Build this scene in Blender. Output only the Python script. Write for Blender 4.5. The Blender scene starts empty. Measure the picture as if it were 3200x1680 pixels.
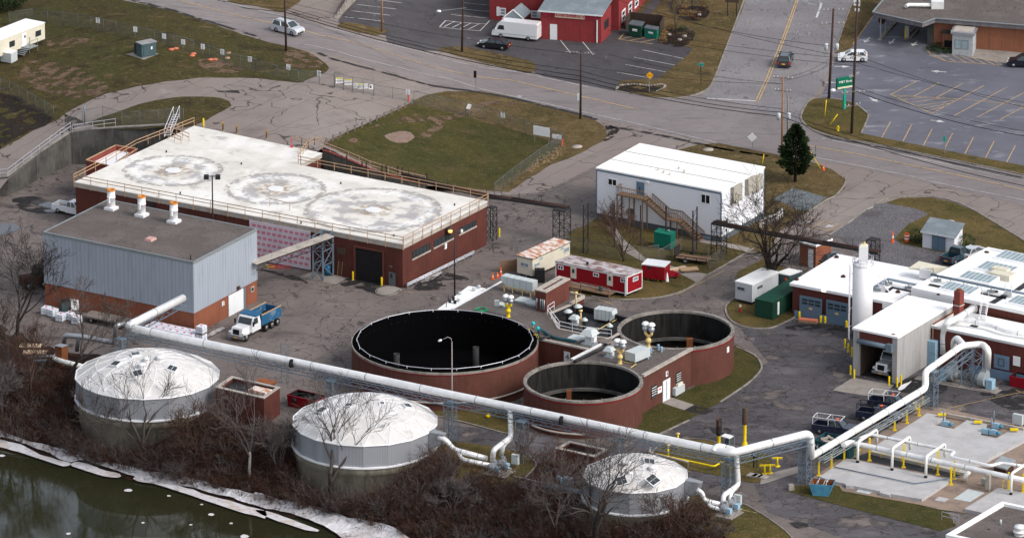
import bpy,bmesh,math,random
from mathutils import Vector as Vec,Matrix
from mathutils.geometry import tessellate_polygon
random.seed(7)
rad=math.radians;RU=random.uniform
S=bpy.context.scene;COL=S.collection
FOC=23000.0;PITCH=rad(19.09);CAM=Vec((0,-900,314))
cosP,sinP=math.cos(PITCH),math.sin(PITCH)
FWD=Vec((0,cosP,-sinP));UPV=Vec((0,sinP,cosP))
def Q(k,x,y):return((k%4)*800+x/2.41375,(k//4)*560+y/2.41375)
def QL(k,s):return[Q(k,*map(float,p.split(',')))for p in s.split()]
def PL(s):return[tuple(map(float,p.split(',')))for p in s.split()]
def ray(p):
    u=(p[0]-1600)/FOC;v=(p[1]-840)/FOC
    return FWD+Vec((1,0,0))*u-UPV*v
def P(p,z=0.0):
    d=ray(p);t=(z-CAM.z)/d.z
    return CAM+d*t
def onplane(p,A,dx,dy):
    d=ray(p);n=Vec((-dy,dx,0));t=(Vec((A[0],A[1],0))-CAM).dot(n)/d.dot(n)
    return CAM+d*t
GR=4.0
def lerp(a,b,t):return a+(b-a)*max(0,min(1,t))
def pw(x,pts):
    if x<=pts[0][0]:return pts[0][1]
    for(a,b),(c,d)in zip(pts,pts[1:]):
        if x<=c:return b+(d-b)*(x-a)/(c-a)
    return pts[-1][1]
def fU(x,y):
    z=pw(x,[(-80,.6),(-72,1.3),(-64,2.2),(-56,3.5),(-48,4.9),(-40,5.5),(-32,5.6),(-28,5.4),(-24,4.8),(-16,2.6),(-12,1.5),(-8,.7),(-4,.15),(0,0)])
    hill=max(0,min(1,(y-22)/60.0))*max(0,min(1,(-38-x)/16.0))*3.0
    return z+hill
_c0=P((0,1150),0);_c1=P((2200,1640),0)
_cd=(_c1-_c0).to_2d().normalized();_cn=Vec((_cd.y,-_cd.x))
WATER=-6.0
def bank_d(x,y):return(Vec((x,y))-_c0.to_2d()).dot(_cn)
def fL(x,y):
    d=bank_d(x,y)
    return pw(d,[(0,0),(2.5,-.6),(8.6,-5),(10.4,-6.1),(15,-8)])
_cache={}
def H(x,y,s):
    if s=='Z':return 0.0
    if s=='I':return max(H(x,y,'L'),WATER)
    f=fU if s=='U' else fL
    i,j=math.floor(x/GR),math.floor(y/GR)
    def g(a,b):
        k=(s,a,b)
        if k not in _cache:_cache[k]=f(a*GR,b*GR)
        return _cache[k]
    u,v=x/GR-i,y/GR-j
    if u>=v:return g(i,j)+(g(i+1,j)-g(i,j))*u+(g(i+1,j+1)-g(i+1,j))*v
    return g(i,j)+(g(i+1,j+1)-g(i,j+1))*u+(g(i,j+1)-g(i,j))*v
def G(p,s='L',dz=0.0):
    if s=='Z':return P(p,dz)
    hi=12.0;step=.5;z=hi;prev=hi
    while z>-9:
        w=P(p,z)
        if H(w.x,w.y,s)+dz>=z:break
        prev=z;z-=step
    a,b=z,prev
    for _ in range(14):
        m=(a+b)/2;w=P(p,m)
        if H(w.x,w.y,s)+dz>=m:a=m
        else:b=m
    return P(p,(a+b)/2)
def tag(o,label=None,cat=None,group=None,kind=None):
    if label:o['label']=label
    if cat:o['category']=cat
    if group:o['group']=group
    if kind:o['kind']=kind
    return o
def T(name,label,cat,loc=(0,0,0),rz=0.0,group=None):
    o=bpy.data.objects.new(name,None);COL.objects.link(o)
    o.location=loc;o.rotation_euler=(0,0,rz);o.empty_display_size=.2
    return tag(o,label,cat,group)
def wmat(o):
    m=Matrix.Identity(4)
    while o:
        m=Matrix.LocRotScale(o.location,o.rotation_euler,o.scale)@m;o=o.parent
    return m
class MB:
    def __init__(s):s.v=[];s.f=[];s.m=[];s.sm=[];s.M=Matrix.Identity(4);s.mi=0
    def add(s,vs,fs,smooth=False):
        b=len(s.v);s.v+=[s.M@Vec(p)for p in vs]
        for f in fs:s.f.append([b+i for i in f]);s.m.append(s.mi);s.sm.append(smooth)
        return s
    def mat(s,i):s.mi=i;return s
    def box(s,x0,y0,z0,x1,y1,z1):
        return s.add([(x0,y0,z0),(x1,y0,z0),(x1,y1,z0),(x0,y1,z0),(x0,y0,z1),(x1,y0,z1),(x1,y1,z1),(x0,y1,z1)],
          [(3,2,1,0),(4,5,6,7),(0,1,5,4),(1,2,6,5),(2,3,7,6),(3,0,4,7)])
    def cb(s,c,d):return s.box(c[0]-d[0]/2,c[1]-d[1]/2,c[2]-d[2]/2,c[0]+d[0]/2,c[1]+d[1]/2,c[2]+d[2]/2)
    def prism(s,pts,z0,z1):
        n=len(pts)
        a=sum(pts[i][0]*pts[(i+1)%n][1]-pts[(i+1)%n][0]*pts[i][1]for i in range(n))
        if a<0:pts=pts[::-1]
        vs=[(p[0],p[1],z0)for p in pts]+[(p[0],p[1],z1)for p in pts]
        return s.add(vs,[list(range(n))[::-1],list(range(n,2*n))]+[(i,(i+1)%n,n+(i+1)%n,n+i)for i in range(n)])
    def frustum(s,cx,cy,z0,z1,a,b,c,d):
        vs=[(cx-a/2,cy-b/2,z0),(cx+a/2,cy-b/2,z0),(cx+a/2,cy+b/2,z0),(cx-a/2,cy+b/2,z0),(cx-c/2,cy-d/2,z1),(cx+c/2,cy-d/2,z1),(cx+c/2,cy+d/2,z1),(cx-c/2,cy+d/2,z1)]
        return s.add(vs,[(3,2,1,0),(4,5,6,7),(0,1,5,4),(1,2,6,5),(2,3,7,6),(3,0,4,7)])
    def xprof(s,prof,y0,y1,y0t=None,y1t=None):
        n=len(prof);a=sum(prof[i][0]*prof[(i+1)%n][1]-prof[(i+1)%n][0]*prof[i][1]for i in range(n))
        if a<0:prof=prof[::-1]
        vs=[(p[0],y0,p[1])for p in prof]+[(p[0],y1,p[1])for p in prof]
        return s.add(vs,[list(range(n)),list(range(n,2*n))[::-1]]+[(i,n+i,n+(i+1)%n,(i+1)%n)for i in range(n)])
    def bar(s,a,b,w,h=None):
        a,b=Vec(a),Vec(b);h=h or w;d=(b-a)
        if d.length<1e-6:return s
        d.normalize();up=Vec((0,0,1))if abs(d.z)<.95 else Vec((1,0,0))
        x=d.cross(up).normalized()*w/2;y=x.cross(d).normalized()*h/2
        vs=[a-x-y,a+x-y,a+x+y,a-x+y,b-x-y,b+x-y,b+x+y,b-x+y]
        return s.add(vs,[(0,1,2,3),(7,6,5,4),(4,5,1,0),(5,6,2,1),(6,7,3,2),(7,4,0,3)])
    def tube(s,path,r,n=8,caps=True,closed=False,smooth=True):
        path=[Vec(p)for p in path];N=len(path);rs=r if isinstance(r,(list,tuple))else[r]*N
        ref=None;vs=[]
        for i,p in enumerate(path):
            if closed:d=path[(i+1)%N]-path[i-1]
            else:d=path[min(i+1,N-1)]-path[max(i-1,0)]
            d.normalize()
            if ref is None:
                ref=Vec((0,0,1))if abs(d.z)<.9 else Vec((1,0,0))
            x=d.cross(ref)
            if x.length<1e-4:x=d.cross(Vec((1,0,0)))
            x.normalize();y=x.cross(d).normalized();ref=y
            for k in range(n):
                a=2*math.pi*k/n;vs.append(p+(x*math.cos(a)+y*math.sin(a))*rs[i])
        fs=[]
        for i in range(N if closed else N-1):
            j=(i+1)%N
            for k in range(n):fs.append((i*n+k,j*n+k,j*n+(k+1)%n,i*n+(k+1)%n))
        s.add(vs,fs,smooth)
        if caps and not closed:
            b=len(s.v)-len(vs)
            s.f.append([b+k for k in range(n)]);s.m.append(s.mi);s.sm.append(False)
            s.f.append([b+(N-1)*n+k for k in range(n)][::-1]);s.m.append(s.mi);s.sm.append(False)
        return s
    def cyl(s,x,y,z0,z1,r,n=16,r1=None):return s.tube([(x,y,z0),(x,y,z1)],[r,r if r1 is None else r1],n)
    def lathe(s,x,y,prof,n=24,smooth=True,flat=False):
        vs=[];m=len(prof)
        for k in range(n):
            a=2*math.pi*k/n
            for r,z in prof:vs.append((x+r*math.cos(a),y+r*math.sin(a),z))
        fs=[]
        for k in range(n):
            k2=(k+1)%n
            for i in range(m-1):fs.append((k*m+i,k2*m+i,k2*m+i+1,k*m+i+1))
        return s.add(vs,fs,smooth and not flat)
    def disc(s,x,y,z,r,n=24):
        return s.add([(x+r*math.cos(2*math.pi*k/n),y+r*math.sin(2*math.pi*k/n),z)for k in range(n)],[list(range(n))])
    def ball(s,c,r,n=8,m=5,sz=1):
        return s.lathe(c[0],c[1],[(max(.001,r*math.sin(math.pi*i/m)),c[2]-r*sz*math.cos(math.pi*i/m))for i in range(m+1)],n)
    def build(s,name,mt,parent=None,world=False,loc=None):
        me=bpy.data.meshes.new(name);vs=s.v
        if world and parent:
            inv=wmat(parent).inverted();vs=[inv@p for p in vs]
        if loc is not None:
            l=Vec(loc);vs=[p-l for p in vs]
        me.from_pydata([tuple(p)for p in vs],[],s.f)
        mts=mt if isinstance(mt,(list,tuple))else[mt]
        for m_ in mts:me.materials.append(M[m_]if isinstance(m_,str)else m_)
        me.polygons.foreach_set('material_index',s.m);me.polygons.foreach_set('use_smooth',s.sm)
        me.update();o=bpy.data.objects.new(name,me);COL.objects.link(o)
        if parent:o.parent=parent
        if loc is not None:o.location=loc
        return o
def copy_tree(o,parent=None):
    c=o.copy();COL.objects.link(c);c.parent=parent
    for ch in list(o.children):copy_tree(ch,c)
    return c
def place(first,spots,labels=None,group=None):
    """first = prototype thing; spots = [(loc,rz)]; makes copies"""
    out=[]
    for i,(l,r)in enumerate(spots):
        o=first if i==0 else copy_tree(first)
        o.location=l;o.rotation_euler=(o.rotation_euler[0],o.rotation_euler[1],r)
        if labels:o['label']=labels[i]if isinstance(labels,(list,tuple))else labels
        if group:o['group']=group
        out.append(o)
    return out
def smooth_pts(pts,n=4,closed=True):
    out=[];N=len(pts)
    for i in range(N if closed else N-1):
        p0,p1,p2,p3=[pts[(i+k)%N]if closed else pts[max(0,min(N-1,i+k))]for k in(-1,0,1,2)]
        for j in range(n):
            t=j/n
            out.append(tuple(.5*(2*b+(c-a)*t+(2*a-5*b+4*c-d)*t*t+(3*b-a-3*c+d)*t**3)for a,b,c,d in zip(p0,p1,p2,p3)))
    if not closed:out.append(tuple(pts[-1]))
    return out
def wxy(pts,s):return[G(p,s).to_2d()for p in pts]
def sheet_w(name,xy,mt,off,s='Z',jag=0,kind='structure',parent=None,cut=True):
    if jag:
        new=[]
        for i,a in enumerate(xy):
            b=xy[(i+1)%len(xy)];L=(b-a).length;k=max(1,int(L/1.2))
            for j in range(k):
                p=a.lerp(b,j/k);nn=Vec((-(b-a).y,(b-a).x)).normalized()if L>0 else Vec((0,0))
                new.append(p+nn*RU(-jag,jag))
        xy=new
    tris=tessellate_polygon([[Vec((p.x,p.y,0))for p in xy]])
    bm=bmesh.new();vs=[bm.verts.new((p.x,p.y,0))for p in xy]
    for t in tris:
        try:bm.faces.new([vs[i]for i in t])
        except ValueError:pass
    if s!='Z' and cut:
        x0,x1=min(p.x for p in xy),max(p.x for p in xy);y0,y1=min(p.y for p in xy),max(p.y for p in xy)
        if s=='U':x1=min(x1,0.1);x0=max(x0,-140)
        planes=[]
        k=math.ceil(x0/GR)
        while k*GR<x1:planes.append(((k*GR,0,0),(1,0,0)));k+=1
        k=math.ceil(y0/GR)
        while k*GR<y1:planes.append(((0,k*GR,0),(0,1,0)));k+=1
        k=math.ceil((x0-y1)/GR)
        while k*GR<(x1-y0):planes.append(((k*GR,0,0),(1,-1,0)));k+=1
        for co,no in planes:
            geom=bm.verts[:]+bm.edges[:]+bm.faces[:]
            bmesh.ops.bisect_plane(bm,geom=geom,dist=1e-4,plane_co=co,plane_no=Vec(no).normalized())
    for v in bm.verts:v.co.z=H(v.co.x,v.co.y,s)+off
    for f in bm.faces:
        f.normal_update()
        if f.normal.z<0:f.normal_flip()
    for f in bm.faces:f.smooth=(s!='Z')
    me=bpy.data.meshes.new(name);bm.to_mesh(me);bm.free();me.materials.append(mt)
    o=bpy.data.objects.new(name,me);COL.objects.link(o)
    if parent:o.parent=parent
    elif kind:o['kind']=kind
    return o
def sheet(name,pts,mt,off,s='Z',sm=0,jag=0,kind='structure'):
    if sm:pts=smooth_pts(pts,sm)
    return sheet_w(name,wxy(pts,s),mt,off,s,jag,kind)
def stripe_mb(m,wpts,w,s,off,step=1.0):
    pts=[]
    for a,b in zip(wpts,wpts[1:]):
        k=max(1,int((b-a).length/step));pts+=[a.lerp(b,j/k)for j in range(k)]
    pts.append(wpts[-1]);vs=[]
    for i,p in enumerate(pts):
        d=(pts[min(i+1,len(pts)-1)]-pts[max(i-1,0)]).normalized();n=Vec((-d.y,d.x))*w/2
        for q in(p+n,p-n):vs.append((q.x,q.y,H(q.x,q.y,s)+off))
    m.add(vs,[(2*i,2*i+1,2*i+3,2*i+2)for i in range(len(pts)-1)])
def stripe(name,lines,w,mt,off,s='Z',sm=0,kind='structure'):
    m=MB()
    for l in lines:
        if sm:l=smooth_pts(l,sm,False)
        stripe_mb(m,wxy(l,s),w,s,off)
    return tag(m.build(name,mt),kind=kind)
def kerb(pts,s='Z',sm=4,w=.22,h=.14,closed=False,mt=None):
    if sm:pts=smooth_pts(pts,sm,closed)
    pts=wxy(pts,s);m=MB();N=len(pts);vs=[]
    for i,p in enumerate(pts):
        d=(pts[(i+1)%N]-pts[i-1])if closed else(pts[min(i+1,N-1)]-pts[max(i-1,0)])
        d.normalize();n=Vec((-d.y,d.x))*w/2;z=H(p.x,p.y,s)
        vs+=[(p.x+n.x,p.y+n.y,z-.2),(p.x+n.x,p.y+n.y,z+h),(p.x-n.x,p.y-n.y,z+h),(p.x-n.x,p.y-n.y,z-.2)]
    fs=[]
    for i in range(N if closed else N-1):
        j=(i+1)%N
        for k in range(3):fs.append((4*i+k,4*i+k+1,4*j+k+1,4*j+k))
    if not closed:fs+=[(3,2,1,0),(4*N-4,4*N-3,4*N-2,4*N-1)]
    m.add(vs,fs)
    return tag(m.build('kerb',mt or M['kerb']),kind='structure')
M={}
def srgb(h):
    c=[int(h[i:i+2],16)/255 for i in(0,2,4)]
    return tuple(x/12.92 if x<=.04045 else((x+.055)/1.055)**2.4 for x in c)
def mat(key,col,rough=.8,metal=0.0,layers=(),bump=None,emit=None,spec=.12,coat=0,alpha=None):
    """layers: (kind,scale,colour,lo,hi,fac[,stretch[,rot[,warp]]])"""
    m=bpy.data.materials.new(key);m.use_nodes=True;nt=m.node_tree;N=nt.nodes;Lk=nt.links
    b=N['Principled BSDF'];b.inputs['Roughness'].default_value=rough;b.inputs['Metallic'].default_value=metal
    b.inputs['Specular IOR Level'].default_value=spec
    if coat:b.inputs['Coat Weight'].default_value=coat
    tc=N.new('ShaderNodeTexCoord');cur=None
    def setin(sock,v):
        if v is None:return
        sock.default_value=(*v,1)if len(v)==3 else v
    def coords(stretch,rot,warp,wall=False):
        o=tc.outputs['Object']
        if wall:
            sx=N.new('ShaderNodeSeparateXYZ');Lk.new(o,sx.inputs[0]);ad=N.new('ShaderNodeMath');ad.operation='ADD'
            Lk.new(sx.outputs[0],ad.inputs[0]);Lk.new(sx.outputs[1],ad.inputs[1]);cx=N.new('ShaderNodeCombineXYZ')
            Lk.new(ad.outputs[0],cx.inputs[0]);Lk.new(sx.outputs[2],cx.inputs[1]);o=cx.outputs[0]
        if warp:
            nz=N.new('ShaderNodeTexNoise');nz.inputs['Scale'].default_value=warp[0];nz.inputs['Detail'].default_value=4
            Lk.new(o,nz.inputs['Vector'])
            vm=N.new('ShaderNodeVectorMath');vm.operation='SCALE';vm.inputs['Scale'].default_value=warp[1]
            Lk.new(nz.outputs['Color'],vm.inputs[0]);va=N.new('ShaderNodeVectorMath');va.operation='ADD'
            Lk.new(o,va.inputs[0]);Lk.new(vm.outputs[0],va.inputs[1]);o=va.outputs[0]
        mp=N.new('ShaderNodeMapping');mp.inputs['Scale'].default_value=stretch;mp.inputs['Rotation'].default_value=(0,0,rot)
        Lk.new(o,mp.inputs['Vector']);return mp.outputs[0]
    cur=None;base=col
    for L in layers:
        kind,sc,c,lo,hi,fac=L[:6];st=L[6]if len(L)>6 else(1,1,1);rot=L[7]if len(L)>7 else 0;wp_=L[8]if len(L)>8 else None
        co=coords(st,rot,wp_,kind in('brick','rib','wnoise'))
        if kind in('noise','wnoise'):
            t=N.new('ShaderNodeTexNoise');t.inputs['Scale'].default_value=sc;t.inputs['Detail'].default_value=6;t.inputs['Roughness'].default_value=.62
            Lk.new(co,t.inputs['Vector']);out=t.outputs['Fac']
        elif kind=='ridge':
            t=N.new('ShaderNodeTexNoise');t.inputs['Scale'].default_value=sc;t.inputs['Detail'].default_value=3;t.inputs['Roughness'].default_value=.5
            Lk.new(co,t.inputs['Vector']);a1=N.new('ShaderNodeMath');a1.operation='SUBTRACT';a1.inputs[1].default_value=.5
            Lk.new(t.outputs['Fac'],a1.inputs[0]);a2=N.new('ShaderNodeMath');a2.operation='ABSOLUTE';Lk.new(a1.outputs[0],a2.inputs[0]);out=a2.outputs[0]
        elif kind=='crack':
            t=N.new('ShaderNodeTexVoronoi');t.feature='DISTANCE_TO_EDGE';t.inputs['Scale'].default_value=sc;Lk.new(co,t.inputs['Vector']);out=t.outputs['Distance']
        elif kind=='cell':
            t=N.new('ShaderNodeTexVoronoi');t.inputs['Scale'].default_value=sc;Lk.new(co,t.inputs['Vector'])
            sp=N.new('ShaderNodeSeparateColor');Lk.new(t.outputs['Color'],sp.inputs[0]);out=sp.outputs[0]
        elif kind in('rib','wave'):
            t=N.new('ShaderNodeTexWave');t.inputs['Scale'].default_value=sc;Lk.new(co,t.inputs['Vector']);out=t.outputs['Fac']
            t.bands_direction='X'
        elif kind in('brick','slab'):
            t=N.new('ShaderNodeTexBrick');t.inputs['Scale'].default_value=1;t.inputs['Brick Width'].default_value=sc[0];t.inputs['Row Height'].default_value=sc[1]
            t.inputs['Mortar Size'].default_value=sc[2];t.inputs['Mortar Smooth'].default_value=.3
            if len(sc)>3:t.offset=sc[3]
            Lk.new(co,t.inputs['Vector']);out=t.outputs['Fac']
        mr=N.new('ShaderNodeMapRange');mr.inputs['From Min'].default_value=lo;mr.inputs['From Max'].default_value=hi
        mr.inputs['To Max'].default_value=fac;Lk.new(out,mr.inputs['Value']);mfac=mr.outputs[0]
        if len(L)>9 and L[9]:
            t=N.new('ShaderNodeTexNoise');t.inputs['Scale'].default_value=L[9][0];t.inputs['Detail'].default_value=2;Lk.new(tc.outputs['Object'],t.inputs['Vector'])
            m2=N.new('ShaderNodeMapRange');m2.inputs['From Min'].default_value=L[9][1];m2.inputs['From Max'].default_value=L[9][2];Lk.new(t.outputs['Fac'],m2.inputs['Value'])
            mm=N.new('ShaderNodeMath');mm.operation='MULTIPLY';Lk.new(mfac,mm.inputs[0]);Lk.new(m2.outputs[0],mm.inputs[1]);mfac=mm.outputs[0]
        mx=N.new('ShaderNodeMix');mx.data_type='RGBA';Lk.new(mfac,mx.inputs[0])
        if cur is None:mx.inputs[6].default_value=(*base,1)
        else:Lk.new(cur,mx.inputs[6])
        mx.inputs[7].default_value=(*c,1);cur=mx.outputs[2]
    if cur is None:b.inputs['Base Color'].default_value=(*base,1)
    else:Lk.new(cur,b.inputs['Base Color'])
    if bump:
        t=N.new('ShaderNodeTexNoise');t.inputs['Scale'].default_value=bump[0];t.inputs['Detail'].default_value=5
        Lk.new(tc.outputs['Object'],t.inputs['Vector']);bp=N.new('ShaderNodeBump');bp.inputs['Strength'].default_value=bump[1];bp.inputs['Distance'].default_value=bump[2]if len(bump)>2 else.05
        Lk.new(t.outputs['Fac'],bp.inputs['Height']);Lk.new(bp.outputs[0],b.inputs['Normal'])
    if alpha:
        t=N.new('ShaderNodeTexNoise');t.inputs['Scale'].default_value=alpha[0];t.inputs['Detail'].default_value=6;Lk.new(tc.outputs['Object'],t.inputs['Vector'])
        mr=N.new('ShaderNodeMapRange');mr.inputs['From Min'].default_value=alpha[1];mr.inputs['From Max'].default_value=alpha[2];Lk.new(t.outputs['Fac'],mr.inputs['Value']);Lk.new(mr.outputs[0],b.inputs['Alpha'])
    if emit:b.inputs['Emission Color'].default_value=(*emit[:3],1);b.inputs['Emission Strength'].default_value=emit[3]
    M[key]=m;return m
VA=rad(57)
mat('yard',(.165,.139,.128),.85,layers=[
 ('noise',.035,(.120,.103,.096),.42,.6,.85),('noise',.1,(.215,.182,.164),.5,.7,.8),
 ('noise',.5,(.080,.070,.069),.55,.72,.6),('noise',.16,(.240,.211,.197),.6,.72,.6,(1,3,1),.5),('noise',9,(.070,.060,.057),.5,.72,.5),
 ('noise',.05,(.084,.072,.069),.58,.66,.55,(1,3,1),.9,(.3,3)),('noise',.09,(.035,.032,.033),.6,.7,.8,(1,2.4,1),.4,(.4,2)),('noise',.22,(.045,.040,.041),.62,.68,.75,(2.2,1,1),-.3,(.6,1.5)),
 ('ridge',.09,(.030,.026,.025),.004,.0008,.8,(1,1,1),0,(.8,.6)),('ridge',.42,(.035,.030,.029),.008,.002,.35,(1,1,1),0,(1.1,.5),(.050,.431,.528)),
 ('ridge',.3,(.030,.026,.025),.004,.0008,.8,(.35,1,1),-VA,(1.1,.6)),('ridge',.3,(.030,.026,.025),.005,.001,.8,(1,.3,1),-VA,(1.1,.6),(.040,.402,.480)),
 ('crack',.8,(.045,.039,.036),.03,.006,.7,(1,1,1),0,(.9,.8),(.050,.536,.596)),
 ('slab',(14,5.6,.03),(.030,.026,.025),.2,.8,.85,(1,1,1),-VA,(.35,.6))],bump=(3,.3))
mat('plaza',(.215,.179,.161),.9,layers=[
 ('noise',.05,(.259,.225,.207),.45,.65,.8),('noise',.16,(.140,.116,.111),.55,.72,.75),('noise',.06,(.400,.368,.365),.63,.72,.65,(1,1,1),0,(.3,2)),
 ('noise',8,(.109,.091,.084),.5,.72,.5),('noise',.1,(.070,.060,.057),.64,.72,.6,(1,2,1),.4,(.4,2)),
 ('ridge',.08,(.035,.028,.027),.005,.001,.85,(1,1,1),0,(.8,.6)),('ridge',.35,(.040,.033,.031),.007,.001,.35,(1,1,1),0,(1.1,.5),(.050,.431,.528)),
 ('slab',(26,4.1,.035,.5),(.035,.028,.027),.2,.8,.8,(1,1,1),-VA,(.4,.7))],bump=(3,.3))
mat('road',(.199,.174,.171),.85,layers=[('noise',.06,(.242,.215,.209),.45,.62,.8),('noise',.6,(.113,.100,.105),.5,.72,.7,(1,9,1),.24),
 ('noise',10,(.108,.098,.095),.5,.72,.4),('noise',.13,(.108,.097,.103),.56,.7,.75,(1,7,1),.26),('ridge',.2,(.085,.078,.072),.004,.001,.5,(1,1,1),0,(.8,.5))],bump=(4,.2))
mat('side_yard',(.097,.089,.095),.8,layers=[('noise',.05,(.068,.062,.067),.42,.6,.85),('noise',.12,(.155,.142,.147),.52,.68,.75,(1,2.5,1),.8),('noise',.3,(.034,.032,.033),.58,.66,.8,(1,2,1),.3,(.5,1.6)),('noise',8,(.048,.044,.046),.5,.72,.5),('noise',.25,(.232,.218,.225),.66,.74,.5,(3,1,1),1.0,(.4,1)),
 ('ridge',.2,(.019,.018,.019),.007,.001,.85,(1,1,1),0,(.9,.6)),('ridge',.5,(.024,.021,.022),.009,.002,.8,(1,1,1),0,(1.1,.5)),('ridge',.35,(.019,.018,.019),.006,.001,.8,(.35,1,1),-VA,(1.1,.6))],bump=(3,.3),alpha=(.230,.339,.466))
mat('side_road',(.184,.172,.179),.85,layers=[('noise',.08,(.240,.225,.226),.45,.62,.8),('noise',.5,(.130,.120,.125),.52,.7,.7,(6,1,1),-.4),
 ('noise',9,(.109,.100,.101),.5,.72,.4),('ridge',.18,(.060,.055,.055),.005,.001,.8,(1,1,1),0,(.8,.6))],bump=(4,.2))
mat('dark_lot',(.059,.054,.058),.85,layers=[('noise',.07,(.084,.079,.084),.42,.62,.9),('noise',.5,(.040,.036,.038),.5,.7,.6),('noise',.2,(.170,.158,.163),.64,.74,.6,(4,1,1),.9,(.3,1)),
 ('noise',10,(.100,.091,.096),.52,.72,.5),('ridge',.16,(.025,.023,.024),.006,.001,.8,(1,1,1),0,(.8,.6))],bump=(4,.2))
mat('bank_lot',(.111,.112,.135),.75,layers=[('noise',.07,(.145,.146,.172),.42,.62,.9),('noise',.2,(.348,.341,.371),.58,.7,.7,(1,3,1),.25,(.3,1.8)),
 ('noise',9,(.082,.080,.098),.5,.7,.6),('noise',.12,(.077,.076,.094),.56,.68,.7)],bump=(4,.2))
mat('gravel',(.100,.093,.099),.95,layers=[('noise',5,(.200,.192,.197),.48,.62,.9),('noise',.15,(.065,.060,.063),.5,.65,.8),('noise',2.2,(.055,.051,.054),.56,.66,.7)],bump=(6,.8))
mat('gravel_blue',(.101,.113,.119),.95,layers=[('noise',4,(.227,.252,.260),.48,.62,.9),('noise',.2,(.076,.084,.091),.5,.65,.7),('noise',2,(.050,.057,.059),.56,.66,.7)],bump=(6,.8))
def turf(k,a,b,c,d,e,big=.09):
    mat(k,a,1,layers=[('noise',big,b,.43,.58,.9),('noise',.4,c,.5,.62,.85),('noise',.24,e,.58,.68,.85,(1,2,1),.3,(.4,1.5)),('noise',1.6,d,.52,.66,.7),('noise',5,tuple(x*.45 for x in a),.5,.66,.75),('noise',7,d,.56,.7,.6)],bump=(5,1,.2))
turf('grass',(0.080,0.065,0.020),(0.131,0.092,0.034),(0.051,0.049,0.014),(0.170,0.126,0.053),(0.068,0.044,0.025))
turf('grass_green',(0.051,0.051,0.015),(0.074,0.061,0.018),(0.034,0.038,0.010),(0.113,0.090,0.033),(0.096,0.064,0.033))
turf('grass_dry',(.113,.077,.032),(.071,.055,.020),(.151,.109,.050),(.168,.126,.063),(.046,.030,.018),.11)
turf('hill_grass',(0.060,0.047,0.017),(0.052,0.053,0.016),(0.031,0.023,0.012),(0.131,0.100,0.041),(0.142,0.096,0.048),.05)
mat('bare_soil',(.134,.088,.057),1,layers=[('noise',.6,(.076,.049,.030),.45,.62,.9),('noise',4,(.210,.151,.105),.52,.68,.8)],bump=(4,1,.15),alpha=(.55,.42,.54))
mat('soil_mound',(.218,.155,.126),1,layers=[('noise',2,(.151,.101,.076),.45,.65,.9)],bump=(5,.8,.1))
mat('dark_soil',(.025,.019,.016),1,layers=[('noise',.4,(.015,.013,.012),.45,.6,.9),('noise',3,(.055,.038,.027),.5,.7,.8)],bump=(4,.9,.1),alpha=(.7,.42,.52))
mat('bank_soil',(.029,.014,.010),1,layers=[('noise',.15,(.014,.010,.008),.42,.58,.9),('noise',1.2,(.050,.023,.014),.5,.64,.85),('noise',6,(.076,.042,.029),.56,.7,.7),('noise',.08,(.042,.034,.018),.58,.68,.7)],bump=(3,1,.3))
mat('oil',(.024,.022,.023),.6,layers=[('noise',1.4,(.050,.047,.046),.5,.66,.9)],alpha=(.6,.38,.5))
mat('concrete',(.27,.24,.215),.9,layers=[('noise',.5,(.19,.17,.15),.45,.62,.85),('noise',4,(.34,.31,.28),.5,.7,.5),('noise',.9,(.12,.1,.09),.6,.7,.6)],bump=(5,.3))
mat('old_concrete',(.100,.096,.088),.9,layers=[('noise',.3,(.050,.048,.046),.42,.6,.9),('wnoise',.9,(.160,.152,.135),.55,.7,.7,(3,.35,1)),('wnoise',2,(.035,.034,.032),.56,.7,.7,(3,.25,1)),
 ('slab',(4.5,40,.06),(.030,.030,.030),.3,.8,.5)],bump=(4,.3))
mat('kerb',(.25,.225,.2),.9,layers=[('noise',.7,(.13,.115,.1),.45,.62,.85),('noise',4,(.36,.33,.3),.5,.7,.5)])
mat('paint_white',(.55,.54,.53),.8,layers=[('noise',1.2,(.22,.21,.21),.5,.64,.9)])
mat('paint_faint',(.5,.49,.48),.8,layers=[('noise',.9,(.25,.24,.235),.5,.64,.9)])
mat('paint_yellow',(.5,.34,.16),.8,layers=[('noise',1.2,(.24,.18,.12),.48,.64,.9)])
mat('ice',(.5,.48,.49),.6,layers=[('noise',.6,(.4,.35,.33),.46,.6,.9),('noise',2.4,(.12,.1,.1),.55,.62,.85),('noise',.16,(.8,.79,.82),.5,.6,.7)],bump=(2,1,.35))
mat('ice_thin',(.6,.58,.6),.5,layers=[('noise',.8,(.5,.44,.4),.48,.6,.9),('noise',2,(.2,.18,.17),.6,.66,.8)],bump=(1.2,.6,.2))
mat('snow_dirty',(.42,.4,.39),.9,layers=[('noise',1.2,(.1,.085,.08),.45,.58,.9)],bump=(2,1,.2))
mat('water',(.02,.021,.0095),.05,spec=.42,bump=(1.2,.12,.04))
BIG=[Vec((-420,-420)),Vec((420,-420)),Vec((420,420)),Vec((-420,420))]
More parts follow.
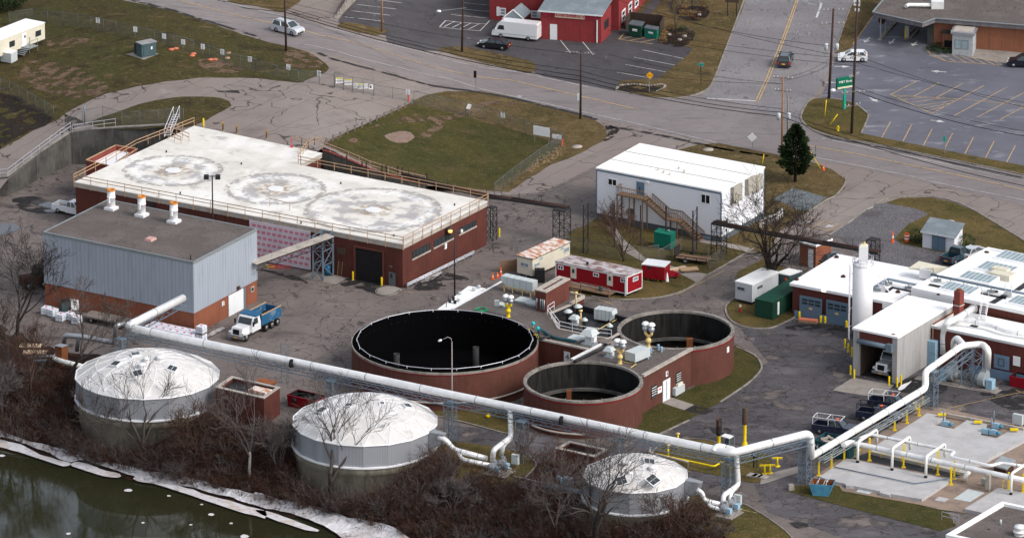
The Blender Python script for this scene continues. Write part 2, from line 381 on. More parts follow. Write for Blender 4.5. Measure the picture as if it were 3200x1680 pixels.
def big_ground():
    m=MB();X0,X1,Y0,Y1=-88,88,-104,60;nx=int((X1-X0)/GR);ny=int((Y1-Y0)/GR)
    vs=[(X0+i*GR,Y0+j*GR,fL(X0+i*GR,Y0+j*GR))for j in range(ny+1)for i in range(nx+1)];fs=[]
    for j in range(ny):
        for i in range(nx):
            a=j*(nx+1)+i;b=a+1;c=a+nx+1;d=c+1;fs+=[(a,b,d),(a,d,c)]
    m.add(vs,fs)
    def q(x0,y0,x1,y1,z0=0,z1=0):
        m.add([(x0,y0,z0),(x1,y0,z0),(x1,y1,z1),(x0,y1,z1)],[(0,1,2,3)])
    q(-450,Y1,450,470)
    for(xa,xb)in((-450,X0),(X1,450)):
        ys=[Y0+j*GR for j in range(ny+1)];xe=X0 if xb==X0 else X1
        vv=[];ff=[]
        for y in ys:vv+=[(xa,y,fL(xe,y)),(xb,y,fL(xe,y))]
        for j in range(ny):ff.append((2*j,2*j+1,2*j+3,2*j+2))
        m.add(vv,ff)
    vv=[];ff=[]
    for i in range(nx+1):
        x=X0+i*GR;vv+=[(x,Y0,fL(x,Y0)),(x,-450,fL(x,Y0))]
    for i in range(nx):ff.append((2*i,2*i+1,2*i+3,2*i+2))
    m.add(vv,ff)
    for(xa,xb)in((-450,X0),(X1,450)):
        z=fL(X0 if xb==X0 else X1,Y0);q(xa,-450,xb,Y0,z,z)
    return tag(m.build('ground','yard'),kind='structure')
big_ground()
def HI(x,y):return max(H(x,y,'L'),WATER)
o=sheet_w('river_water',[Vec((-450,-450)),Vec((450,-450)),Vec((450,-24)),Vec((-450,-24))],M['water'],WATER,'Z')
up=PL("-160,640 0,590")+QL(0,"60,1352 300,1165 530,1012 700,990 900,975 1270,958 1350,985")+PL("640,440 800,475")+QL(1,"330,1230 510,1112 1000,1352")+PL("1290,575 1420,585 1560,610 1700,600 1900,500 2150,800 2450,760 2600,720 3500,900 3500,-420 -420,-420 -420,640")
sheet('upper_ground',up,M['plaza'],.012,'U')
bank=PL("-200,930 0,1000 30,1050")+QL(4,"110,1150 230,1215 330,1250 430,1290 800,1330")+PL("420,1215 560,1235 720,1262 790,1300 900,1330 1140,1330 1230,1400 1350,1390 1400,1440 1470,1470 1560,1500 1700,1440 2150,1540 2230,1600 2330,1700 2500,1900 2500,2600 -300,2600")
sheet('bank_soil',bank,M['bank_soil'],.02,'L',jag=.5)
sheet('worn_asphalt',PL('2300,1010 2480,985 2700,1000 2700,1180 2900,1130 3350,1130 3350,1400 3200,1360 2900,1270 2860,1250 2530,1440 2560,1540 2900,1620 3050,1700 2700,1700 2400,1600 2350,1500 1950,1560 1780,1500 1400,1390 1420,1330 1560,1340 1950,1400 2130,1300 2400,1130'),M['side_yard'],.012,'Z')
roadN=QL(0,"1150,-140 1500,-55 1931,65")+QL(1,"480,195 860,290 1250,385 1931,530")+QL(2,"570,648 780,690 1100,748 1250,745 1440,715 1500,720 1931,760")+QL(3,"200,850 270,940 480,1035 900,1110 1931,1330")+PL("3350,580")
roadS=QL(0,"700,-60 970,5 1400,110 1931,280")+QL(1,"200,345 480,400 1000,540 1500,660 1931,745")+QL(2,"520,875 640,895 930,955 1300,1030 1560,1095 1931,1165")+QL(3,"310,1205 700,1270 1180,1375")+QL(7,"1300,50 1931,200")+PL("3350,680")
sheet('main_road',roadN+roadS[::-1],M['road'],.03,'U')
sheet('side_road',PL("2345,-60 2327,0 2266,157 2228,255 2205,285 2190,300 2330,330 2490,390 2512,340 2545,300 2575,250 2610,165 2660,40 2690,-60"),M['side_road'],.038,'U')
sheet('dental_lot',PL("1160,-60 1056,66 1075,85 1205,112 1215,150 1360,160 1560,175 1700,240 1920,290 1960,290 2040,270 2200,165 2175,120 2060,100 2110,-60"),M['dark_lot'],.024,'U')
sheet('bank_lot',QL(3,"1000,-260 640,350 530,405 490,500 440,640 400,740 560,745 700,830 760,890 700,1010 1470,1165 1931,1255")+PL("3400,560 3400,-60"),M['bank_lot'],.045,'U')
sheet('kerb_apron',QL(3,"1400,400 1560,370 1931,400 2100,410 2100,440 1780,480 1500,430"),M['concrete'],.05,'U')
sheet('hillside_grass',PL("-200,-200 300,-120")+QL(0,"700,-50 970,12 1400,118 1931,295")+QL(1,"200,345 380,390 520,480 545,520 500,560 380,610 310,628 0,590")+QL(0,"1700,588 1500,590 1150,635 800,710 600,800 490,855 440,905 250,985 0,1130")+PL("-200,540"),M['hill_grass'],.04,'U',sm=2,jag=.12)
sheet('verge_grass',QL(0,"660,935 870,850 1050,790 1250,745 1500,730 1680,742 1750,800 1600,880 1450,955 1270,965 900,980"),M['hill_grass'],.04,'U',sm=2,jag=.15)
sheet('field_grass',QL(1,"515,1090 800,945 1190,760 1300,715 1450,690 1700,688 1931,733")+QL(2,"350,825 600,885 690,950 715,1010 700,1060 600,1110 460,1185 300,1240 130,1345")+PL("1590,600 1420,582 1290,560")+QL(1,"1100,1352 1000,1320 700,1180"),M['grass_dry'],.04,'U',jag=.12)
sheet('field_lawn',QL(1,"520,1095 800,955 1190,785 1580,875 1931,978")+QL(2,"300,1070 385,1100 220,1200 0,1335")+PL("1540,590 1420,580 1290,558")+QL(1,"1100,1345 1000,1310 700,1170"),M['grass_green'],.05,'U',jag=.2)
sheet('soil_patch',QL(1,"970,1030 1090,990 1180,1010 1190,1050 1140,1078 1050,1075"),M['soil_mound'],.06,'U',sm=3,jag=.15)
sheet('soil_patch',QL(1,"680,1070 730,1045 770,1055 740,1085 690,1088"),M['bare_soil'],.06,'U',sm=3,jag=.1)
sheet('mud_track',QL(1,"850,970 1100,880 1250,860 1400,880 1550,850 1700,765 1931,770 1931,800 1750,800 1600,870 1450,920 1310,1035 1230,1015 1330,950 1250,930 1050,940"),M['bare_soil'],.055,'U',sm=2,jag=.3)
sheet('soil_patch',QL(0,"1500,460 1620,440 1750,480 1850,530 1700,560 1530,520"),M['bare_soil'],.06,'U',sm=3,jag=.2)
sheet('soil_patch',QL(0,"200,480 400,470 560,500 700,590 820,650 800,700 650,740 520,740 330,690 180,590"),M['bare_soil'],.055,'U',sm=3,jag=.5)
sheet('soil_patch',QL(0,"340,330 420,300 560,290 680,300 620,330 480,340 400,360"),M['bare_soil'],.055,'U',sm=3,jag=.3)
sheet('mud_track',QL(0,"0,700 200,760 400,900 250,985 120,1040 0,1120 -100,1150 -100,650"),M['dark_soil'],.055,'U',sm=2,jag=.3)
sheet('mud_track',QL(0,"480,860 640,930 560,960 530,1000 430,1010 500,940"),M['dark_soil'],.05,'U',sm=2,jag=.1)
sheet('leaf_litter',QL(2,"680,930 790,965 800,1000 730,1060 690,1060 720,1010 700,960"),M['dark_soil'],.05,'U',sm=2,jag=.15)
sheet('leaf_litter',QL(1,"200,400 300,380 430,420 500,480 480,510 320,515 230,480"),M['bare_soil'],.06,'U',sm=2,jag=.3)
for k,s_ in((1,"620,195 650,175 720,175 980,228 985,240 900,272 640,215"),(1,"1375,378 1480,355 1620,360 1931,430 2080,470 2115,510 2090,545 2030,555 1931,525 1600,445"),(1,"-200,20 -200,-90 380,-90 345,0 250,70 180,95 0,45")):
    sheet('roadside_grass',QL(k,s_),M['grass_dry'],.046,'U',sm=2,jag=.1)
sheet('corner_grass',QL(2,"800,660 812,612 1000,600 1100,600 1160,547 1290,452 1365,372 1300,350 1130,320 1120,270 1145,160 880,140 1000,0 1060,-140 1790,-140 1745,60 1610,380 1505,640 1430,700 1290,735 1100,738 900,708 790,688"),M['grass_dry'],.05,'U',jag=.05)
sheet('footpath',QL(2,"950,140 1010,60 1080,-30 1150,-30 1100,50 1020,140"),M['dark_lot'],.06,'U')
sheet('verge_grass',QL(3,"665,-60 655,0 600,120 540,290 510,385 530,402 620,378 690,280 800,115 870,0 900,-60"),M['grass_dry'],.052,'U')
sheet('island_grass',QL(3,"250,870 300,775 350,745 470,745 640,780 740,850 757,890 720,970 703,1008 1470,1163 1931,1252")+PL("3400,565 3400,595")+QL(3,"1931,1318 900,1103 480,1025 300,960"),M['grass'],.055,'U',jag=.03)
sheet('verge_grass',PL("2122,468 2180,454 2246,448 2400,478 2525,503 2600,530 2642,562 2640,590 2615,612 2580,627 2525,663 2500,680 2440,720 2400,790 2150,760 1960,700 1950,560"),M['grass_dry'],.05,'Z',jag=.05)
sheet('lawn',QL(6,"430,400 560,345 640,290 1000,200 1600,300 1750,480 1830,520 1480,722 1320,830 1150,885 980,903 800,905 600,885 430,860 330,700 420,560 400,460"),M['grass'],.046,'Z',jag=.05)
sheet('lawn',QL(7,"885,180 1000,142 1230,138 1400,175 1550,240 1931,470 2050,560 1931,620 1600,560 1400,575 1250,540 1000,490 950,450 1060,340 1210,265 1100,220"),M['grass'],.046,'Z',jag=.05)
sheet('gravel_lot',QL(7,"885,180 1100,220 1210,262 1060,342 950,450 1000,490 1250,540 1400,575 1400,650 1250,720 1000,660 700,570 540,445 460,425 800,190"),M['gravel'],.05,'Z',jag=.1)
sheet('gravel_patch',QL(7,"40,155 190,68 450,140 310,230 250,240"),M['gravel_blue'],.06,'Z',jag=.15)
sheet('lawn',QL(6,"1690,890 1615,960 1645,1055 1760,1112 1931,1122 2030,1090 2130,1040 2130,700 1900,600 1700,700"),M['grass'],.046,'Z')
sheet('lawn',QL(10,"930,560 900,380 1130,330 1500,150 1690,-105 1740,-80 1850,-10 1875,60 1850,120 1780,190 1570,330 1400,420 1340,460 1090,580 1000,580"),M['grass_green'],.046,'Z')
sheet('lawn',QL(9,"1300,380 1900,400 1990,560 1931,575 1800,545 1370,440"),M['grass'],.046,'Z')
sheet('lawn',QL(9,"1385,605 1700,650 1931,690 2020,712 2100,780 2100,820 2020,900 1931,950 1600,1000 1350,800 1330,700"),M['grass'],.046,'L')
sheet('lawn',QL(10,"1020,745 1150,640 1330,605 1500,620 1600,660 1931,720 1960,780 1931,930 1800,935 1500,870 1330,840 1050,765"),M['grass'],.046,'L')
sheet('lawn',QL(10,"1340,1010 1500,1050 1600,1100 1740,1100 1850,1160 1950,1220 2060,1300 2140,1380 1900,1500 1500,1300 1300,1200"),M['grass'],.046,'L')
sheet('lawn',QL(11,"145,1000 170,965 300,950 540,965 570,1000 1130,1100 1300,1140 1350,1150 1420,1260 1300,1300 1150,1262 600,1122"),M['grass_green'],.046,'L')
sheet('concrete_path',QL(6,"720,365 760,345 860,470 1010,600 1190,650 1230,665 1370,700 1485,718 1385,775 1200,680 960,610 830,540"),M['concrete'],.06,'Z')
sheet('concrete_path',QL(6,"1390,470 1450,445 1800,520 1770,548 1600,510"),M['concrete'],.06,'Z')
sheet('concrete_path',QL(10,"1130,335 1205,295 1375,350 1300,390"),M['concrete'],.06,'Z')
sheet('oil_patch',QL(10,"1300,390 1375,350 1530,395 1450,425"),M['oil'],.05,'Z',jag=.2)
kerb(QL(2,"1760,-40 1745,20 1610,380 1505,640 1430,700 1290,738 1090,742 780,688"),'U')
kerb(QL(3,"665,-40 600,120 540,290 508,385 530,405"),'U',w=.15)
kerb(QL(3,"703,1008 755,890 740,850 640,780 470,745 350,743 300,775 252,865 262,925 350,990 480,1032 900,1110 1931,1322")+PL("3400,600"),'U')
kerb(QL(6,"1830,520 1480,722 1320,830 1150,885 980,905 800,908 600,885"),'Z')
kerb(QL(6,"1690,890 1612,960 1642,1058 1755,1116 1931,1126 2040,1090 2140,1040"),'Z')
kerb(QL(6,"1690,1265 1830,1330 1880,1400 1870,1450 1780,1540 1570,1682"),'Z')
kerb(QL(10,"1340,465 1200,530 1080,587"),'Z')
kerb(QL(7,"460,425 620,320 800,190 900,150 1100,128 1250,136 1400,170 1550,235 1931,465 2060,560"),'Z')
kerb(QL(7,"590,-20 575,50 510,125 440,160 300,250 150,350"),'Z')
kerb(QL(9,"1360,435 1600,490 1800,545 1931,577"),'Z')
kerb(QL(9,"1931,690 2020,708 2100,775 2108,815 2030,900"),'L',w=.15)
kerb(QL(10,"1040,765 1060,700 1150,640 1330,602 1500,618 1600,658"),'Z',w=.12,h=.08)
kerb(QL(10,"1340,1005 1600,1097 1740,1097 1850,1155 1931,1205 2060,1300 2150,1400"),'L',w=.15)
stripe('road_edge_crack',[QL(1,'470,400 600,455 900,532 1100,588 1350,652 1600,685 1931,742'),QL(2,'0,742 250,802 500,862 640,905'),QL(0,'1000,5 1400,112 1931,275'),QL(2,'700,955 930,985 1300,1060 1560,1120 1931,1180')],.75,M['oil'],.05,'U',sm=2)
stripe('road_edge_crack',[QL(3,'340,985 480,1045 900,1122 1931,1345')],.5,M['oil'],.05,'U')
stripe('road_markings',[QL(0,"1600,-10 1931,75")+QL(1,"480,205 860,300 1250,395 1931,540")+QL(2,"300,600 570,658"),
 QL(1,"360,338 720,425 1400,585")+QL(1,"1500,610 1931,727")+QL(2,"520,843 930,933 1540,1078"),QL(3,"310,1180 700,1255 1180,1352")+QL(7,"1130,0 1931,160")+PL("3350,650"),
 QL(3,"485,1062 1000,1170 1931,1362"),QL(3,"405,1046 430,1051")],.13,M['paint_faint'],.065,'U')
stripe('road_markings',[QL(0,"1330,0 1931,152")+QL(1,"480,270 900,370 1931,610")+QL(2,"480,720 950,830"),QL(3,"310,1100 700,1170 1300,1295 1560,1352")+QL(7,"1931,82")+PL("3400,620"),
 ],.2,M['paint_yellow'],.065,'U')
stripe('road_markings',[QL(3,"232,-10 135,270 5,600")+QL(2,"1856,775"),QL(3,"218,-10 118,270 -10,590")+QL(2,"1838,765")],.16,M['paint_yellow'],.07,'U')
stripe('road_markings',[QL(2,"1470,745 1835,765"),QL(3,"440,625 540,628"),QL(3,"405,30 365,138"),QL(2,"40,728 70,732")],.3,M['paint_white'],.07,'U')
stripe('parking_lines',[QL(1,s_)for s_ in("850,-5 1103,27","765,38 1058,73","718,85 1010,120","672,132 965,165","1470,112 1760,138","1520,68 1760,90","1570,25 1760,42","1430,160 1740,185","1430,160 1385,207","1385,207 1690,236","1690,236 1762,160")]+
 [QL(1,f"{1420+k*60},{205+k*7} {1500+k*62},{165+k*6}")for k in range(4)]+
 [QL(2,s_)for s_ in("350,288 440,402","521,305 613,418","985,380 1295,446","920,435 1228,495","857,490 1160,547","790,548 1055,595")],.12,M['paint_white'],.06,'U')
stripe('parking_lines',[QL(2,s_)for s_ in("848,255 805,300","805,300 1062,336","805,300 968,266","882,311 1055,278","970,322 1098,298")],.14,M['paint_yellow'],.066,'U')
bl=[QL(3,s_)for s_ in("925,717 1125,615","1100,730 1292,627","1265,743 1463,637","1235,860 1632,648","1405,876 1803,661","1578,888 1975,680","1750,905 2100,720","925,717 1235,860","945,722 1440,752 1931,795","985,738 1060,728","1030,755 1190,738","1075,778 1330,742","1120,803 1400,762","1160,822 1380,783","1195,840 1340,805",
 "925,920 860,1038","1082,947 1017,1070","1237,977 1172,1100","1393,1007 1328,1130","1550,1037 1485,1163","1705,1070 1640,1195","1865,1102 1800,1226",
 "1186,370 1235,425 1350,468","1350,468 1780,498","1215,395 1350,468","1300,408 1415,470","1380,412 1500,480","1445,420 1570,484","1530,430 1640,488","1600,438 1710,493","1670,448 1770,497","1740,455 1790,478","640,340 800,115","1060,285 1130,180")]
stripe('parking_lines',bl,.13,M['paint_yellow'],.07,'U')
def arrow(p,q,w=.25,s='U',curl=False):
    a,b=[v for v in wxy([p,q],s)];d=(b-a).normalized();n=Vec((-d.y,d.x));h=b-d*1.1
    m=MB();stripe_mb(m,[a,h],w,s,.072)
    for t in([h+n*.55,b,h-n*.55],):m.add([(v.x,v.y,H(v.x,v.y,s)+.072)for v in t],[(0,1,2)])
    return tag(m.build('road_markings','paint_white'),kind='structure')
for a,b in(("768,287","728,325"),("955,300","917,337"),("1125,315","1088,352"),("1345,548","1225,540"),("765,740","830,772"),("1228,910","1335,925"),("500,505","620,508")):
    arrow(QL(3,a)[0],QL(3,b)[0])
arrow(QL(7,"350,298")[0],QL(7,"275,335")[0],.12,'Z');arrow(QL(7,"520,340")[0],QL(7,"430,365")[0],.12,'Z')
stripe('parking_lines',[QL(7,s_)for s_ in("270,280 540,345","275,345 450,395 560,360","350,300 290,345","430,315 330,375","535,340 440,392")]+[QL(6,"1600,690 1400,795 1240,875"),QL(6,"650,905 760,945"),QL(5,"1110,845 1190,860"),QL(5,"1040,872 1100,885"),QL(10,"1680,1130 1850,1165")],.1,M['paint_yellow'],.066,'Z')
stripe('parking_lines',[QL(7,"755,230 795,208"),QL(7,"605,333 655,297"),QL(3,"2000,30 2001,31")],.18,M['paint_white'],.066,'Z')
stripe('parking_lines',[QL(11,s_)for s_ in("1340,385 1410,365 1455,385 1390,405 1340,385","1410,365 1700,300 1931,250","1340,385 1260,370","1870,240 1931,265")],.1,M['paint_yellow'],.066,'Z')
for k,s_ in((5,"620,770 760,745 960,800 900,860 800,830 650,800"),(5,"1180,815 1260,770 1420,700 1590,745 1590,765 1400,760 1430,830 1330,835 1200,840"),(4,"90,150 250,130 400,180 380,260 200,240 130,200"),(11,"900,190 1100,140 1330,160 1330,260 1100,270 950,230"),(5,"20,680 400,790 330,740 150,690"),
  (11,"1600,260 1800,240 1931,200 1931,380 1750,360"),(11,"150,1240 260,1230 300,1265 230,1280"),(10,"1500,530 1620,520 1660,560 1560,580"),(7,"130,1110 350,1090 600,1080 600,1150 350,1130 180,1140")):
    sheet('oil_patch',QL(k,s_),M['oil'],.03,'Z',sm=2,jag=.25)
mat('puddle',(.06,.06,.065),.03,spec=.6)
for s_ in("0,350 60,330 130,345 145,375 60,410 0,420","230,170 340,160 420,190 400,220 330,210 280,195","330,235 400,225 420,245 360,250"):
    sheet('puddle',QL(4,s_),M['puddle'],.04,'Z',sm=3)
sheet('concrete_pad',QL(5,"330,735 480,680 680,750 600,795"),M['concrete'],.05,'Z')
sheet('concrete_pad',QL(5,"905,850 925,825 985,808 1095,830 1040,868 970,880 920,870"),M['concrete'],.14,'Z',sm=2)
kerb(QL(5,"1095,835 1040,868 970,880 920,870 905,850 925,825 985,808"),'Z',w=.2)
sheet('concrete_pad',QL(11,"485,240 640,145 950,200 855,300"),M['concrete'],.05,'Z')
sheet('concrete_pad',QL(11,"1100,155 1140,128 1330,150 1770,238 1720,268 1350,205"),M['concrete'],.05,'Z')
sheet('concrete_pad',QL(11,"-50,900 0,870 230,810 230,860 0,935 -60,950"),M['concrete'],.05,'Z')
sheet('concrete_pad',QL(6,"1050,500 1150,480 1230,510 1130,535"),M['concrete'],.06,'Z')
sheet('sawcut_seal',QL(0,"1640,685 1800,685 1812,705 1640,695"),M['oil'],.03,'U')
class Bld:
    def __init__(s,name,label,cat,a,b,c,h,z0=0,group=None,w=None):
        A,B,C=P(a,h),P(b,h),P(c,h);d=(B-A).to_2d();s.L=d.length;s.rz=math.atan2(d.y,d.x)
        s.ux=d.normalized();s.uy=Vec((-s.ux.y,s.ux.x));s.W=w or(C-A).to_2d().dot(s.uy);s.h=h-z0;s.z0=z0
        cl_=((C-A).to_2d().dot(s.ux),(C-A).to_2d().dot(s.uy));s.k=(cl_[0]-s.L)/cl_[1]if(w is None and cl_[0]>s.L*.5)else 0.0
        s.SH=Matrix(((1,s.k,0,0),(0,1,0,0),(0,0,1,0),(0,0,0,1)))
        s.A=A.to_2d();s.o=T(name,label,cat,(A.x,A.y,z0),s.rz,group)
    def mb(s):
        m=MB();m.M=s.SH;return m
    def w(s,x,y,z=0):p=s.A+s.ux*x+s.uy*y;return Vec((p.x,p.y,z+s.z0))
    def loc(s,p):
        d=Vec((p.x,p.y))-s.A;return Vec((d.dot(s.ux),d.dot(s.uy),p.z-s.z0))
    def lp(s,px,z):return s.loc(P(px,z+s.z0))
    def fr(s,face,px,off=0.0):
        if face=='F':o=s.w(0,off);d=s.ux
        elif face=='B':o=s.w(0,s.W+off);d=s.ux
        elif face=='R':o=s.w(s.L+off,0);d=(s.uy+s.ux*s.k)
        else:o=s.w(off,0);d=s.uy
        q=s.loc(onplane(px,o,d.x,d.y));return(q.x if face in 'FB' else q.y,q.z)
    def fbox(s,m,face,s0,s1,z0,z1,out=.04,inn=.02,base=0.0):
        if face=='F':m.box(s0,base-out,z0,s1,base+inn,z1)
        elif face=='R':
            k_=m.M;m.M=s.SH;m.box(s.L+base-inn,s0,z0,s.L+base+out,s1,z1);m.M=k_
        elif face=='B':m.box(s0,s.W+base-inn,z0,s1,s.W+base+out,z1)
        else:m.box(base-out,s0,z0,base+inn,s1,z1)
        return m
    def rect(s,face,a,b,off=0.0):
        (s0,z1),(s1,z0)=s.fr(face,a,off),s.fr(face,b,off)
        return min(s0,s1),max(s0,s1),min(z0,z1),max(z0,z1)
    def panel(s,name,face,a,b,mt,out=.05,z0=None,base=0.0,parent=None,label=None):
        s0,s1,za,zb=s.rect(face,a,b,base)
        if z0 is not None:za=z0
        m=MB();s.fbox(m,face,s0,s1,za,zb,out,.02,base);o=m.build(name,mt,s.o)
        if label:o['label']=label
        return o,(s0,s1,za,zb)
    def window(s,face,a,b,fm='frame_white',gm='glass',nx=2,ny=1,fw=.09,base=0.0,rect=None,out=.06,sill=None):
        s0,s1,z0,z1=rect or s.rect(face,a,b,base);m=MB();f=lambda*q:s.fbox(m,face,*q,out,.02,base)
        f(s0,s1,z0,z0+fw);f(s0,s1,z1-fw,z1);f(s0,s0+fw,z0+fw,z1-fw);f(s1-fw,s1,z0+fw,z1-fw)
        for i in range(1,nx):x=s0+(s1-s0)*i/nx;f(x-fw*.35,x+fw*.35,z0+fw,z1-fw)
        for i in range(1,ny):z=z0+(z1-z0)*i/ny;s.fbox(m,face,s0+fw,s1-fw,z-fw*.3,z+fw*.3,out*.8,.02,base)
        if sill:s.fbox(m,face,s0-.1,s1+.1,z0-.15,z0,.14,.02,base)
        w=m.build('window',M[fm],s.o);g=MB();s.fbox(g,face,s0+fw,s1-fw,z0+fw,z1-fw,.025,.02,base);g.build('pane',M[gm],w);return w
def railing(name,label,cat,pts,hgt=1.07,post=2.4,mt='rail_grey',rails=(1.07,.55),w=.06,pw_=.06,group=None,toe=False):
    """pts: world points on the surface the rail stands on"""
    o=T(name,label,cat,pts[0],0,group);r=MB();ps=MB()
    for a,b in zip(pts,pts[1:]):
        L=(b-a).length;k=max(1,round(L/post))
        for z in rails:r.bar(a+Vec((0,0,z)),b+Vec((0,0,z)),w,w)
        if toe:r.bar(a+Vec((0,0,.1)),b+Vec((0,0,.1)),.03,.15)
        for i in range(k+1):
            if i==0 and a is not pts[0]:continue
            p=a.lerp(b,i/k);MB().bar(p,p+Vec((0,0,hgt)),pw_).build('post',M[mt],o,world=1)
    r.build('rail',M[mt],o,world=1);return o
def fence(label,pts,hgt=1.8,post=3.0,mesh=True,top=True,group=None,mt='fence_grey',name='chain_link_fence'):
    o=T(name,label,'fence',pts[0],0,group);ps=MB();m=MB()
    for a,b in zip(pts,pts[1:]):
        L=(b-a).length;k=max(1,round(L/post))
        for i in range(k+1):
            p=a.lerp(b,i/k)
            if i or a is pts[0]:MB().tube([p,p+Vec((0,0,hgt+.1))],.035,6).build('post',M[mt],o,world=1)
        if top:ps.tube([a+Vec((0,0,hgt)),b+Vec((0,0,hgt))],.03,6)
        n=max(1,int(L/4));
        for i in range(n):
            p,q=a.lerp(b,i/n),a.lerp(b,(i+1)/n);m.add([p,q,q+Vec((0,0,hgt)),p+Vec((0,0,hgt))],[(0,1,2,3)])
    if top:ps.build('top_rail',M[mt],o,world=1)
    if mesh:m.build('wire_mesh','chainlink',o,world=1)
    return o
def gw(px,s='L',dz=0.0):return[G(p,s)+Vec((0,0,dz))for p in px]
def densify(pts,s,step=3.0):
    out=[]
    for a,b in zip(pts,pts[1:]):
        k=max(1,int((b-a).length/step))
        for j in range(k):
            p=a.lerp(b,j/k);out.append(Vec((p.x,p.y,H(p.x,p.y,s))))
    out.append(pts[-1]);return out
def text(body,size,mt,parent,loc,rot,name='lettering',ext=.004,align='CENTER'):
    c=bpy.data.curves.new(name,'FONT');c.body=body;c.size=size;c.extrude=ext;c.align_x=align;c.align_y='CENTER';c.materials.append(mt)
    t=bpy.data.objects.new(name,c);COL.objects.link(t);me=bpy.data.meshes.new_from_object(t.evaluated_get(bpy.context.evaluated_depsgraph_get()));bpy.data.objects.remove(t)
    me.materials.clear();me.materials.append(mt)
    o=bpy.data.objects.new(name,me);COL.objects.link(o);o.parent=parent;o.location=loc;o.rotation_euler=rot;return o
def ftext(b,body,face,s,z,size,mt,out=.08,parent=None):
    rz=0 if face=='F' else math.pi/2
    loc=(s,-out,z)if face=='F' else(b.L+out+b.k*s,s,z)
    return text(body,size,M[mt],parent or b.o,loc,(math.pi/2,0,rz))
def brick(key,c,c2,mort,fade=.35):
    mat(key,c,.9,layers=[('wnoise',.35,c2,.4,.62,.8),('wnoise',.8,tuple(x*.5 for x in c),.52,.66,.6,(4,.2,1)),('wnoise',.6,tuple(min(1,x*1.8+.02)for x in c),.62,.74,.45,(3,.4,1)),('wnoise',1.5,tuple(x*.6 for x in c),.55,.75,.6,(2,.5,1)),('brick',(.42,.15,.018),mort,.2,.8,fade),('noise',6,tuple(x*1.4 for x in c),.5,.7,.4)],bump=(8,.2))
brick('brick_maroon',(.078,.024,.018),(.115,.034,.024),(.15,.09,.08));brick('brick_orange',(.24,.08,.042),(.18,.055,.032),(.3,.2,.15))
brick('brick_tank',(.105,.038,.028),(.075,.028,.021),(.2,.12,.1));brick('brick_red',(.2,.045,.034),(.16,.036,.03),(.25,.13,.11));brick('brick_dental',(.24,.035,.038),(.2,.03,.033),(.25,.09,.09),.2)
brick('brick_brown',(.13,.04,.03),(.09,.03,.024),(.17,.1,.08));brick('brick_garage',(.12,.033,.026),(.085,.026,.02),(.16,.09,.08));brick('brick_bank',(.26,.1,.055),(.2,.075,.042),(.3,.2,.14))
def simple(key,c,rough=.6,metal=0,n=.25,sc=1.5,**k):
    d=tuple(x*(1-n*1.6)for x in c);mat(key,c,rough,metal,layers=[('noise',sc,d,.48,.75,.7)],**k)
simple('fence_grey',(.12,.13,.13),.7);mat('clad_grey',(.38,.42,.48),.45,.2,layers=[('rib',.52,(.3,.335,.385),.35,.75,.5,(1,0,1)),('wnoise',.6,(.24,.26,.29),.5,.7,.5,(3,.3,1))])
mat('siding_white',(.76,.77,.81),.6,layers=[('brick',(40,.2,.03),(.38,.39,.42),.2,.8,.6),('wnoise',.4,(.68,.69,.73),.5,.7,.6)])
mat('metal_white',(.74,.74,.75),.45,.1,layers=[('noise',.8,(.55,.54,.53),.55,.75,.5)])
mat('duct',(.84,.84,.83),.35,.3,layers=[('noise',1.0,(.55,.54,.52),.5,.72,.6),('noise',.3,(.66,.66,.67),.45,.6,.5)])
mat('duct_white',(.8,.79,.75),.5,.05,layers=[('noise',1.0,(.6,.57,.5),.52,.74,.6)])
mat('duct_dull',(.42,.43,.45),.4,.6,layers=[('noise',1.5,(.25,.25,.26),.5,.7,.6)])
mat('truss_blue',(.16,.21,.26),.5,.3,layers=[('noise',2,(.15,.18,.2),.5,.7,.5)])
mat('galv',(.3,.33,.34),.5,.5,layers=[('noise',2,(.2,.2,.2),.5,.7,.5)])
simple('rail_grey',(.52,.52,.56),.4,.3);simple('rail_white',(.72,.72,.74),.5);simple('steel_dark',(.035,.033,.035),.7);simple('rust',(.19,.07,.03),.9);simple('rust_dark',(.06,.03,.022),.9)
simple('timber',(.42,.27,.16),.8);simple('timber_pale',(.6,.44,.3),.85);simple('timber_deck',(.2,.13,.085),.9);simple('timber_grey',(.2,.17,.15),.9);simple('pole_wood',(.06,.038,.032),.9);simple('pole_tan',(.27,.16,.1),.9)
simple('safety_yellow',(.72,.52,.01),.5,n=.1);simple('pipe_yellow',(.62,.42,.1),.5);simple('pipe_cream',(.66,.48,.2),.6);simple('orange',(.75,.11,.02),.6,n=.1);simple('frame_white',(.72,.72,.72),.6,n=.1);simple('black',(.012,.012,.013),.6);simple('rubber',(.02,.02,.021),.9)
simple('green_box',(.01,.16,.11),.5);simple('green_dark',(.012,.055,.035),.6);simple('green_container',(.016,.058,.034),.6);simple('teal_dark',(.02,.07,.085),.6);simple('blue_drum',(.02,.13,.24),.4);simple('blue_skip',(.07,.24,.36),.7,n=.35);simple('blue_unit',(.27,.42,.53),.5);simple('teal',(.03,.42,.42),.5)
simple('ac_grey',(.5,.54,.54),.5,.1,n=.12);simple('ac_beige',(.36,.34,.29),.6);simple('cabinet_teal',(.06,.1,.11),.6);simple('cabinet_lid',(.27,.27,.27),.7,n=.35);simple('fan_grey',(.33,.36,.37),.5,.2)
mat('roof_white',(.80,.80,.78),.7,layers=[('noise',.25,(.68,.67,.64),.56,.72,.6),('noise',.5,(.4,.36,.33),.7,.78,.5)])
mat('roof_bright',(.83,.83,.83),.6,layers=[('noise',.3,(.76,.76,.76),.5,.7,.6)])
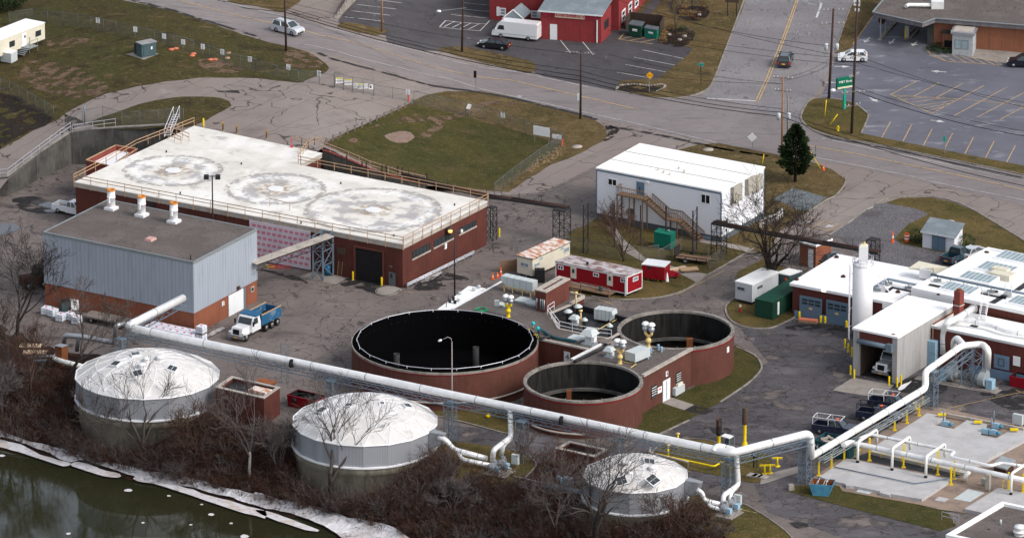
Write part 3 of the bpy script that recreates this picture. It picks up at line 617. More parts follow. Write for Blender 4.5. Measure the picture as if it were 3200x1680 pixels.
mat('roof_gravel',(.115,.098,.09),.95,layers=[('noise',.25,(.15,.13,.12),.42,.6,.8),('noise',5,(.06,.052,.048),.48,.66,.7),('noise',.3,(.035,.033,.033),.66,.74,.8),('ridge',.25,(.04,.035,.033),.008,.001,.6,(1,1,1),0,(.9,.5))],bump=(6,.5))
mat('roof_black',(.022,.022,.024),.45,layers=[('noise',.6,(.05,.048,.048),.5,.68,.8)])
mat('roof_slate',(.17,.2,.22),.9,layers=[('noise',.5,(.24,.27,.29),.45,.65,.8),('noise',5,(.1,.12,.13),.5,.7,.6)])
mat('roof_rusty',(.66,.6,.54),.7,layers=[('noise',1.1,(.42,.13,.05),.48,.54,.9,(1,2.2,1),.3)])
mat('roof_rusty_red',(.46,.42,.42),.6,.2,layers=[('noise',.7,(.2,.11,.09),.47,.56,.9,(1,1.6,1)),('noise',.4,(.62,.6,.6),.56,.66,.7)])
mat('coping',(.4,.355,.31),.9,layers=[('noise',.7,(.28,.25,.22),.46,.64,.8),('noise',3,(.58,.53,.48),.55,.7,.6)])
simple('cream',(.62,.58,.47),.6,n=.12);simple('trailer_red',(.25,.009,.016),.45,n=.12);simple('trailer_white',(.5,.52,.54),.6,n=.15);simple('brown_dark',(.07,.05,.04),.9)
mat('glass',(.03,.04,.045),.08,spec=.7);mat('glass_pale',(.22,.27,.3),.12,spec=.7);mat('glass_sky',(.25,.33,.36),.15,spec=.7,layers=[('noise',1,(.35,.42,.44),.45,.6,.8)])
simple('door_grey',(.1,.115,.125),.6,n=.1);simple('door_white',(.7,.72,.73),.6,n=.08);simple('door_blue',(.12,.18,.24),.6,n=.15);simple('sign_white',(.8,.8,.8),.6,n=.05);simple('shutter_black',(.012,.012,.014),.5)
simple('plinth_blue',(.16,.24,.34),.7,n=.15);simple('frp_grey',(.4,.42,.43),.6)
m=mat('chainlink',(.2,.21,.21),.7,.3);nt=m.node_tree;nt.nodes['Principled BSDF'].inputs['Alpha'].default_value=.16
def ring_roof(key,centres):
    m=mat(key,(.66,.635,.585),.9,layers=[('noise',.22,(.56,.53,.48),.45,.6,.8),('noise',1.1,(.42,.37,.31),.6,.72,.7),('noise',.12,(.76,.75,.72),.52,.62,.7),('noise',.5,(.5,.44,.35),.6,.7,.6),('noise',.35,(.36,.34,.33),.6,.68,.7,(1,1,1),0,(.5,1.5)),('noise',5,(.5,.47,.44),.55,.75,.4)],bump=(4,.2))
    nt=m.node_tree;N=nt.nodes;Lk=nt.links;b=N['Principled BSDF'];cur=b.inputs['Base Color'].links[0].from_socket
    tc=N.new('ShaderNodeTexCoord')
    def nz(sc,lo,hi,det=5,st=(1,1,1)):
        mp=N.new('ShaderNodeMapping');mp.inputs['Scale'].default_value=st;Lk.new(tc.outputs['Object'],mp.inputs[0])
        t=N.new('ShaderNodeTexNoise');t.inputs['Scale'].default_value=sc;t.inputs['Detail'].default_value=det;Lk.new(mp.outputs[0],t.inputs[0])
        r=N.new('ShaderNodeMapRange');r.inputs['From Min'].default_value=lo;r.inputs['From Max'].default_value=hi;Lk.new(t.outputs['Fac'],r.inputs[0]);return r.outputs[0]
    def mul(a,c):
        x=N.new('ShaderNodeMath');x.operation='MULTIPLY';Lk.new(a,x.inputs[0])
        if isinstance(c,float):x.inputs[1].default_value=c
        else:Lk.new(c,x.inputs[1])
        return x.outputs[0]
    patch=nz(1.9,.42,.5);soft=nz(.45,.47,.56);rusty=nz(1.3,.42,.6)
    for(c,R)in centres:
        d=N.new('ShaderNodeVectorMath');d.operation='DISTANCE';d.inputs[1].default_value=c
        sx=N.new('ShaderNodeVectorMath');sx.operation='MULTIPLY';sx.inputs[1].default_value=(1,1,0);Lk.new(tc.outputs['Object'],sx.inputs[0]);Lk.new(sx.outputs[0],d.inputs[0])
        w=N.new('ShaderNodeMath');w.operation='ADD';Lk.new(d.outputs['Value'],w.inputs[0]);wn=nz(.6,0,1);Lk.new(mul(wn,.9),w.inputs[1])
        def band(a0,a1,b0,b1):
            r1=N.new('ShaderNodeMapRange');r1.inputs['From Min'].default_value=a0;r1.inputs['From Max'].default_value=a1;Lk.new(w.outputs[0],r1.inputs[0])
            r2=N.new('ShaderNodeMapRange');r2.inputs['From Min'].default_value=b1;r2.inputs['From Max'].default_value=b0;Lk.new(w.outputs[0],r2.inputs[0]);return mul(r1.outputs[0],r2.outputs[0])
        for fac,col,k in((mul(band(R-.4,R-.2,R+.3,R+.55),patch),(.27,.25,.235),.8),(mul(band(-1,0,R-.2,R+.2),soft),(.34,.33,.33),.85),(mul(band(0,.6,2.4,3.6),rusty),(.3,.22,.14),.85),(mul(band(R-2.6,R-1.8,R-1,R-.6),patch),(.8,.79,.77),.6)):
            mx=N.new('ShaderNodeMix');mx.data_type='RGBA';Lk.new(mul(fac,float(k)),mx.inputs[0]);Lk.new(cur,mx.inputs[6]);mx.inputs[7].default_value=(*col,1);cur=mx.outputs[2]
    Lk.new(cur,b.inputs['Base Color']);return m
h1=6.05
b1=Bld('brick_hall','long maroon brick hall with a white stained concrete roof of three rings','building',(232,568),(1259,763),(1525,628),h1)
cent=[((540,533),6.75),((861,590),6.75),((1165.7,656),9.2)]
cl=[]
for px,R in cent:
    q=b1.lp(px,h1);cl.append(((q.x,q.y,0),R))
ring_roof('ring_roof',cl)
poly=[b1.lp(p,h1)for p in((232,568),(1259,763),(1525,628),(932,514),(1007,478),(607,393))]
def off_poly(pts,d):
    n=len(pts);out=[];pts=[Vec((p[0],p[1]))for p in pts]
    for i in range(n):
        a,b,c=pts[i-1],pts[i],pts[(i+1)%n];e1=(b-a).normalized();e2=(c-b).normalized()
        n1=Vec((-e1.y,e1.x));n2=Vec((-e2.y,e2.x));k=(n1+n2);k=k/max(.3,(1+n1.dot(n2)));out.append(b+k*d)
    return out
MB().prism([(p.x,p.y)for p in poly],h1-.12,h1).build('roof','ring_roof',b1.o)
inn=off_poly(poly,.03);MB().prism([(p.x,p.y)for p in inn],h1-.72,h1-.12).build('roof_edge_band','coping',b1.o)
inn=off_poly(poly,.12);MB().prism([(p.x,p.y)for p in inn],0,h1-.72).build('wall','brick_maroon',b1.o)
for c,R in cl:MB().lathe(c[0],c[1],[(1.07,h1),(1.07,h1+.1),(.001,h1+.13)],8,flat=True).build('disc_cover','metal_white',b1.o)
m=MB()
for px in QL(5,"640,35 1498,198 1040,430 340,335")+QL(4,"1360,110 310,0")+QL(0,"1255,1150 1820,1240"):
    q=b1.lp(px,h1);MB().cyl(q.x,q.y,h1,h1+.28,.1,8).build('roof_drain','steel_dark',b1.o)
def band_windows(a,b_):
    r=b1.rect('R',Q(5,*a),Q(5,*b_));b1.window('R',None,None,'steel_dark','glass',5,1,.1,rect=r,base=-.12);
    m=MB();b1.fbox(m,'R',r[0]-.1,r[1]+.1,r[2]-.2,r[2],.1,.02,-.12);m.build('sill','coping',b1.o)
band_windows((1185,545),(1318,533));band_windows((1347,462),(1490,443));band_windows((1537,372),(1665,350))
b1.panel('sign_plate','R',Q(5,1421,488),Q(5,1438,520),M['sign_white'],.05,base=-.12);s_,z_=b1.fr('R',Q(5,1429,506));ftext(b1,'1','R',s_,z_,.9,'black',-.06)
o,r=b1.panel('roller_door','F',Q(5,750,512),Q(5,955,775),M['shutter_black'],.03,z0=.02,base=-.12)
m=MB()
for k in range(12):b1.fbox(m,'F',r[0]+.05,r[1]-.05,.2+k*(r[3]-.4)/12,.24+k*(r[3]-.4)/12,.05,0,-.12)
m.build('door_ribs','steel_dark',o)
m=MB();b1.fbox(m,'F',r[0]-.25,r[0],0,r[3]+.25,.08,.02,-.12);b1.fbox(m,'F',r[1],r[1]+.25,0,r[3]+.25,.08,.02,-.12);b1.fbox(m,'F',r[0],r[1],r[3],r[3]+.25,.08,.02,-.12);m.build('door_frame','brick_brown',b1.o)
o,r=b1.panel('door','F',Q(5,1003,698),Q(5,1050,812),M['door_grey'],.05,z0=.05,base=-.12);m=MB();b1.fbox(m,'F',r[0]+.2,r[0]+.55,1.2,1.8,.07,0,-.12);m.build('pane','glass',o)
b1.panel('louvre','F',Q(5,610,512),Q(5,672,572),M['brown_dark'],.06,base=-.12);b1.panel('wall_lamp','F',Q(5,1010,648),Q(5,1028,664),M['brown_dark'],.3,base=-.12)
b1.panel('vent_door','F',Q(4,1122,165),Q(4,1160,222),M['steel_dark'],.05,base=-.12)
mat('sheathing',(.62,.55,.6),.6,layers=[('wnoise',.4,(.54,.44,.5),.45,.62,.7)]);simple('print_red',(.55,.03,.08),.6)
r=b1.rect('F',Q(4,1882,305),Q(5,413,692),-.12);r=(r[0],r[1],.15,r[3]);m=MB();b1.fbox(m,'F',*r,.06,.02,-.12)
nr=6;nc=int((r[1]-r[0])/.82)
for i in range(nr):
    for j in range(nc):
        x=r[0]+.25+j*.82+(.2 if i%2 else 0);z=r[2]+.4+i*(r[3]-r[2]-.5)/nr
        if x+.5<r[1]:
            m.mat(1);b1.fbox(m,'F',x,x+.52,z+.2,z+.46,.075,-.061,-.12);b1.fbox(m,'F',x+.08,x+.44,z+.1,z+.14,.075,-.061,-.12)
            m.mat(0)
            for k in(.08,.22,.36):b1.fbox(m,'F',x+k,x+k+.07,z+.26,z+.4,.08,-.076,-.12)
m.build('sheathing',[M['sheathing'],M['print_red']],b1.o)
s_,z_=b1.fr('R',Q(5,1445,385));m=MB();m.cb((b1.L+.3,s_,z_),(.9,.7,.8));m.tube([(b1.L+.2,s_,z_),(b1.L+1.1,s_,z_-.1)],[.45,.55],10);m.build('exhaust_vent','brown_dark',b1.o)
s_,z_=b1.fr('R',Q(5,1552,390));m=MB();m.cb((b1.L+.25,s_,z_),(.5,.45,.4));m.build('wall_lamp','frame_white',b1.o)
an=[b1.lp(p,5.4)for p in(Q(0,650,1215),Q(0,842,1262),Q(0,1035,1130),Q(0,872,1103))]
pp=[(p.x,p.y)for p in an];ax=MB().prism(pp,0,4.6).build('annex','brick_red',b1.o)
m=MB();i2=off_poly(an,.35)
for k in range(4):
    a,b_=Vec(pp[k]),Vec(pp[(k+1)%4]);c,d=i2[(k+1)%4],i2[k];m.prism([a,b_,c,d],4.6,5.5)
m.build('parapet','brick_red',ax);MB().prism([(p.x,p.y)for p in i2],4.6,4.95).build('roof_membrane','roof_bright',ax)
m=MB()
for k in range(4):m.bar((*pp[k],5.55),(*pp[(k+1)%4],5.55),.2,.1)
m.build('timber_rim','timber',ax)
def guard(label,pxs,z,spacing,out=.06,drop=.75,rails=(1.05,.6),lo=0.0,mt='timber',dbl=True):
    pts=[P(p,z)for p in pxs];o=T('timber_guardrail',label,'railing',pts[0],0,'timber guardrails on the hall roof');po=MB();ra=MB()
    for a,b in zip(pts,pts[1:]):
        k=max(1,round((b-a).length/spacing));
        for r_ in rails:ra.bar(a+Vec((0,0,r_)),b+Vec((0,0,r_)),.05,.09)
        for i in range(k+1):
            p=a.lerp(b,i/k);MB().bar(p-Vec((0,0,drop)),p+Vec((0,0,1.12)),.08,.08).build('post',M[mt],o,world=1)
    ra.build('rail',M[mt],o,world=1);return o
guard('long timber guardrail clamped along the front edge of the white hall roof',[(231,568.5),(1259.5,764.5)],h1,2.75)
guard('timber guardrail above the hall end wall with the window bands',[(1261,763.5),(1526,628.5)],h1,2.35)
guard('timber guardrail along the rear edge of the hall roof beside the lawn',[(1524,625.5),(940,513),(932,511)],h1,2.6,drop=0)
guard('timber guardrail round the stair notch at the back of the hall roof',[Q(1,318,1200),Q(1,395,1120),Q(1,440,1095),Q(1,500,1090)],h1,1.3,drop=0)
guard('timber guardrail on the left edge of the hall roof above the annex',[(232,567),Q(0,800,1245),Q(0,1030,1112),Q(0,1465,925+18)],h1,2.6,drop=.2)
guard('short timber guardrail at the rear corner of the hall roof by the bollards',[Q(1,270,1085),Q(1,345,1098),Q(1,395,1115)],h1,1.7,drop=0)
guard('free standing timber rail in the middle of the hall roof',[Q(5,105,200),Q(5,255,235)],h1,3,drop=0,rails=(1.0,))
guard('small timber rail stand by the back corner of the hall roof, nearer the annex',[Q(0,1270,1045),Q(0,1365,1085)],h1,1.6,drop=0,rails=(1.0,.5))
guard('small timber rail stand by the back corner of the hall roof, nearer the plaza',[Q(0,1330,1020),Q(0,1425,1062)],h1,1.6,drop=0,rails=(1.0,.5))
m=MB();q0=P(Q(1,268,1110),h1);m.frustum(q0.x,q0.y,h1,h1+.3,.4,.4,.15,.15);m.bar((q0.x,q0.y,h1+.5),(q0.x,q0.y,h1+1.2),.1);tag(m.build('barricade_post','print_red',loc=(q0.x,q0.y,h1)),'red barricade post at the back edge of the hall roof','post')
p0,p1=P(Q(0,1240,1030),h1),P(Q(0,1310,900),h1+.3)
st=T('metal_stair','white metal stair with handrails at the back left corner of the hall roof','stairs',p0)
m=MB();off=Vec((.8,.3,0))
for s_ in(Vec((0,0,0)),off):m.bar(p0+s_,p1+s_+Vec((0,0,.8)),.08,.2)
m.build('stringer','rail_grey',st,world=1)
m=MB()
for k in range(9):
    t=(k+.5)/9;c=p0.lerp(p1+Vec((0,0,.8)),t);m.bar(c,c+off,.25,.04)
m.build('tread','rail_grey',st,world=1)
m=MB()
for s_ in(Vec((0,0,0)),off):
    m.bar(p0+s_+Vec((0,0,1)),p1+s_+Vec((0,0,1.8)),.06);m.bar(p0+s_,p0+s_+Vec((0,0,1)),.06);m.bar(p1+s_,p1+s_+Vec((0,0,1.8)),.06)
m.build('handrail','rail_white',st,world=1)
def strip_wall(name,label,pts,zt,th,zb,mt,cop=None,away=1,cat='wall'):
    """pts world xy(z ignored); zt top heights"""
    o=T(name,label,cat,(pts[0].x,pts[0].y,zb));m=MB();c=MB()
    for i in range(len(pts)-1):
        a,b=pts[i].to_2d(),pts[i+1].to_2d();d=(b-a).normalized();n=Vec((-d.y,d.x))*th*away;za,zb2=zt[i],zt[i+1]
        def blk(mb,a,b,n,b0,t0,t1):mb.add([(a.x,a.y,b0),(b.x,b.y,b0),(b.x+n.x,b.y+n.y,b0),(a.x+n.x,a.y+n.y,b0),(a.x,a.y,t0),(b.x,b.y,t1),(b.x+n.x,b.y+n.y,t1),(a.x+n.x,a.y+n.y,t0)],[(3,2,1,0),(4,5,6,7),(0,1,5,4),(1,2,6,5),(2,3,7,6),(3,0,4,7)])
        blk(m,a,b,n,zb,za,zb2)
        if cop:
            e=n.normalized()*.05;m2=n+e*2
            c.add([(a.x-e.x,a.y-e.y,za),(b.x-e.x,b.y-e.y,zb2),(b.x-e.x+m2.x,b.y-e.y+m2.y,zb2),(a.x-e.x+m2.x,a.y-e.y+m2.y,za),(a.x-e.x,a.y-e.y,za+.12),(b.x-e.x,b.y-e.y,zb2+.12),(b.x-e.x+m2.x,b.y-e.y+m2.y,zb2+.12),(a.x-e.x+m2.x,a.y-e.y+m2.y,za+.12)],[(3,2,1,0),(4,5,6,7),(0,1,5,4),(1,2,6,5),(2,3,7,6),(3,0,4,7)])
    m.build('wall',M[mt],o,world=1)
    if cop:c.build('coping',M[cop],o,world=1)
    return o
rp=[G(p,'U')for p in[(-60,596)]+QL(0,"0,1352 60,1345 300,1165 532,1012 700,990 900,975 1120,964 1275,955 1340,965")]
rp=densify(rp,'U',4)
strip_wall('retaining_wall','tall stained concrete retaining wall holding the upper drive',rp,[p.z+.22 for p in rp],.45,-.3,'old_concrete','kerb')
rr=[p+Vec((0,0,.3))for p in[G(q,'U')for q in[(-60,596)]+QL(0,"0,1352 60,1345 300,1165 532,1012")]]
rr=[v for v in densify(rr,'U',5)];rr=[v+Vec((0,0,.3))for v in rr]
railing('metal_railing','long grey metal railing on the retaining wall beside the curved drive','railing',rr,1.07,2.4,'rail_grey')
railing('metal_railing','short grey metal railing from the retaining wall corner toward the brick hall','railing',[G(q,'U')+Vec((0,0,.3))for q in QL(0,"545,1018 700,992 872,968")],1.07,2.0,'rail_grey')
rq=[G(p,'U')for p in QL(1,"500,1165 560,1185 700,1240 860,1310 1000,1352")+[(1250,572),(1330,590)]]
rq=densify(rq,'U',3)
strip_wall('retaining_wall','brick topped retaining wall dropping along the lawn behind the hall',rq,[p.z+.55 for p in rq],.35,-.3,'old_concrete','brick_red')
railing('metal_railing','red and white sloping railing along the lawn behind the hall','railing',[p+Vec((0,0,.7))for p in rq],1.0,2.0,'rail_pink' if 'rail_pink' in M else(simple('rail_pink',(.5,.3,.27),.6)or 'rail_pink'))
fence('chain link fence along the top of the hillside hung with white signs',densify(gw(QL(0,"70,190 245,165 590,205 880,265 1165,330 1460,400 1700,490 1931,545"),'U'),'U',6),1.9,3.2)
fence('chain link fence crossing the drive mouth up to the sign gate',densify(gw(QL(1,"0,545 160,590 320,625 478,640 590,660"),'U'),'U',6),1.8,3.2)
fence('chain link fence from the sign gate to the corner of the lawn',densify(gw(QL(1,"890,722 1030,745 1150,765"),'U'),'U',6),1.6,3.2)
fence('chain link fence along the road side of the lawn, sagging in the middle',densify(gw(QL(1,"1190,785 1430,840 1580,875 1720,900 1931,970")+QL(2,"0,975 200,1040 385,1103"),'U'),'U',6),1.9,3.2)
fence('chain link fence down the right side of the lawn above brown leaves',densify(gw(QL(2,"385,1103 300,1165 210,1225 0,1375"),'U')+[G(Q(5,1800,130),'U')],'U',5),1.9,3.2)
fence('low bare rail fence on the slope left of the curved drive',densify(gw(QL(0,"-80,640 5,690 145,755 270,830 405,905"),'U'),'U',5),2.0,3.0)
fence('chain link fence round the small grass wedge by the hall corner',densify(gw(QL(0,"640,950 775,925 920,965 1055,960 1195,950 1340,938 1385,945"),'U'),'U',5),2.3,3.0)
fence('open chain link gate leaf at the end of the curved drive',gw(QL(0,"500,1010 560,975 622,935"),'U'),1.9,1.8)
gp=G(Q(0,640,935),'U');m=MB();m.tube([gp,gp+Vec((0,0,2.6))],.12,8);tag(m.build('gate_post','truss_blue',loc=gp),'thick blue grey gate post at the end of the curved drive','post')
gt=fence('chain link entrance gate carrying six notice boards',gw(QL(1,"593,662 660,680 728,698 808,708 888,725"),'U'),2.2,2.2,name='sign_gate')
gt['category']='gate'
simple('sign_yellow',(.75,.65,.05),.6,n=.05)
ga,gb=G(Q(1,593,662),'U'),G(Q(1,888,725),'U');gd=(gb-ga).normalized();gr=math.atan2(gd.y,gd.x)
boards=[(602,585,660,627,'white and yellow warning board, leftmost on the sign gate',1,'CAUTION'),(666,598,723,640,'white and yellow warning board, second from the left on the sign gate',1,'CAUTION'),(735,628,768,660,'plain white notice reading NO PARKING on the sign gate',0,'NO\nPARKING'),(772,630,806,668,'small white notice with a yellow top on the sign gate',1,'SITE\nSAFETY'),(812,632,845,666,'white notice with fine text, second from the right on the sign gate',0,'VISITORS\nSIGN IN'),(850,638,883,672,'white board with a dark emblem, rightmost on the sign gate',2,'')]
for x0,y0,x1,y1,lb,kd,tx in boards:
    a=onplane(Q(1,x0,y0),ga,gd.x,gd.y);b=onplane(Q(1,x1,y1),ga,gd.x,gd.y);wd=(b-a).to_2d().length;hh=a.z-b.z
    o=T('notice_board',lb,'sign',(a.x,a.y,b.z),gr,'notice boards on the entrance gate')
    MB().box(0,-.1,0,wd,-.06,hh).build('board','sign_white',o)
    if kd==1:MB().box(0,-.11,hh*.8,wd,-.1,hh).build('header','sign_yellow',o)
    if tx:text(tx,.26,M['black'],o,(wd/2,-.115,hh*(.42 if kd==1 else.5)),(math.pi/2,0,0))
    if kd==1:text('!',.3,M['black'],o,(wd*.2,-.115,hh*.86),(math.pi/2,0,0))
    if kd==2:m=MB();m.box(wd*.2,-.11,hh*.2,wd*.42,-.1,hh*.85);m.add([(wd*.42,-.11,hh*.35),(wd*.85,-.11,hh*.8),(wd*.7,-.11,hh*.85),(wd*.42,-.11,hh*.6)],[(0,1,2,3)]);m.add([(wd*.42,-.11,hh*.5),(wd*.85,-.11,hh*.25),(wd*.7,-.11,hh*.2),(wd*.42,-.11,hh*.35)],[(0,3,2,1)]);m.build('emblem','black',o)
def small_sign(px,lb,zoff=1.15,w=.62,hh=.75,rz=-.5,s='U'):
    p=G(px,s);o=T('fence_sign',lb,'sign',p,rz,'white signs on the perimeter fence')
    MB().box(-w/2,-.12,zoff,w/2,-.08,zoff+hh).build('panel','sign_white',o)
    MB().box(-.02,-.13,zoff-.9,.03,-.12,zoff+hh).build('strap','galv',o);return o
sg=[(0,742,232,'nearest the cream trailer'),(0,1024,300,'behind the grey transformer'),(0,1241,352,'just right of the transformer'),(0,1385,395,'above the first pair of sandbags'),(0,1533,430,'above the second sandbags'),(0,1680,470,'beside the round covers'),(0,1888,525,'between the round covers and the roadside bush'),(1,247,585,'below the leafy mound by the road'),(1,478,632,'on the drive left of the sign gate'),(1,1148,772,'over the orange marker at the lawn corner'),(1,1864,945,'on the road side of the lawn, right of the leaning one')]
for k,x,y,t_ in sg:small_sign(Q(k,x,y),'small white fence sign '+t_)
o=small_sign(Q(1,1575,872),'small white sign leaning with the sagging fence panel by the lawn');o.rotation_euler=(.25,.3,.4)
for(x0,y0,x1,y1,lb)in((162,950,283,1035,'large white board facing away on the fence at the lawn corner'),(305,1015,336,1048,'small pale board left of its twin at the lawn corner fence'),(338,1018,372,1052,'small pale board right of its twin at the lawn corner fence')):
    bs=G(Q(2,(x0+x1)/2,y1+45),'U');d=Vec((.86,-.5));a=onplane(Q(2,x0,y0),bs,d.x,d.y);b=onplane(Q(2,x1,y1),bs,d.x,d.y)
    o=T('board_sign',lb,'sign',(a.x,a.y,bs.z),math.atan2(d.y,d.x));wd=(b-a).to_2d().length;m=MB();m.box(0,-.04,b.z-bs.z,wd,0,a.z-bs.z+.1);m.build('panel','sign_white',o)
    m=MB();m.box(.1,.02,0,.2,.1,a.z-bs.z);m.box(wd-.2,.02,0,wd-.1,.1,a.z-bs.z);m.build('posts','timber_grey',o)
for px,lb in((Q(1,1150,765),'orange marker post at the road corner of the lawn'),(Q(2,381,1102),'orange marker post at the right corner of the lawn')):
    p=G(px,'U');tag(MB().box(p.x-.1,p.y-.1,p.z,p.x+.1,p.y+.1,p.z+.95).build('marker_post','orange',loc=p),lb,'post')
gp=T('timber_guardrail','low dark timber barrier with stubby posts between plaza and lawn','barrier',G(Q(1,1180,790),'U'))
ps=[G(p,'U')for p in QL(1,"1180,790 1125,815 1075,840 1022,865 968,890 912,914 862,937 800,965 745,988 692,1010 636,1037 582,1060 530,1085")]
pm=MB()
for i,p in enumerate(ps):
    q=MB();q.M=Matrix.Translation(p);q.cb((0,0,.4),(.26,.26,.9));q.build('post','timber_grey',gp,world=1)
m=MB();m.tube([p+Vec((-.15,0,.35))for p in ps],.09,6);m.build('rail','timber_grey',gp,world=1)
bag=T('sandbag','x','sandbag',(0,0,0));mm=MB();mm.lathe(0,0,[(.001,0),(.34,.03),(.42,.12),(.34,.22),(.001,.26)],10);
simple('bag_orange',(.62,.19,.11),.9)
mm.build('bag_body','bag_orange',bag);MB().box(-.5,-.04,.08,-.36,.04,.16).build('tied_end','bag_orange',bag)
bs=[(1292,380),(1327,373),(1460,412),(1450,427),(1590,457),(1622,455)]
lbs=['faded orange sandbag at the fence foot, left one of the pair nearest the transformer','faded orange sandbag at the fence foot, right one of the pair nearest the transformer','faded orange sandbag at the fence foot, upper one of the middle pair','faded orange sandbag at the fence foot, lower one of the middle pair','faded orange sandbag on the soil patch, left of its pair','faded orange sandbag on the soil patch, right of its pair']
place(bag,[(G(Q(0,x,y),'U'),RU(-.6,.6))for x,y in bs],lbs,'sandbags along the hillside fence')
for(x,y),lb in(((1722,404),'round tan cover on the grass, the farther of two by the fence'),((1715,442),'round tan cover on the grass, the nearer of two by the fence')):
    p=G(Q(0,x,y),'U');tag(MB().lathe(p.x,p.y,[(.38,p.z),(.38,p.z+.15),(.001,p.z+.17)],14).build('round_cover','timber',loc=p),lb,'cover')
for k,x,y,r_,lb in((2,490,1105,.75,'round tan manhole cover on the grass left of the driveway'),(2,1480,1127,.75,'round pale cover on the grass behind the white block'),(7,1375,316,.6,'round pale cover on the lawn behind the small shed'),(5,1350,895,.6,'round iron manhole lid in the asphalt near the lamp post'),(10,1700,1010,.6,'round iron manhole lid in the service road by the blowers'),(6,1795,1200,.6,'round iron manhole lid in the asphalt right of the brick tank')):
    p=G(Q(k,x,y),'U' if k==2 else 'Z',.06);tag(MB().lathe(p.x,p.y,[(r_,p.z-.1),(r_,p.z+.02),(.001,p.z+.03)],18).build('manhole_cover',M['coping' if k in(2,7)else 'yard'],loc=p),lb,'manhole cover')
pz=G(Q(0,1070,440),'U').z
sheet_w('transformer_pad',[G(p,'U').to_2d()for p in QL(0,"945,415 1085,458 1200,412 1110,385")],M['concrete'],.1,'U')
tb=Bld('transformer','teal grey outdoor transformer cabinet on a concrete pad on the hillside','transformer',Q(0,1028,322),Q(0,1068,340),Q(0,1130,310),pz+2.0,pz,w=2.4)
L_,W_=tb.L,tb.W
MB().box(0,0,.1,L_,W_,2.0).build('cabinet','cabinet_teal',tb.o);MB().box(-.08,-.08,2.0,L_+.08,W_+.08,2.12).build('lid','cabinet_lid',tb.o)
MB().box(-.9,0.2,.1,-.1,W_*.9,1.7).build('radiator','steel_dark',tb.o);MB().box(-1.15,W_*.4,.1,-.9,W_*.9,1.6).build('switch_box','cabinet_teal',tb.o)
m=MB();tb.fbox(m,'R',.3,W_-.3,.3,1.85,.05);m.build('door','cabinet_teal',tb.o);m=MB();tb.fbox(m,'R',W_*.62,W_*.72,1.1,1.5,.08);m.build('label_plate','sign_white',tb.o)
h2=9.75
g=Bld('clad_building','tall building of grey ribbed cladding over an orange brick base','building',(135,726),(604,820),(803,716),h2)
zc=2.92
g.mb().box(.06,.06,0,g.L-.06,g.W-.06,zc).build('brick_base','brick_orange',g.o);g.mb().box(0,0,zc,g.L,g.W,h2-.1).build('cladding','clad_grey',g.o)
g.mb().box(.15,.15,h2-.1,g.L-.15,g.W-.15,h2+.02).build('roof','roof_gravel',g.o)
m=g.mb();e=.16
m.box(-.04,-.04,h2-.25,g.L+.04,e,h2+.1);m.box(-.04,g.W-e,h2-.25,g.L+.04,g.W+.04,h2+.1);m.box(-.04,e,h2-.25,e,g.W-e,h2+.1);m.box(g.L-e,e,h2-.25,g.L+.04,g.W-e,h2+.1);m.build('parapet_trim','galv',g.o)
simple('rust_orange',(.55,.22,.05),.9)
for x,y in((840,232),(1070,282),(1312,330)):
    q=g.lp(Q(4,x,y-5),h2);m=MB();m.box(q.x-.7,q.y-.7,h2,q.x+.7,q.y+.7,h2+.35);s_=m.build('stack_curb','metal_white',g.o)
    MB().lathe(q.x,q.y,[(.52,h2+.3),(.52,h2+1.6),(.56,h2+1.62),(.56,h2+1.72),(.52,h2+1.74),(.52,h2+2.75)],18).build('stack','metal_white',s_)
    MB().lathe(q.x,q.y,[(.55,h2+2.55),(.55,h2+2.75),(.42,h2+2.75),(.42,h2+1.4),(.001,h2+1.4)],18).build('rusty_rim','rust_orange',s_)
    MB().cb((q.x+.05,q.y-.6,h2+1.5),(.25,.3,.9)).build('damper_box','metal_white',s_)
q=g.lp(Q(4,1135,458),h2);MB().frustum(q.x,q.y,h2,h2+.3,1.1,1.3,.95,1.15).build('roof_hatch','rail_pink',g.o)
q=g.lp(Q(4,1438,605),h2);MB().cyl(q.x,q.y,h2,h2+.6,.09,8).build('vent_pipe','steel_dark',g.o)
o,r=g.panel('door','R',Q(4,1722,880),Q(4,1838,1060),M['door_white'],.06,z0=.03)
g.panel('jamb','R',Q(4,1833,818),Q(4,1850,990),M['truss_blue'],.09,z0=.03)
g.panel('wall_lamp','R',Q(4,1785,810),Q(4,1800,826),M['brown_dark'],.3)
g.panel('sign_plate','R',Q(4,1673,925),Q(4,1690,950),M['sign_white'],.06);s_,z_=g.fr('R',Q(4,1682,940));ftext(g,'2','R',s_,z_,.75,'black')
g.window('R',Q(4,1890,815),Q(4,1915,842),'coping','glass',1,1,.12)
br=T('access_bridge','pale plank access bridge from the clad building up to the hall roof','bridge',P(Q(5,20,640),5.6))
a0,a1=P(Q(5,-30,628),5.6),P(Q(5,560,418),6.15);d=(a1-a0).normalized();n=Vec((-d.y,d.x,0)).normalized()*.75
m=MB();m.add([a0-n,a1-n,a1+n,a0+n,a0-n-Vec((0,0,.12)),a1-n-Vec((0,0,.12)),a1+n-Vec((0,0,.12)),a0+n-Vec((0,0,.12))],[(0,1,2,3),(7,6,5,4),(4,5,1,0),(5,6,2,1),(6,7,3,2),(7,4,0,3)]);m.build('deck','coping',br,world=1)
m=MB();
for sg_ in(n,-n):
    m.bar(a0+sg_-Vec((0,0,.2)),a1+sg_-Vec((0,0,.2)),.08,.16);m.bar(a0+sg_-Vec((0,0,.9)),a1+sg_-Vec((0,0,.9)),.08)
    for k in range(14):
        p,q=a0.lerp(a1,k/14)+sg_,a0.lerp(a1,(k+1)/14)+sg_;m.bar(p-Vec((0,0,.2 if k%2 else.9)),q-Vec((0,0,.9 if k%2 else.2)),.05)
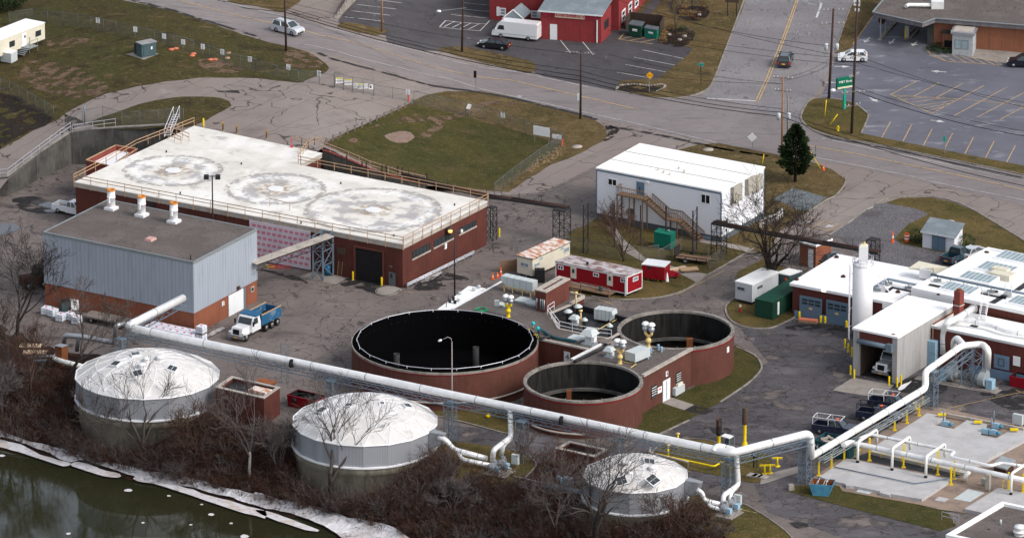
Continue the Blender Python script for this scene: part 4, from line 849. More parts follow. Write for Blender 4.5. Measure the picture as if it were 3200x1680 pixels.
m.build('truss','steel_dark',br,world=1)
for t in(.2,.38,.56,.75):
    p=a0.lerp(a1,t);MB().tube([p+n,p+n+Vec((0,0,.7)),p-n+Vec((0,0,.7)),p-n],.03,4).build('pipe_hoop','galv',br,world=1)
def tower(name,label,legs,zt,mt='truss_blue',lw=.16,bw=.08,n=4,group=None,top=True,z0s=None):
    """legs: list of ground points in ring order"""
    o=T(name,label,'tower',legs[0],0,group);N=len(legs);m=MB()
    for p in legs:MB().bar((p.x,p.y,p.z),(p.x,p.y,zt),lw).build('leg',M[mt],o,world=1)
    for i in range(N):
        a,b=legs[i],legs[(i+1)%N]
        if N==2 and i==1:break
        for k in range(n):
            za,zb=a.z+(zt-a.z)*k/n,a.z+(zt-a.z)*(k+1)/n
            m.bar((a.x,a.y,za),(b.x,b.y,zb),bw)if k%2 else m.bar((b.x,b.y,za),(a.x,a.y,zb),bw)
            m.bar((a.x,a.y,zb),(b.x,b.y,zb),bw)
    m.build('bracing',M[mt],o,world=1)
    if top and N>2:
        m=MB();m.prism([(p.x,p.y)for p in legs],zt,zt+.1);m.build('top_plate',M[mt],o,world=1)
    return o
tl=[P(q,0)for q in QL(5,"432,752 507,765 583,727 505,712")]
tower('steel_tower','blue grey braced steel tower under the access bridge',tl,5.95,lw=.22,bw=.1,n=3,top=False)
dr=P(Q(5,541,722),.05);m=MB();m.lathe(dr.x,dr.y,[(.001,0.05),(.36,.05),(.36,.5),(.385,.52),(.36,.55),(.36,1.05),(.385,1.08),(.36,1.1),(.36,1.4),(.001,1.42)],18);tag(m.build('plastic_drum','blue_drum',loc=dr),'blue plastic drum behind the steel tower on the concrete pad','drum')
def ladder(label,a,b,w,mt,n=10,group=None,name='ladder'):
    d=Vec((w.x,w.y,w.z));o=T(name,label,'ladder',a,0,group);m=MB();m.bar(a,b,.07);m.bar(a+d,b+d,.07);m.build('stile',M[mt],o,world=1)
    m=MB()
    for k in range(n):p=a.lerp(b,(k+.5)/n);m.bar(p,p+d,.05)
    m.build('rungs',M[mt],o,world=1);return o
simple('ladder_red',(.45,.02,.03),.5)
ladder('red ladder lying on the ground against the printed wall sheathing',P(Q(5,95,640),.5),P(Q(5,262,655),.3),Vec((.1,-.25,-.4)),'ladder_red',12)
ladder('yellow ladder lying beside the red one below the bridge',P(Q(5,80,645),.3),P(Q(5,140,655),.2),Vec((.05,-.3,-.2)),'safety_yellow',8)
ladder('short brown ladder leaning on the hall wall beside the tower',P(Q(5,612,730),0),P(Q(5,622,660),1.5)+Vec((0,.6,.6)),Vec((.55,-.3,0)),'timber_deck',7)
def pole(name,label,cat,base,hgt,r0,r1,mt,group=None):
    o=T(name,label,cat,base,0,group);MB().tube([(0,0,-.1),(0,0,hgt)],[r0,r1],8).build('pole',M[mt],o);return o
p=P((667,830),0);o=pole('floodlight_pole','tall dark pole with two floodlights between hall and clad building','lamp post',p,12.4,.13,.08,'steel_dark')
MB().bar((-.9,0,12.3),(.9,0,12.3),.1).build('crossarm','steel_dark',o)
for sx in(-.75,.75):m=MB();m.frustum(sx,-.25,12.0,12.55,.65,.5,.6,.7);m.build('floodlight','steel_dark',o)
p=P((1421,925),0);o=pole('street_lamp','dark lamp post with a lit amber lamp at the hall end wall','street lamp',p,8.9,.11,.08,'steel_dark')
MB().bar((0,0,8.8),(-.5,0,8.95),.08).build('arm','steel_dark',o);m=MB();m.lathe(-.55,0,[(.001,9.05),(.3,8.95),(.25,8.7),(.001,8.6)],10);m.build('lamp_shade',mat('lamp_amber',(.8,.45,.1),.5,emit=(1,.5,.15,.9)),o)
m=MB();m.box(.35,-.2,8.5,.75,.2,8.9);m.build('control_box','brown_dark',o)
p=P((1413,1360),0);o=pole('street_lamp','slim grey lamp post with a pale curved head against the dark tank','street lamp',p,12.2,.11,.06,'pole_grey' if 'pole_grey' in M else(simple('pole_grey',(.3,.27,.25),.6)or 'pole_grey'))
MB().tube([(0,0,12.1),(-.1,0,12.6),(-.5,0,12.8),(-1.1,0,12.5)],.05,6).build('arm','pole_grey',o);m=MB();m.M=Matrix.Translation((-1.45,0,12.35))@Matrix.Rotation(-.35,4,'Y');m.lathe(0,0,[(.001,-.12),(.22,-.08),(.28,0),(.2,.1),(.001,.14)],12);m.build('lamp_head','metal_white',o);o.children[-1].scale=(1,1,1)
def bollard(px,lb,mt='safety_yellow',h=1.2,r=.12,s='Z',group='bollards'):
    p=G(px,s);o=T('bollard',lb,'bollard',p,0,group);MB().lathe(0,0,[(r,0),(r,h-.08),(r*.6,h),(.001,h+.03)],10).build('post',M[mt],o)
    MB().lathe(0,0,[(r+.1,0),(r+.1,.04),(.001,.05)],10).build('footing','concrete',o);return o
bollard(Q(5,731,760),'yellow bollard left of the black roller door of the hall');bollard(Q(5,948,803),'yellow bollard right of the black roller door of the hall')
bollard(Q(5,1835,432),'yellow bollard under the dark pipe gantry at the hall corner')
bollard(Q(0,1535,957),'yellow bollard on the plaza behind the hall roof',s='U');bollard(Q(0,1683,985),'rusty brown bollard on the plaza behind the hall roof, left of two','rust_yellow' if 'rust_yellow' in M else(mat('rust_yellow',(.14,.07,.03),.9,layers=[('noise',2,(.5,.33,.03),.5,.56,.9)])and 'rust_yellow'),s='U')
bollard(Q(0,1785,1007),'rusty brown bollard on the plaza behind the hall roof, right of two','rust_yellow',s='U');bollard(Q(1,80,1045),'rusty brown bollard standing alone on the plaza nearer the red post','rust_yellow',s='U')
cr=T('crash_barrier','galvanised crash barrier running along the foot of the hall end wall','crash barrier',P(Q(5,1135,815),0));pts=[P(q,0)for q in QL(5,"1140,825 1645,578")]
a,b=pts[0]+Vec((0,0,.55)),pts[1]+Vec((0,0,.55));m=MB()
for dz in(-.13,.13):m.tube([a+Vec((0,0,dz)),b+Vec((0,0,dz))],.1,6)
m.bar(a,b,.05,.3);m.build('beam','rail_grey',cr,world=1)
for k in range(9):p=a.lerp(b,(k+.1)/8.3);MB().bar(p-Vec((0,0,.55)),p+Vec((0,0,.1)),.15).build('post','galv',cr,world=1)
sn=P(Q(5,1330,760),0);sheet('snow_remnant',QL(5,"1240,780 1290,735 1380,700 1400,712 1330,760 1270,785"),M['snow_dirty'],.15,'Z',sm=2,jag=.1)
sheet('snow_remnant',QL(4,"1550,1180 1600,1150 1690,1115 1700,1130 1600,1185 1560,1195"),M['snow_dirty'],.15,'Z',jag=.1)
sheet('snow_remnant',QL(11,"980,235 1000,205 1060,180 1085,172 1050,205 1010,238"),M['roof_bright'],.06,'Z',sm=2,jag=.05)
def dQ(k):
    ox,oy,sc={1:(1200,880,4.506),2:(1600,860,4.506),3:(2780,900,3.862),4:(0,1020,6.133)}[k]
    return lambda x,y:(ox+x/sc,oy+y/sc)
d1,d2,d3,d4=dQ(1),dQ(2),dQ(3),dQ(4)
mat('tank_inner',(.012,.012,.012),.9,spec=.05,layers=[('wnoise',.5,(.03,.028,.026),.42,.62,.9,(3,.4,1)),('wnoise',1.2,(.03,.03,.031),.52,.7,.6,(2,.5,1))])
mat('tank_black',(.003,.003,.0035),1,spec=0);mat('tank_water',(.006,.005,.004),.3,spec=.1)
mat('tank_concrete',(.3,.27,.215),.9,layers=[('wnoise',.5,(.17,.155,.12),.42,.62,.9,(2,.5,1)),('wnoise',1.3,(.09,.08,.065),.56,.72,.8,(3,.3,1)),('wnoise',.9,(.34,.17,.06),.68,.74,.8,(5,.2,1))],bump=(4,.2))
mat('dome_metal',(.62,.6,.575),.5,.1,layers=[('noise',.8,(.36,.34,.31),.56,.7,.7),('noise',.25,(.56,.55,.54),.45,.62,.85),('noise',1.2,(.42,.4,.38),.58,.72,.6),('noise',.5,(.8,.8,.8),.55,.65,.6)])
mat('dome_band',(.36,.37,.4),.45,.4,layers=[('rib',.9,(.28,.29,.31),.3,.7,.4,(1,0,1)),('wnoise',.5,(.4,.4,.42),.54,.72,.8,(4,.2,1))])
def open_tank(label,l,r,cy,h,z0,wall_t,inner,floor_z,ring=None,n=72):
    cx=(l+r)/2;C=P((cx,cy),h);R=(P((l,cy),h)-P((r,cy),h)).length/2
    o=T('open_tank',label,'tank',(C.x,C.y,z0));H_=h-z0
    MB().lathe(0,0,[(R-.06,0),(R-.06,H_-.28)],n).build('wall','brick_tank',o)
    m=MB();m.lathe(0,0,[(R-.08,H_-.3),(R,H_-.28),(R,H_),(R-wall_t,H_),(R-wall_t,H_-.3)],n,flat=True);m.build('coping','kerb',o)
    MB().lathe(0,0,[(R-wall_t+.01,H_-.05),(R-wall_t+.01,floor_z-z0)],n).build('inner_wall',M[inner],o)
    MB().disc(0,0,floor_z-z0,R-wall_t+.01,n).build('tank_floor',M['tank_black' if inner=='tank_black' else 'tank_water'],o)
    if ring:MB().lathe(0,0,[(R-wall_t,ring-z0),(R-wall_t-.5,ring-z0),(R-wall_t-.5,ring-z0-.3)],n,flat=True).build('launder_ring','old_concrete',o)
    return o,C,R
tA,CA,RA=open_tank('largest open round brick tank with a black lined inside and white rail',1097,1683,1065.5,5.0,0,.22,'tank_black',.08)
MB().lathe(0,0,[(RA-.03,4.6),(RA+.0,4.62),(RA+.0,4.68),(RA-.03,4.7)],72,flat=True).build('red_band',simple('band_red',(.2,.012,.015),.7)or M['band_red'],tA)
MB().lathe(0,0,[(RA-.16,5.01),(RA-.3,5.08),(RA-.98,5.03),(RA-1.0,.1)],72,flat=True).build('black_liner_lip','tank_black',tA)
nn=22;ring=[Vec(((RA-.7)*math.cos(2*math.pi*k/nn),(RA-.7)*math.sin(2*math.pi*k/nn),5.3))for k in range(nn)]
m=MB();m.tube(ring,.045,6,closed=True,smooth=False);m.build('rim_rail','rail_grey',tA)
for p in ring:MB().bar((p.x,p.y,5.03),(p.x,p.y,5.36),.08).build('post','rail_white',tA)
m=MB()
for k in range(64):
    a=2*math.pi*k/64;m.cb(((RA-1.02)*math.cos(a),(RA-1.02)*math.sin(a),4.35),(.07,.07,.07))
tag(m.build('liner_studs','steel_dark',tA),kind='stuff')
for px in((1239,1104),(1487,1083)):
    q=P(px,2.6)-Vec((CA.x,CA.y,0));MB().lathe(q.x,q.y,[(.40,.05),(.40,2.6),(.34,2.6),(.34,1.8),(.001,1.8)],14).build('inner_column','steel_dark',tA)
tB,CB,RB=open_tank('round brick tank at right of the trio with a grey stained inside',1928.5,2296,1028,5.0,0,.45,'tank_inner',.6,ring=1.5)
tC,CC,RC=open_tank('nearest round brick tank of the trio, in front of the flat roofed block',1635,2010,1189,4.9,0,.42,'tank_inner',.6,ring=1.5)
for t_,R_,h_ in((tB,RB,5.0),(tC,RC,4.9)):
    for k in range(20):a=2*math.pi*k/20;MB().cb(((R_-.2)*math.cos(a),(R_-.2)*math.sin(a),h_+.08),(.12,.12,.18)).build('rim_bracket','galv',t_)
    MB().lathe(0,0,[(R_-.05,h_-.5),(R_-.02,h_-.48),(R_-.02,h_-.38),(R_-.05,h_-.36)],60,flat=True).build('red_band','band_red',t_)
q=P(Q(6,1340,1250),1.2)-CB;MB().cb((q.x,q.y,1.3),(.8,.8,1.6)).build('inlet_box','rust',tB)
q=P(Q(10,430,285),1.2)-CC;MB().cb((q.x,q.y,1.3),(.6,.6,1.5)).build('inlet_box','rust',tC)
q=P(Q(6,1647,1290),3.5)-CB;a=math.atan2(q.y,q.x)
mS=MB();mS.M=Matrix.Rotation(a+math.pi/2,4,'Z');mS.box(-.25,-RB-.02,3.2,.25,-RB+.1,3.9);mS.build('sign_plate','sign_white',tB)
m=MB();m.tube([Vec(((RA+.12)*math.cos(t),(RA+.12)*math.sin(t),1.1))for t in[rad(d)for d in range(225,330,4)]],.12,6);m.build('base_hose','coping',tA)
m=MB();m.tube([Vec(((RC+.35)*math.cos(t),(RC+.35)*math.sin(t),.75))for t in[rad(d)for d in range(215,275,4)]],.13,6);m.build('pipe_ring','coping',tC)
def arc(C,R,a,b,n=16):
    """world arc from the bearing of point a to that of b, shorter way"""
    t0=math.atan2(a.y-C.y,a.x-C.x);t1=math.atan2(b.y-C.y,b.x-C.x)
    while t1-t0>math.pi:t1-=2*math.pi
    while t1-t0<-math.pi:t1+=2*math.pi
    return[Vec((C.x+R*math.cos(t0+(t1-t0)*k/n),C.y+R*math.sin(t0+(t1-t0)*k/n)))for k in range(n+1)]
def z5(p,z=5.0):return P(p,z).to_2d()
def wbar(m,pts,z,w,h,closed=False):
    n=len(pts)
    for i in range(n if closed else n-1):
        a,b=pts[i],pts[(i+1)%n];m.bar((a.x,a.y,z),(b.x,b.y,z),w,h)
cb=T('control_building','flat roofed brick block wedged between the three round tanks','building',(*P((1760,1120),0).to_2d(),0))
ra=[z5(Q(5,1862,765)),z5(Q(6,190,842)),z5(Q(6,440,880)),z5(Q(6,540,890)),z5(Q(6,440,945)),z5(Q(6,288,1008)),z5(Q(6,352,1128)),z5(Q(6,640,1188)),z5(Q(6,740,1203)),z5(Q(6,590,1285)),z5(Q(6,205,1203))]
ra=ra+arc(CA,RA-.15,z5(Q(6,205,1203)),z5(Q(5,1470,985)),20)
def poly_part(pts,z0,z1,name,mt,par=cb):return MB().prism([(p.x,p.y)for p in pts],z0,z1).build(name,M[mt],par,world=1)
poly_part(off_poly(ra,.05),0,4.85,'wall','brick_maroon');poly_part(ra,4.85,4.97,'gravel_roof','roof_gravel')
m=MB();wbar(m,[z5(Q(6,205,1203)),z5(Q(6,588,1285))],5.0,.4,.22);m.build('front_coping','coping',cb,world=1)
m=MB();wbar(m,[z5(Q(5,1480,978)),z5(Q(5,1862,765))],4.98,.25,.14);m.build('side_coping','metal_white',cb,world=1)
rc=[z5(Q(6,288,1008)),z5(Q(6,440,945)),z5(Q(6,482,934)),z5(Q(6,872,1038))]+arc(CB,RB+.03,z5(Q(6,872,1038)),z5(Q(6,805,1160)),8)+[z5(Q(6,742,1200)),z5(Q(6,640,1186)),z5(Q(6,352,1126))]
poly_part(off_poly(rc,.04),0,4.1,'wall','brick_maroon');poly_part(off_poly(rc,.06),4.1,4.18,'black_roof','roof_black')
m=MB();wbar(m,rc[0:4],4.5,.3,.85);m.build('parapet','roof_black',cb,world=1)
m=MB();wbar(m,[rc[0],rc[1]],4.98,.4,.14);wbar(m,[rc[-1],rc[0]],4.98,.3,.14);wbar(m,rc[-4:],4.98,.3,.14);wbar(m,[z5(Q(6,440,865)),z5(Q(6,540,890)),z5(Q(6,440,945))],5.1,.35,.4);wbar(m,[z5(Q(6,700,1210)),z5(Q(6,808,1165))],5.0,.3,.14);m.build('coping','coping',cb,world=1)
rb=[z5(Q(10,987,127))]+[z5(Q(6,1352,1277))]+arc(CB,RB+.03,z5(Q(6,1352,1277)),z5(Q(6,812,1190)),14)+[z5(Q(6,745,1206)),z5(Q(6,450,1358))]+arc(CC,RC-.1,z5(Q(10,380,20)),z5(Q(10,987,127)),12)
poly_part(off_poly(rb,.05),0,4.8,'wall','brick_tank');poly_part(rb,4.8,4.92,'gravel_roof','roof_gravel')
m=MB();wbar(m,[rb[0],rb[1]],4.98,.45,.3);m.build('coping','coping',cb,world=1)
m=MB();wbar(m,[z5(Q(6,700,1228)),z5(Q(6,452,1356))],5.0,.4,.16);m.build('coping','metal_white',cb,world=1)
m=MB();m.tube([P(Q(6,x,y),5.1)for x,y in((745,1245),(640,1295),(520,1352),(470,1375))],.2,8);m.build('black_pipe','roof_black',cb,world=1)
RBd=(rb[1]-rb[0]).normalized();nrm=Vec((RBd.y,-RBd.x))
def onw(px):q=onplane(px,rb[0],RBd.x,RBd.y);return(q.to_2d()-rb[0]).dot(RBd),q.z
def wbox(m,a,b,out=.06,inn=.02):
    (s0,z1),(s1,z0)=onw(a),onw(b);p,q=rb[0]+RBd*s0-nrm*inn,rb[0]+RBd*s1-nrm*inn;t=nrm*(out+inn)
    z0,z1=min(z0,z1),max(z0,z1)
    m.add([(p.x,p.y,z0),(p.x+t.x,p.y+t.y,z0),(q.x+t.x,q.y+t.y,z0),(q.x,q.y,z0),(p.x,p.y,z1),(p.x+t.x,p.y+t.y,z1),(q.x+t.x,q.y+t.y,z1),(q.x,q.y,z1)],[(3,2,1,0),(4,5,6,7),(0,1,5,4),(1,2,6,5),(2,3,7,6),(3,0,4,7)]);return m
o=wbox(MB(),Q(10,1137,172),Q(10,1190,298)).build('double_door','door_white',cb,world=1);wbox(MB(),Q(10,1161,165),Q(10,1164,300),.08).build('door_seam','galv',o,world=1)
for a,b_ in(((1052,212),(1088,283)),((1238,108),(1272,172))):
    w=wbox(MB(),Q(10,*a),Q(10,*b_),.05).build('window','glass',cb,world=1);m=MB();
    for k in range(4):y=a[1]+(b_[1]-a[1])*k/4+4;yy=(b_[0]-a[0])*.5*0;wbox(m,Q(10,a[0],y+8),Q(10,b_[0],y-8),.07)
    m.build('blinds','sign_white',w,world=1)
o=wbox(MB(),Q(10,1097,222),Q(10,1128,248)).build('wall_sign','sign_white',cb,world=1);wbox(MB(),Q(10,1103,228),Q(10,1122,228),.07).build('red_text_line','print_red',o,world=1)
o=wbox(MB(),Q(10,1159,100),Q(10,1175,128),.06).build('number_plate','sign_white',cb,world=1)
s_,z_=onw(Q(10,1167,114));p_=rb[0]+RBd*s_+nrm*.08;text('4',.8,M['black'],cb,(p_.x-cb.location.x,p_.y-cb.location.y,z_),(math.pi/2,0,math.atan2(RBd.y,RBd.x)))
wbox(MB(),Q(10,1210,222),Q(10,1278,240),.5).build('meter_rack','ac_grey',cb,world=1);wbox(MB(),Q(10,1237,190),Q(10,1275,205),.3).build('window_unit','cream',cb,world=1)
q4a,q4b=z5(Q(6,205,1203)),z5(Q(6,590,1285));dd=(q4b-q4a).normalized();p_=onplane(Q(6,416,1338),q4a,dd.x,dd.y);o=MB();o.M=Matrix.Translation(p_)@Matrix.Rotation(math.atan2(dd.y,dd.x),4,'Z');o.box(-.45,-.05,-.7,.45,.03,.7);o.build('number_plate','sign_white',cb,world=1)
text('4',1.1,M['black'],cb,(p_.x-cb.location.x+.02,p_.y-cb.location.y-.1,p_.z),(math.pi/2,0,math.atan2(dd.y,dd.x)))
lo=T('white_roofed_annex','long low annex with a bright white roof beside the largest round tank','building',(*P((1440,930),0).to_2d(),0))
lr=[z5(p,4.4)for p in(d1(610,395),d1(1190,58),d1(1432,90),d1(955,386))]
lr2=[lr[0]+(lr[0]-lr[1])*.25,lr[1],lr[2],lr[3]+(lr[3]-lr[2])*.3]
lr2=[lr[1],lr[2]]+arc(CA,RA+.02,lr[3],lr[0],8)
poly_part(off_poly(lr2,.1),0,4.25,'wall','brick_maroon',lo);poly_part(lr2,4.25,4.4,'roof','roof_white',lo)
for i,(x,y)in enumerate(((1335,85),(1267,120),(1070,175),(975,250),(927,285),(1052,270),(1000,298),(905,265),(877,350))):
    q=P(d1(x,y+8),4.4)-lo.location;mm=MB()
    if i in(7,8):mm.tube([(q.x,q.y,4.4),(q.x,q.y,5.2)],.06,6)
    else:mm.lathe(q.x,q.y,[(.18,4.4),(.18,4.65),(.26,4.68),(.22,4.8),(.001,4.85)],10)
    mm.build('roof_vent',M['steel_dark' if i in(3,4,6,7,8)else 'ac_grey'],lo)
ph=Bld('brick_penthouse','narrow brick plant room with an open trough top on the gravel roof','plant room',d2(325,195),d2(478,232),d2(815,42),7.75,4.97)
h_=ph.h;ph.mb().box(.05,.05,0,ph.L-.05,ph.W-.05,h_-.9).build('wall','brick_brown',ph.o);m=ph.mb();t=.55
m.box(0,0,h_-.9,ph.L,t,h_-.15);m.box(0,ph.W-t,h_-.9,ph.L,ph.W,h_-.15);m.box(0,t,h_-.9,t,ph.W-t,h_-.15);m.box(ph.L-t,t,h_-.9,ph.L,ph.W-t,h_-.15);m.build('parapet','brick_brown',ph.o)
m=ph.mb();e=.05;m.box(-e,-e,h_-.15,ph.L+e,t+e,h_);m.box(-e,ph.W-t-e,h_-.15,ph.L+e,ph.W+e,h_);m.box(-e,t+e,h_-.15,t+e,ph.W-t-e,h_);m.box(ph.L-t-e,t+e,h_-.15,ph.L+e,ph.W-t-e,h_);m.build('coping','coping',ph.o)
ph.mb().box(t,t,h_-.9,ph.L-t,ph.W-t,h_-.75).build('trough','roof_black',ph.o)
for x in(.35,.95,1.25,1.5):MB().tube([(x,-.12,.3),(x,-.12,1.7)],.09,8).build('wall_pipe','galv',ph.o)
def ahu(label,a,b,c,ztop,z0,legs='pipe_cream',slope=True,nseg=4,left=False):
    B_=Bld('air_handler',label,'air handler',a,b,c,ztop,z0);H_=B_.h;L=B_.L;W=B_.W;zb=.35 if legs!='pipe_cream' else.85
    m=MB()
    if left:m.xprof([(0,zb+.5),(.9,zb),(L,zb),(L,H_),(0,H_)],0,W)
    elif slope:m.xprof([(0,zb),(L-.9,zb),(L-.1,H_-.55),(L-.25,H_),(0,H_)],0,W)
    else:m.box(0,0,zb,L,W,H_)
    m.build('casing','ac_grey',B_.o)
    for k in range(1,nseg+1):
        x=L*k/(nseg+1);MB().box(x-.03,-.03,zb,x+.03,W+.03,H_+.03).build('seam','fan_grey',B_.o)
    m=MB();m.bar((.3,.1,zb-.08),(L-.3,.1,zb-.08),.12);m.bar((.3,W-.1,zb-.08),(L-.3,W-.1,zb-.08),.12)
    m.build('base_rail',M[legs],B_.o)
    for x in(.4,L*.35,L*.66,L-.4):
        for y in(.1,W-.1):MB().bar((x,y,0),(x,y,zb-.1),.1).build('leg',M[legs],B_.o)
    return B_
ahu('long grey air handler on cream legs at the far edge of the gravel roof',(1566,861),d2(290,100),d2(356,63),7.05,4.97,left=True)
ahu('grey air handler with a sloped hood on the black lowered roof',d2(1155,470),d2(1430,515),d2(1510,470),5.9,4.2,legs='steel_dark')
ahu('large grey air handler with a sloped hood on the roof behind the nearest tank',d2(1590,1065),d2(1735,1105),d2(1925,1010),6.4,4.93,legs='steel_dark',slope=False,nseg=0)
m=None
def hood_vent(label,px,z0,s,extra=True,col='ac_grey'):
    p=P(px,z0);o=T('hood_vent',label,'roof vent',p,rad(-30),'hooded roof vents');
    MB().box(-.8*s,-.8*s,0,.8*s,.8*s,.2*s).build('curb','fan_grey',o);MB().frustum(0,0,.2*s,1.3*s,.85*s,.85*s,.85*s,.85*s).build('neck',M[col],o)
    MB().frustum(0,0,1.3*s,2.0*s,1.9*s,1.9*s,1.0*s,1.0*s).build('hood',M[col],o);
    if extra:MB().box(.5*s,-.5*s,.5*s,.95*s,.2*s,1.2*s).build('motor_box','metal_white',o)
hood_vent('grey hooded vent standing on the black roof between the dark flues',d2(880,690),4.2,.62);hood_vent('big grey hooded vent at the edge of the gravel roof above wall number four',d2(1090,965),4.97,1.0);hood_vent('smaller grey hooded vent beside twin domed valves behind the nearest tank',d2(1370,1145),4.93,.66)
def flue(label,px,z0,h,r):
    p=P(px,z0);o=T('flue',label,'flue',p,0,'dark flues with pale conical caps');MB().lathe(0,0,[(r,0),(r,h)],12).build('pipe','roof_black',o);MB().lathe(0,0,[(r*2.0,h-.02),(r*2.1,h+.05),(r*.9,h+.32),(.001,h+.38)],14).build('cap','ac_grey',o)
flue('dark flue with a pale cone cap, left of the hooded vent on the black roof',d2(790,655),4.2,1.35,.28);flue('wider dark flue with a pale cone cap at the back of the black roof',d2(930,590),4.2,1.4,.28)
flue('dark flue with a pale cone cap by the white railing on the black roof',d2(1022,775),4.2,1.35,.2);flue('dark flue with a pale cone cap nearest the right tank on the black roof',d2(1377,865),4.2,1.4,.2)
for x,y,y2,lb in((900,505,245,'tall cream pipe with a flat cap at the back of the black roof'),(968,758,500,'tall cream pipe with a flat cap at the railing of the black roof')):
    p=P(d2(x,y),4.2);h=(y-y2)/4.506/23.4;o=T('vent_pipe',lb,'pipe',p,0,'cream vent pipes');MB().cyl(0,0,0,h,.1,8).build('pipe','pipe_cream',o);MB().lathe(0,0,[(.12,h-.15),(.26,h),(.24,h+.1),(.001,h+.14)],12).build('cap','pipe_cream',o)
m=MB();m.tube([P(d2(x,y),4.35)for x,y in((1500,570),(1525,590),(1190,775))],.06,6);tag(m.build('gas_pipe','pipe_cream',loc=P(d2(1190,775),4.35)),'thin cream gas pipe crossing the black roof from the air handler','pipe')
m=MB();m.tube([P(d2(x,y),5.05)for x,y in((1555,1195),(1560,1215),(1750,1245),(1670,1300))],.06,6);tag(m.build('gas_pipe','pipe_cream',loc=P(d2(1555,1195),5.05)),'thin cream gas pipe looping on the roof behind the nearest tank','pipe')
def hatch(label,px,z0,w,d,mt='ac_grey'):
    p=P(px,z0);o=T('roof_hatch',label,'hatch',p,rad(-30),'roof hatches');MB().box(-w/2,-d/2,0,w/2,d/2,.25).build('curb','fan_grey',o);MB().box(-w/2-.1,-d/2-.1,.25,w/2+.1,d/2+.1,.36).build('lid',M[mt],o)
hatch('pale square hatch on the gravel roof left of the brick plant room',d2(155,372),4.97,1.5,1.5);hatch('pale hatch half hidden behind the brick plant room corner',d2(300,415),4.97,1.4,1.2);hatch('pale flat hatch by the big hooded vent on the gravel roof',d2(905,905),4.97,1.5,1.5);hatch('small pale hatch beside the yellow twin domed valve',d1(1665,345),4.97,.9,.9)
def twin_valve(label,px,z0,s,stem='safety_yellow'):
    p=P(px,z0);o=T('relief_valve',label,'valve',p,rad(-30),'twin domed relief valves');
    MB().lathe(0,0,[(.3*s,0),(.22*s,.1*s),(.2*s,.6*s),(.32*s,.65*s),(.3*s,.95*s),(.2*s,1.0*s),(.2*s,1.35*s),(.3*s,1.4*s),(.001,1.5*s)],12).build('riser',M[stem],o)
    for sx in(-.38,.38):
        MB().tube([(0,0,1.2*s),(sx*.6*s,0,1.45*s),(sx*s,0,1.6*s),(sx*s,0,1.9*s)],.16*s,8).build('branch',M[stem],o)
        MB().lathe(sx*s,0,[(.18*s,1.85*s),(.32*s,1.95*s),(.34*s,2.3*s),(.2*s,2.4*s),(.2*s,2.6*s)],12).build('valve_body','duct_dull',o)
        MB().lathe(sx*s,0,[(.4*s,2.58*s),(.42*s,2.66*s),(.3*s,2.85*s),(.001,2.95*s)],14).build('dome_cap','sign_white',o)
twin_valve('twin domed valve on a bright yellow riser at the rim of the largest tank',d1(1750,490),4.97,1.0);twin_valve('twin domed valve standing on the rim of the right hand tank',d2(1920,1015),4.97,1.15,'pipe_cream');twin_valve('twin domed valve on a cream riser behind the nearest tank',d2(1520,1240),4.93,1.1,'pipe_cream')
for x,y in((1955,1090),(2060,1040),(2105,1075),(1915,1170)):
    p=P(d2(x,y),4.95);o=T('valve_cluster','small blue grey valve on the roof rim beside the right hand tank','valve',p,0,'small roof valves');MB().lathe(0,0,[(.16,0),(.12,.2),(.2,.3),(.12,.5),(.2,.6),(.001,.7)],8).build('valve_stem','blue_unit',o);MB().bar((-.4,0,.3),(.4,0,.3),.14).build('pipe_run','duct_dull',o)
def zr(pts,z,**k):return[P(p,z)for p in pts]
railing('metal_railing','white railing along the diagonal edge of the black roof','railing',zr([d2(595,480),d2(500,545),d2(660,750)],4.97),1.0,1.8,'rail_white');railing('metal_railing','white railing along the front edge of the black roof','railing',zr([d2(668,760),d2(850,800),d2(1060,840),d2(1190,855),d2(1400,880)],4.97),1.0,1.8,'rail_white')
hs=T('hose','thick dark teal hose draped along the roof edge beside the largest tank','hose',P(d2(380,790),5.2));m=MB();m.tube(smooth_pts([tuple(P(d2(x,y),z))for x,y,z in((365,800,5.3),(400,765,5.6),(450,790,5.3),(500,830,5.15),(620,880,5.15),(760,905,5.15),(880,930,5.15))],3,False),.2,8);m.build('outer_sleeve','teal_dark',hs,world=1)
m=MB();m.tube([P(d2(x,y),5.2)for x,y in((370,860),(410,890),(470,880),(540,860))],.22,8);tag(m.build('hose','roof_black',loc=P(d2(370,860),5.2)),'short black hose curled at the tank rim under the teal balls','hose')
for x,y,lb in((298,755,'teal ball float on a short pole at the tank rim, the farther one'),(367,825,'teal ball float on a short pole at the tank rim, the nearer one')):
    p=P(d2(x,y),5.0);o=T('ball_marker',lb,'marker',p,0,'teal balls at the tank rim');MB().cyl(0,0,0,.6,.08,6).build('stem','galv',o);MB().ball((0,0,.75),.26,12,8).build('ball','teal',o)
m=MB();C_=P(d1(1370,400),5.0)
for k in range(3):m.tube([C_+Vec(((.85-.15*k)*math.cos(t)+.05*k,(.85-.15*k)*math.sin(t),.08+.06*k))for t in[2*math.pi*i/16 for i in range(16)]],.05,5,closed=True)
tag(m.build('coiled_hose',mat('hose_green',(.02,.3,.13),.5),loc=C_),'coiled green garden hose on the gravel roof','hose')
pd=P(d1(1590,450),4.97);o=T('control_pedestal','grey instrument pedestal with a box at the rim of the largest tank','pedestal',pd);MB().box(-.12,-.1,0,.12,.1,1.7).build('post','galv',o);MB().box(-.3,-.2,1.1,.3,.2,1.8).build('box','ac_grey',o)
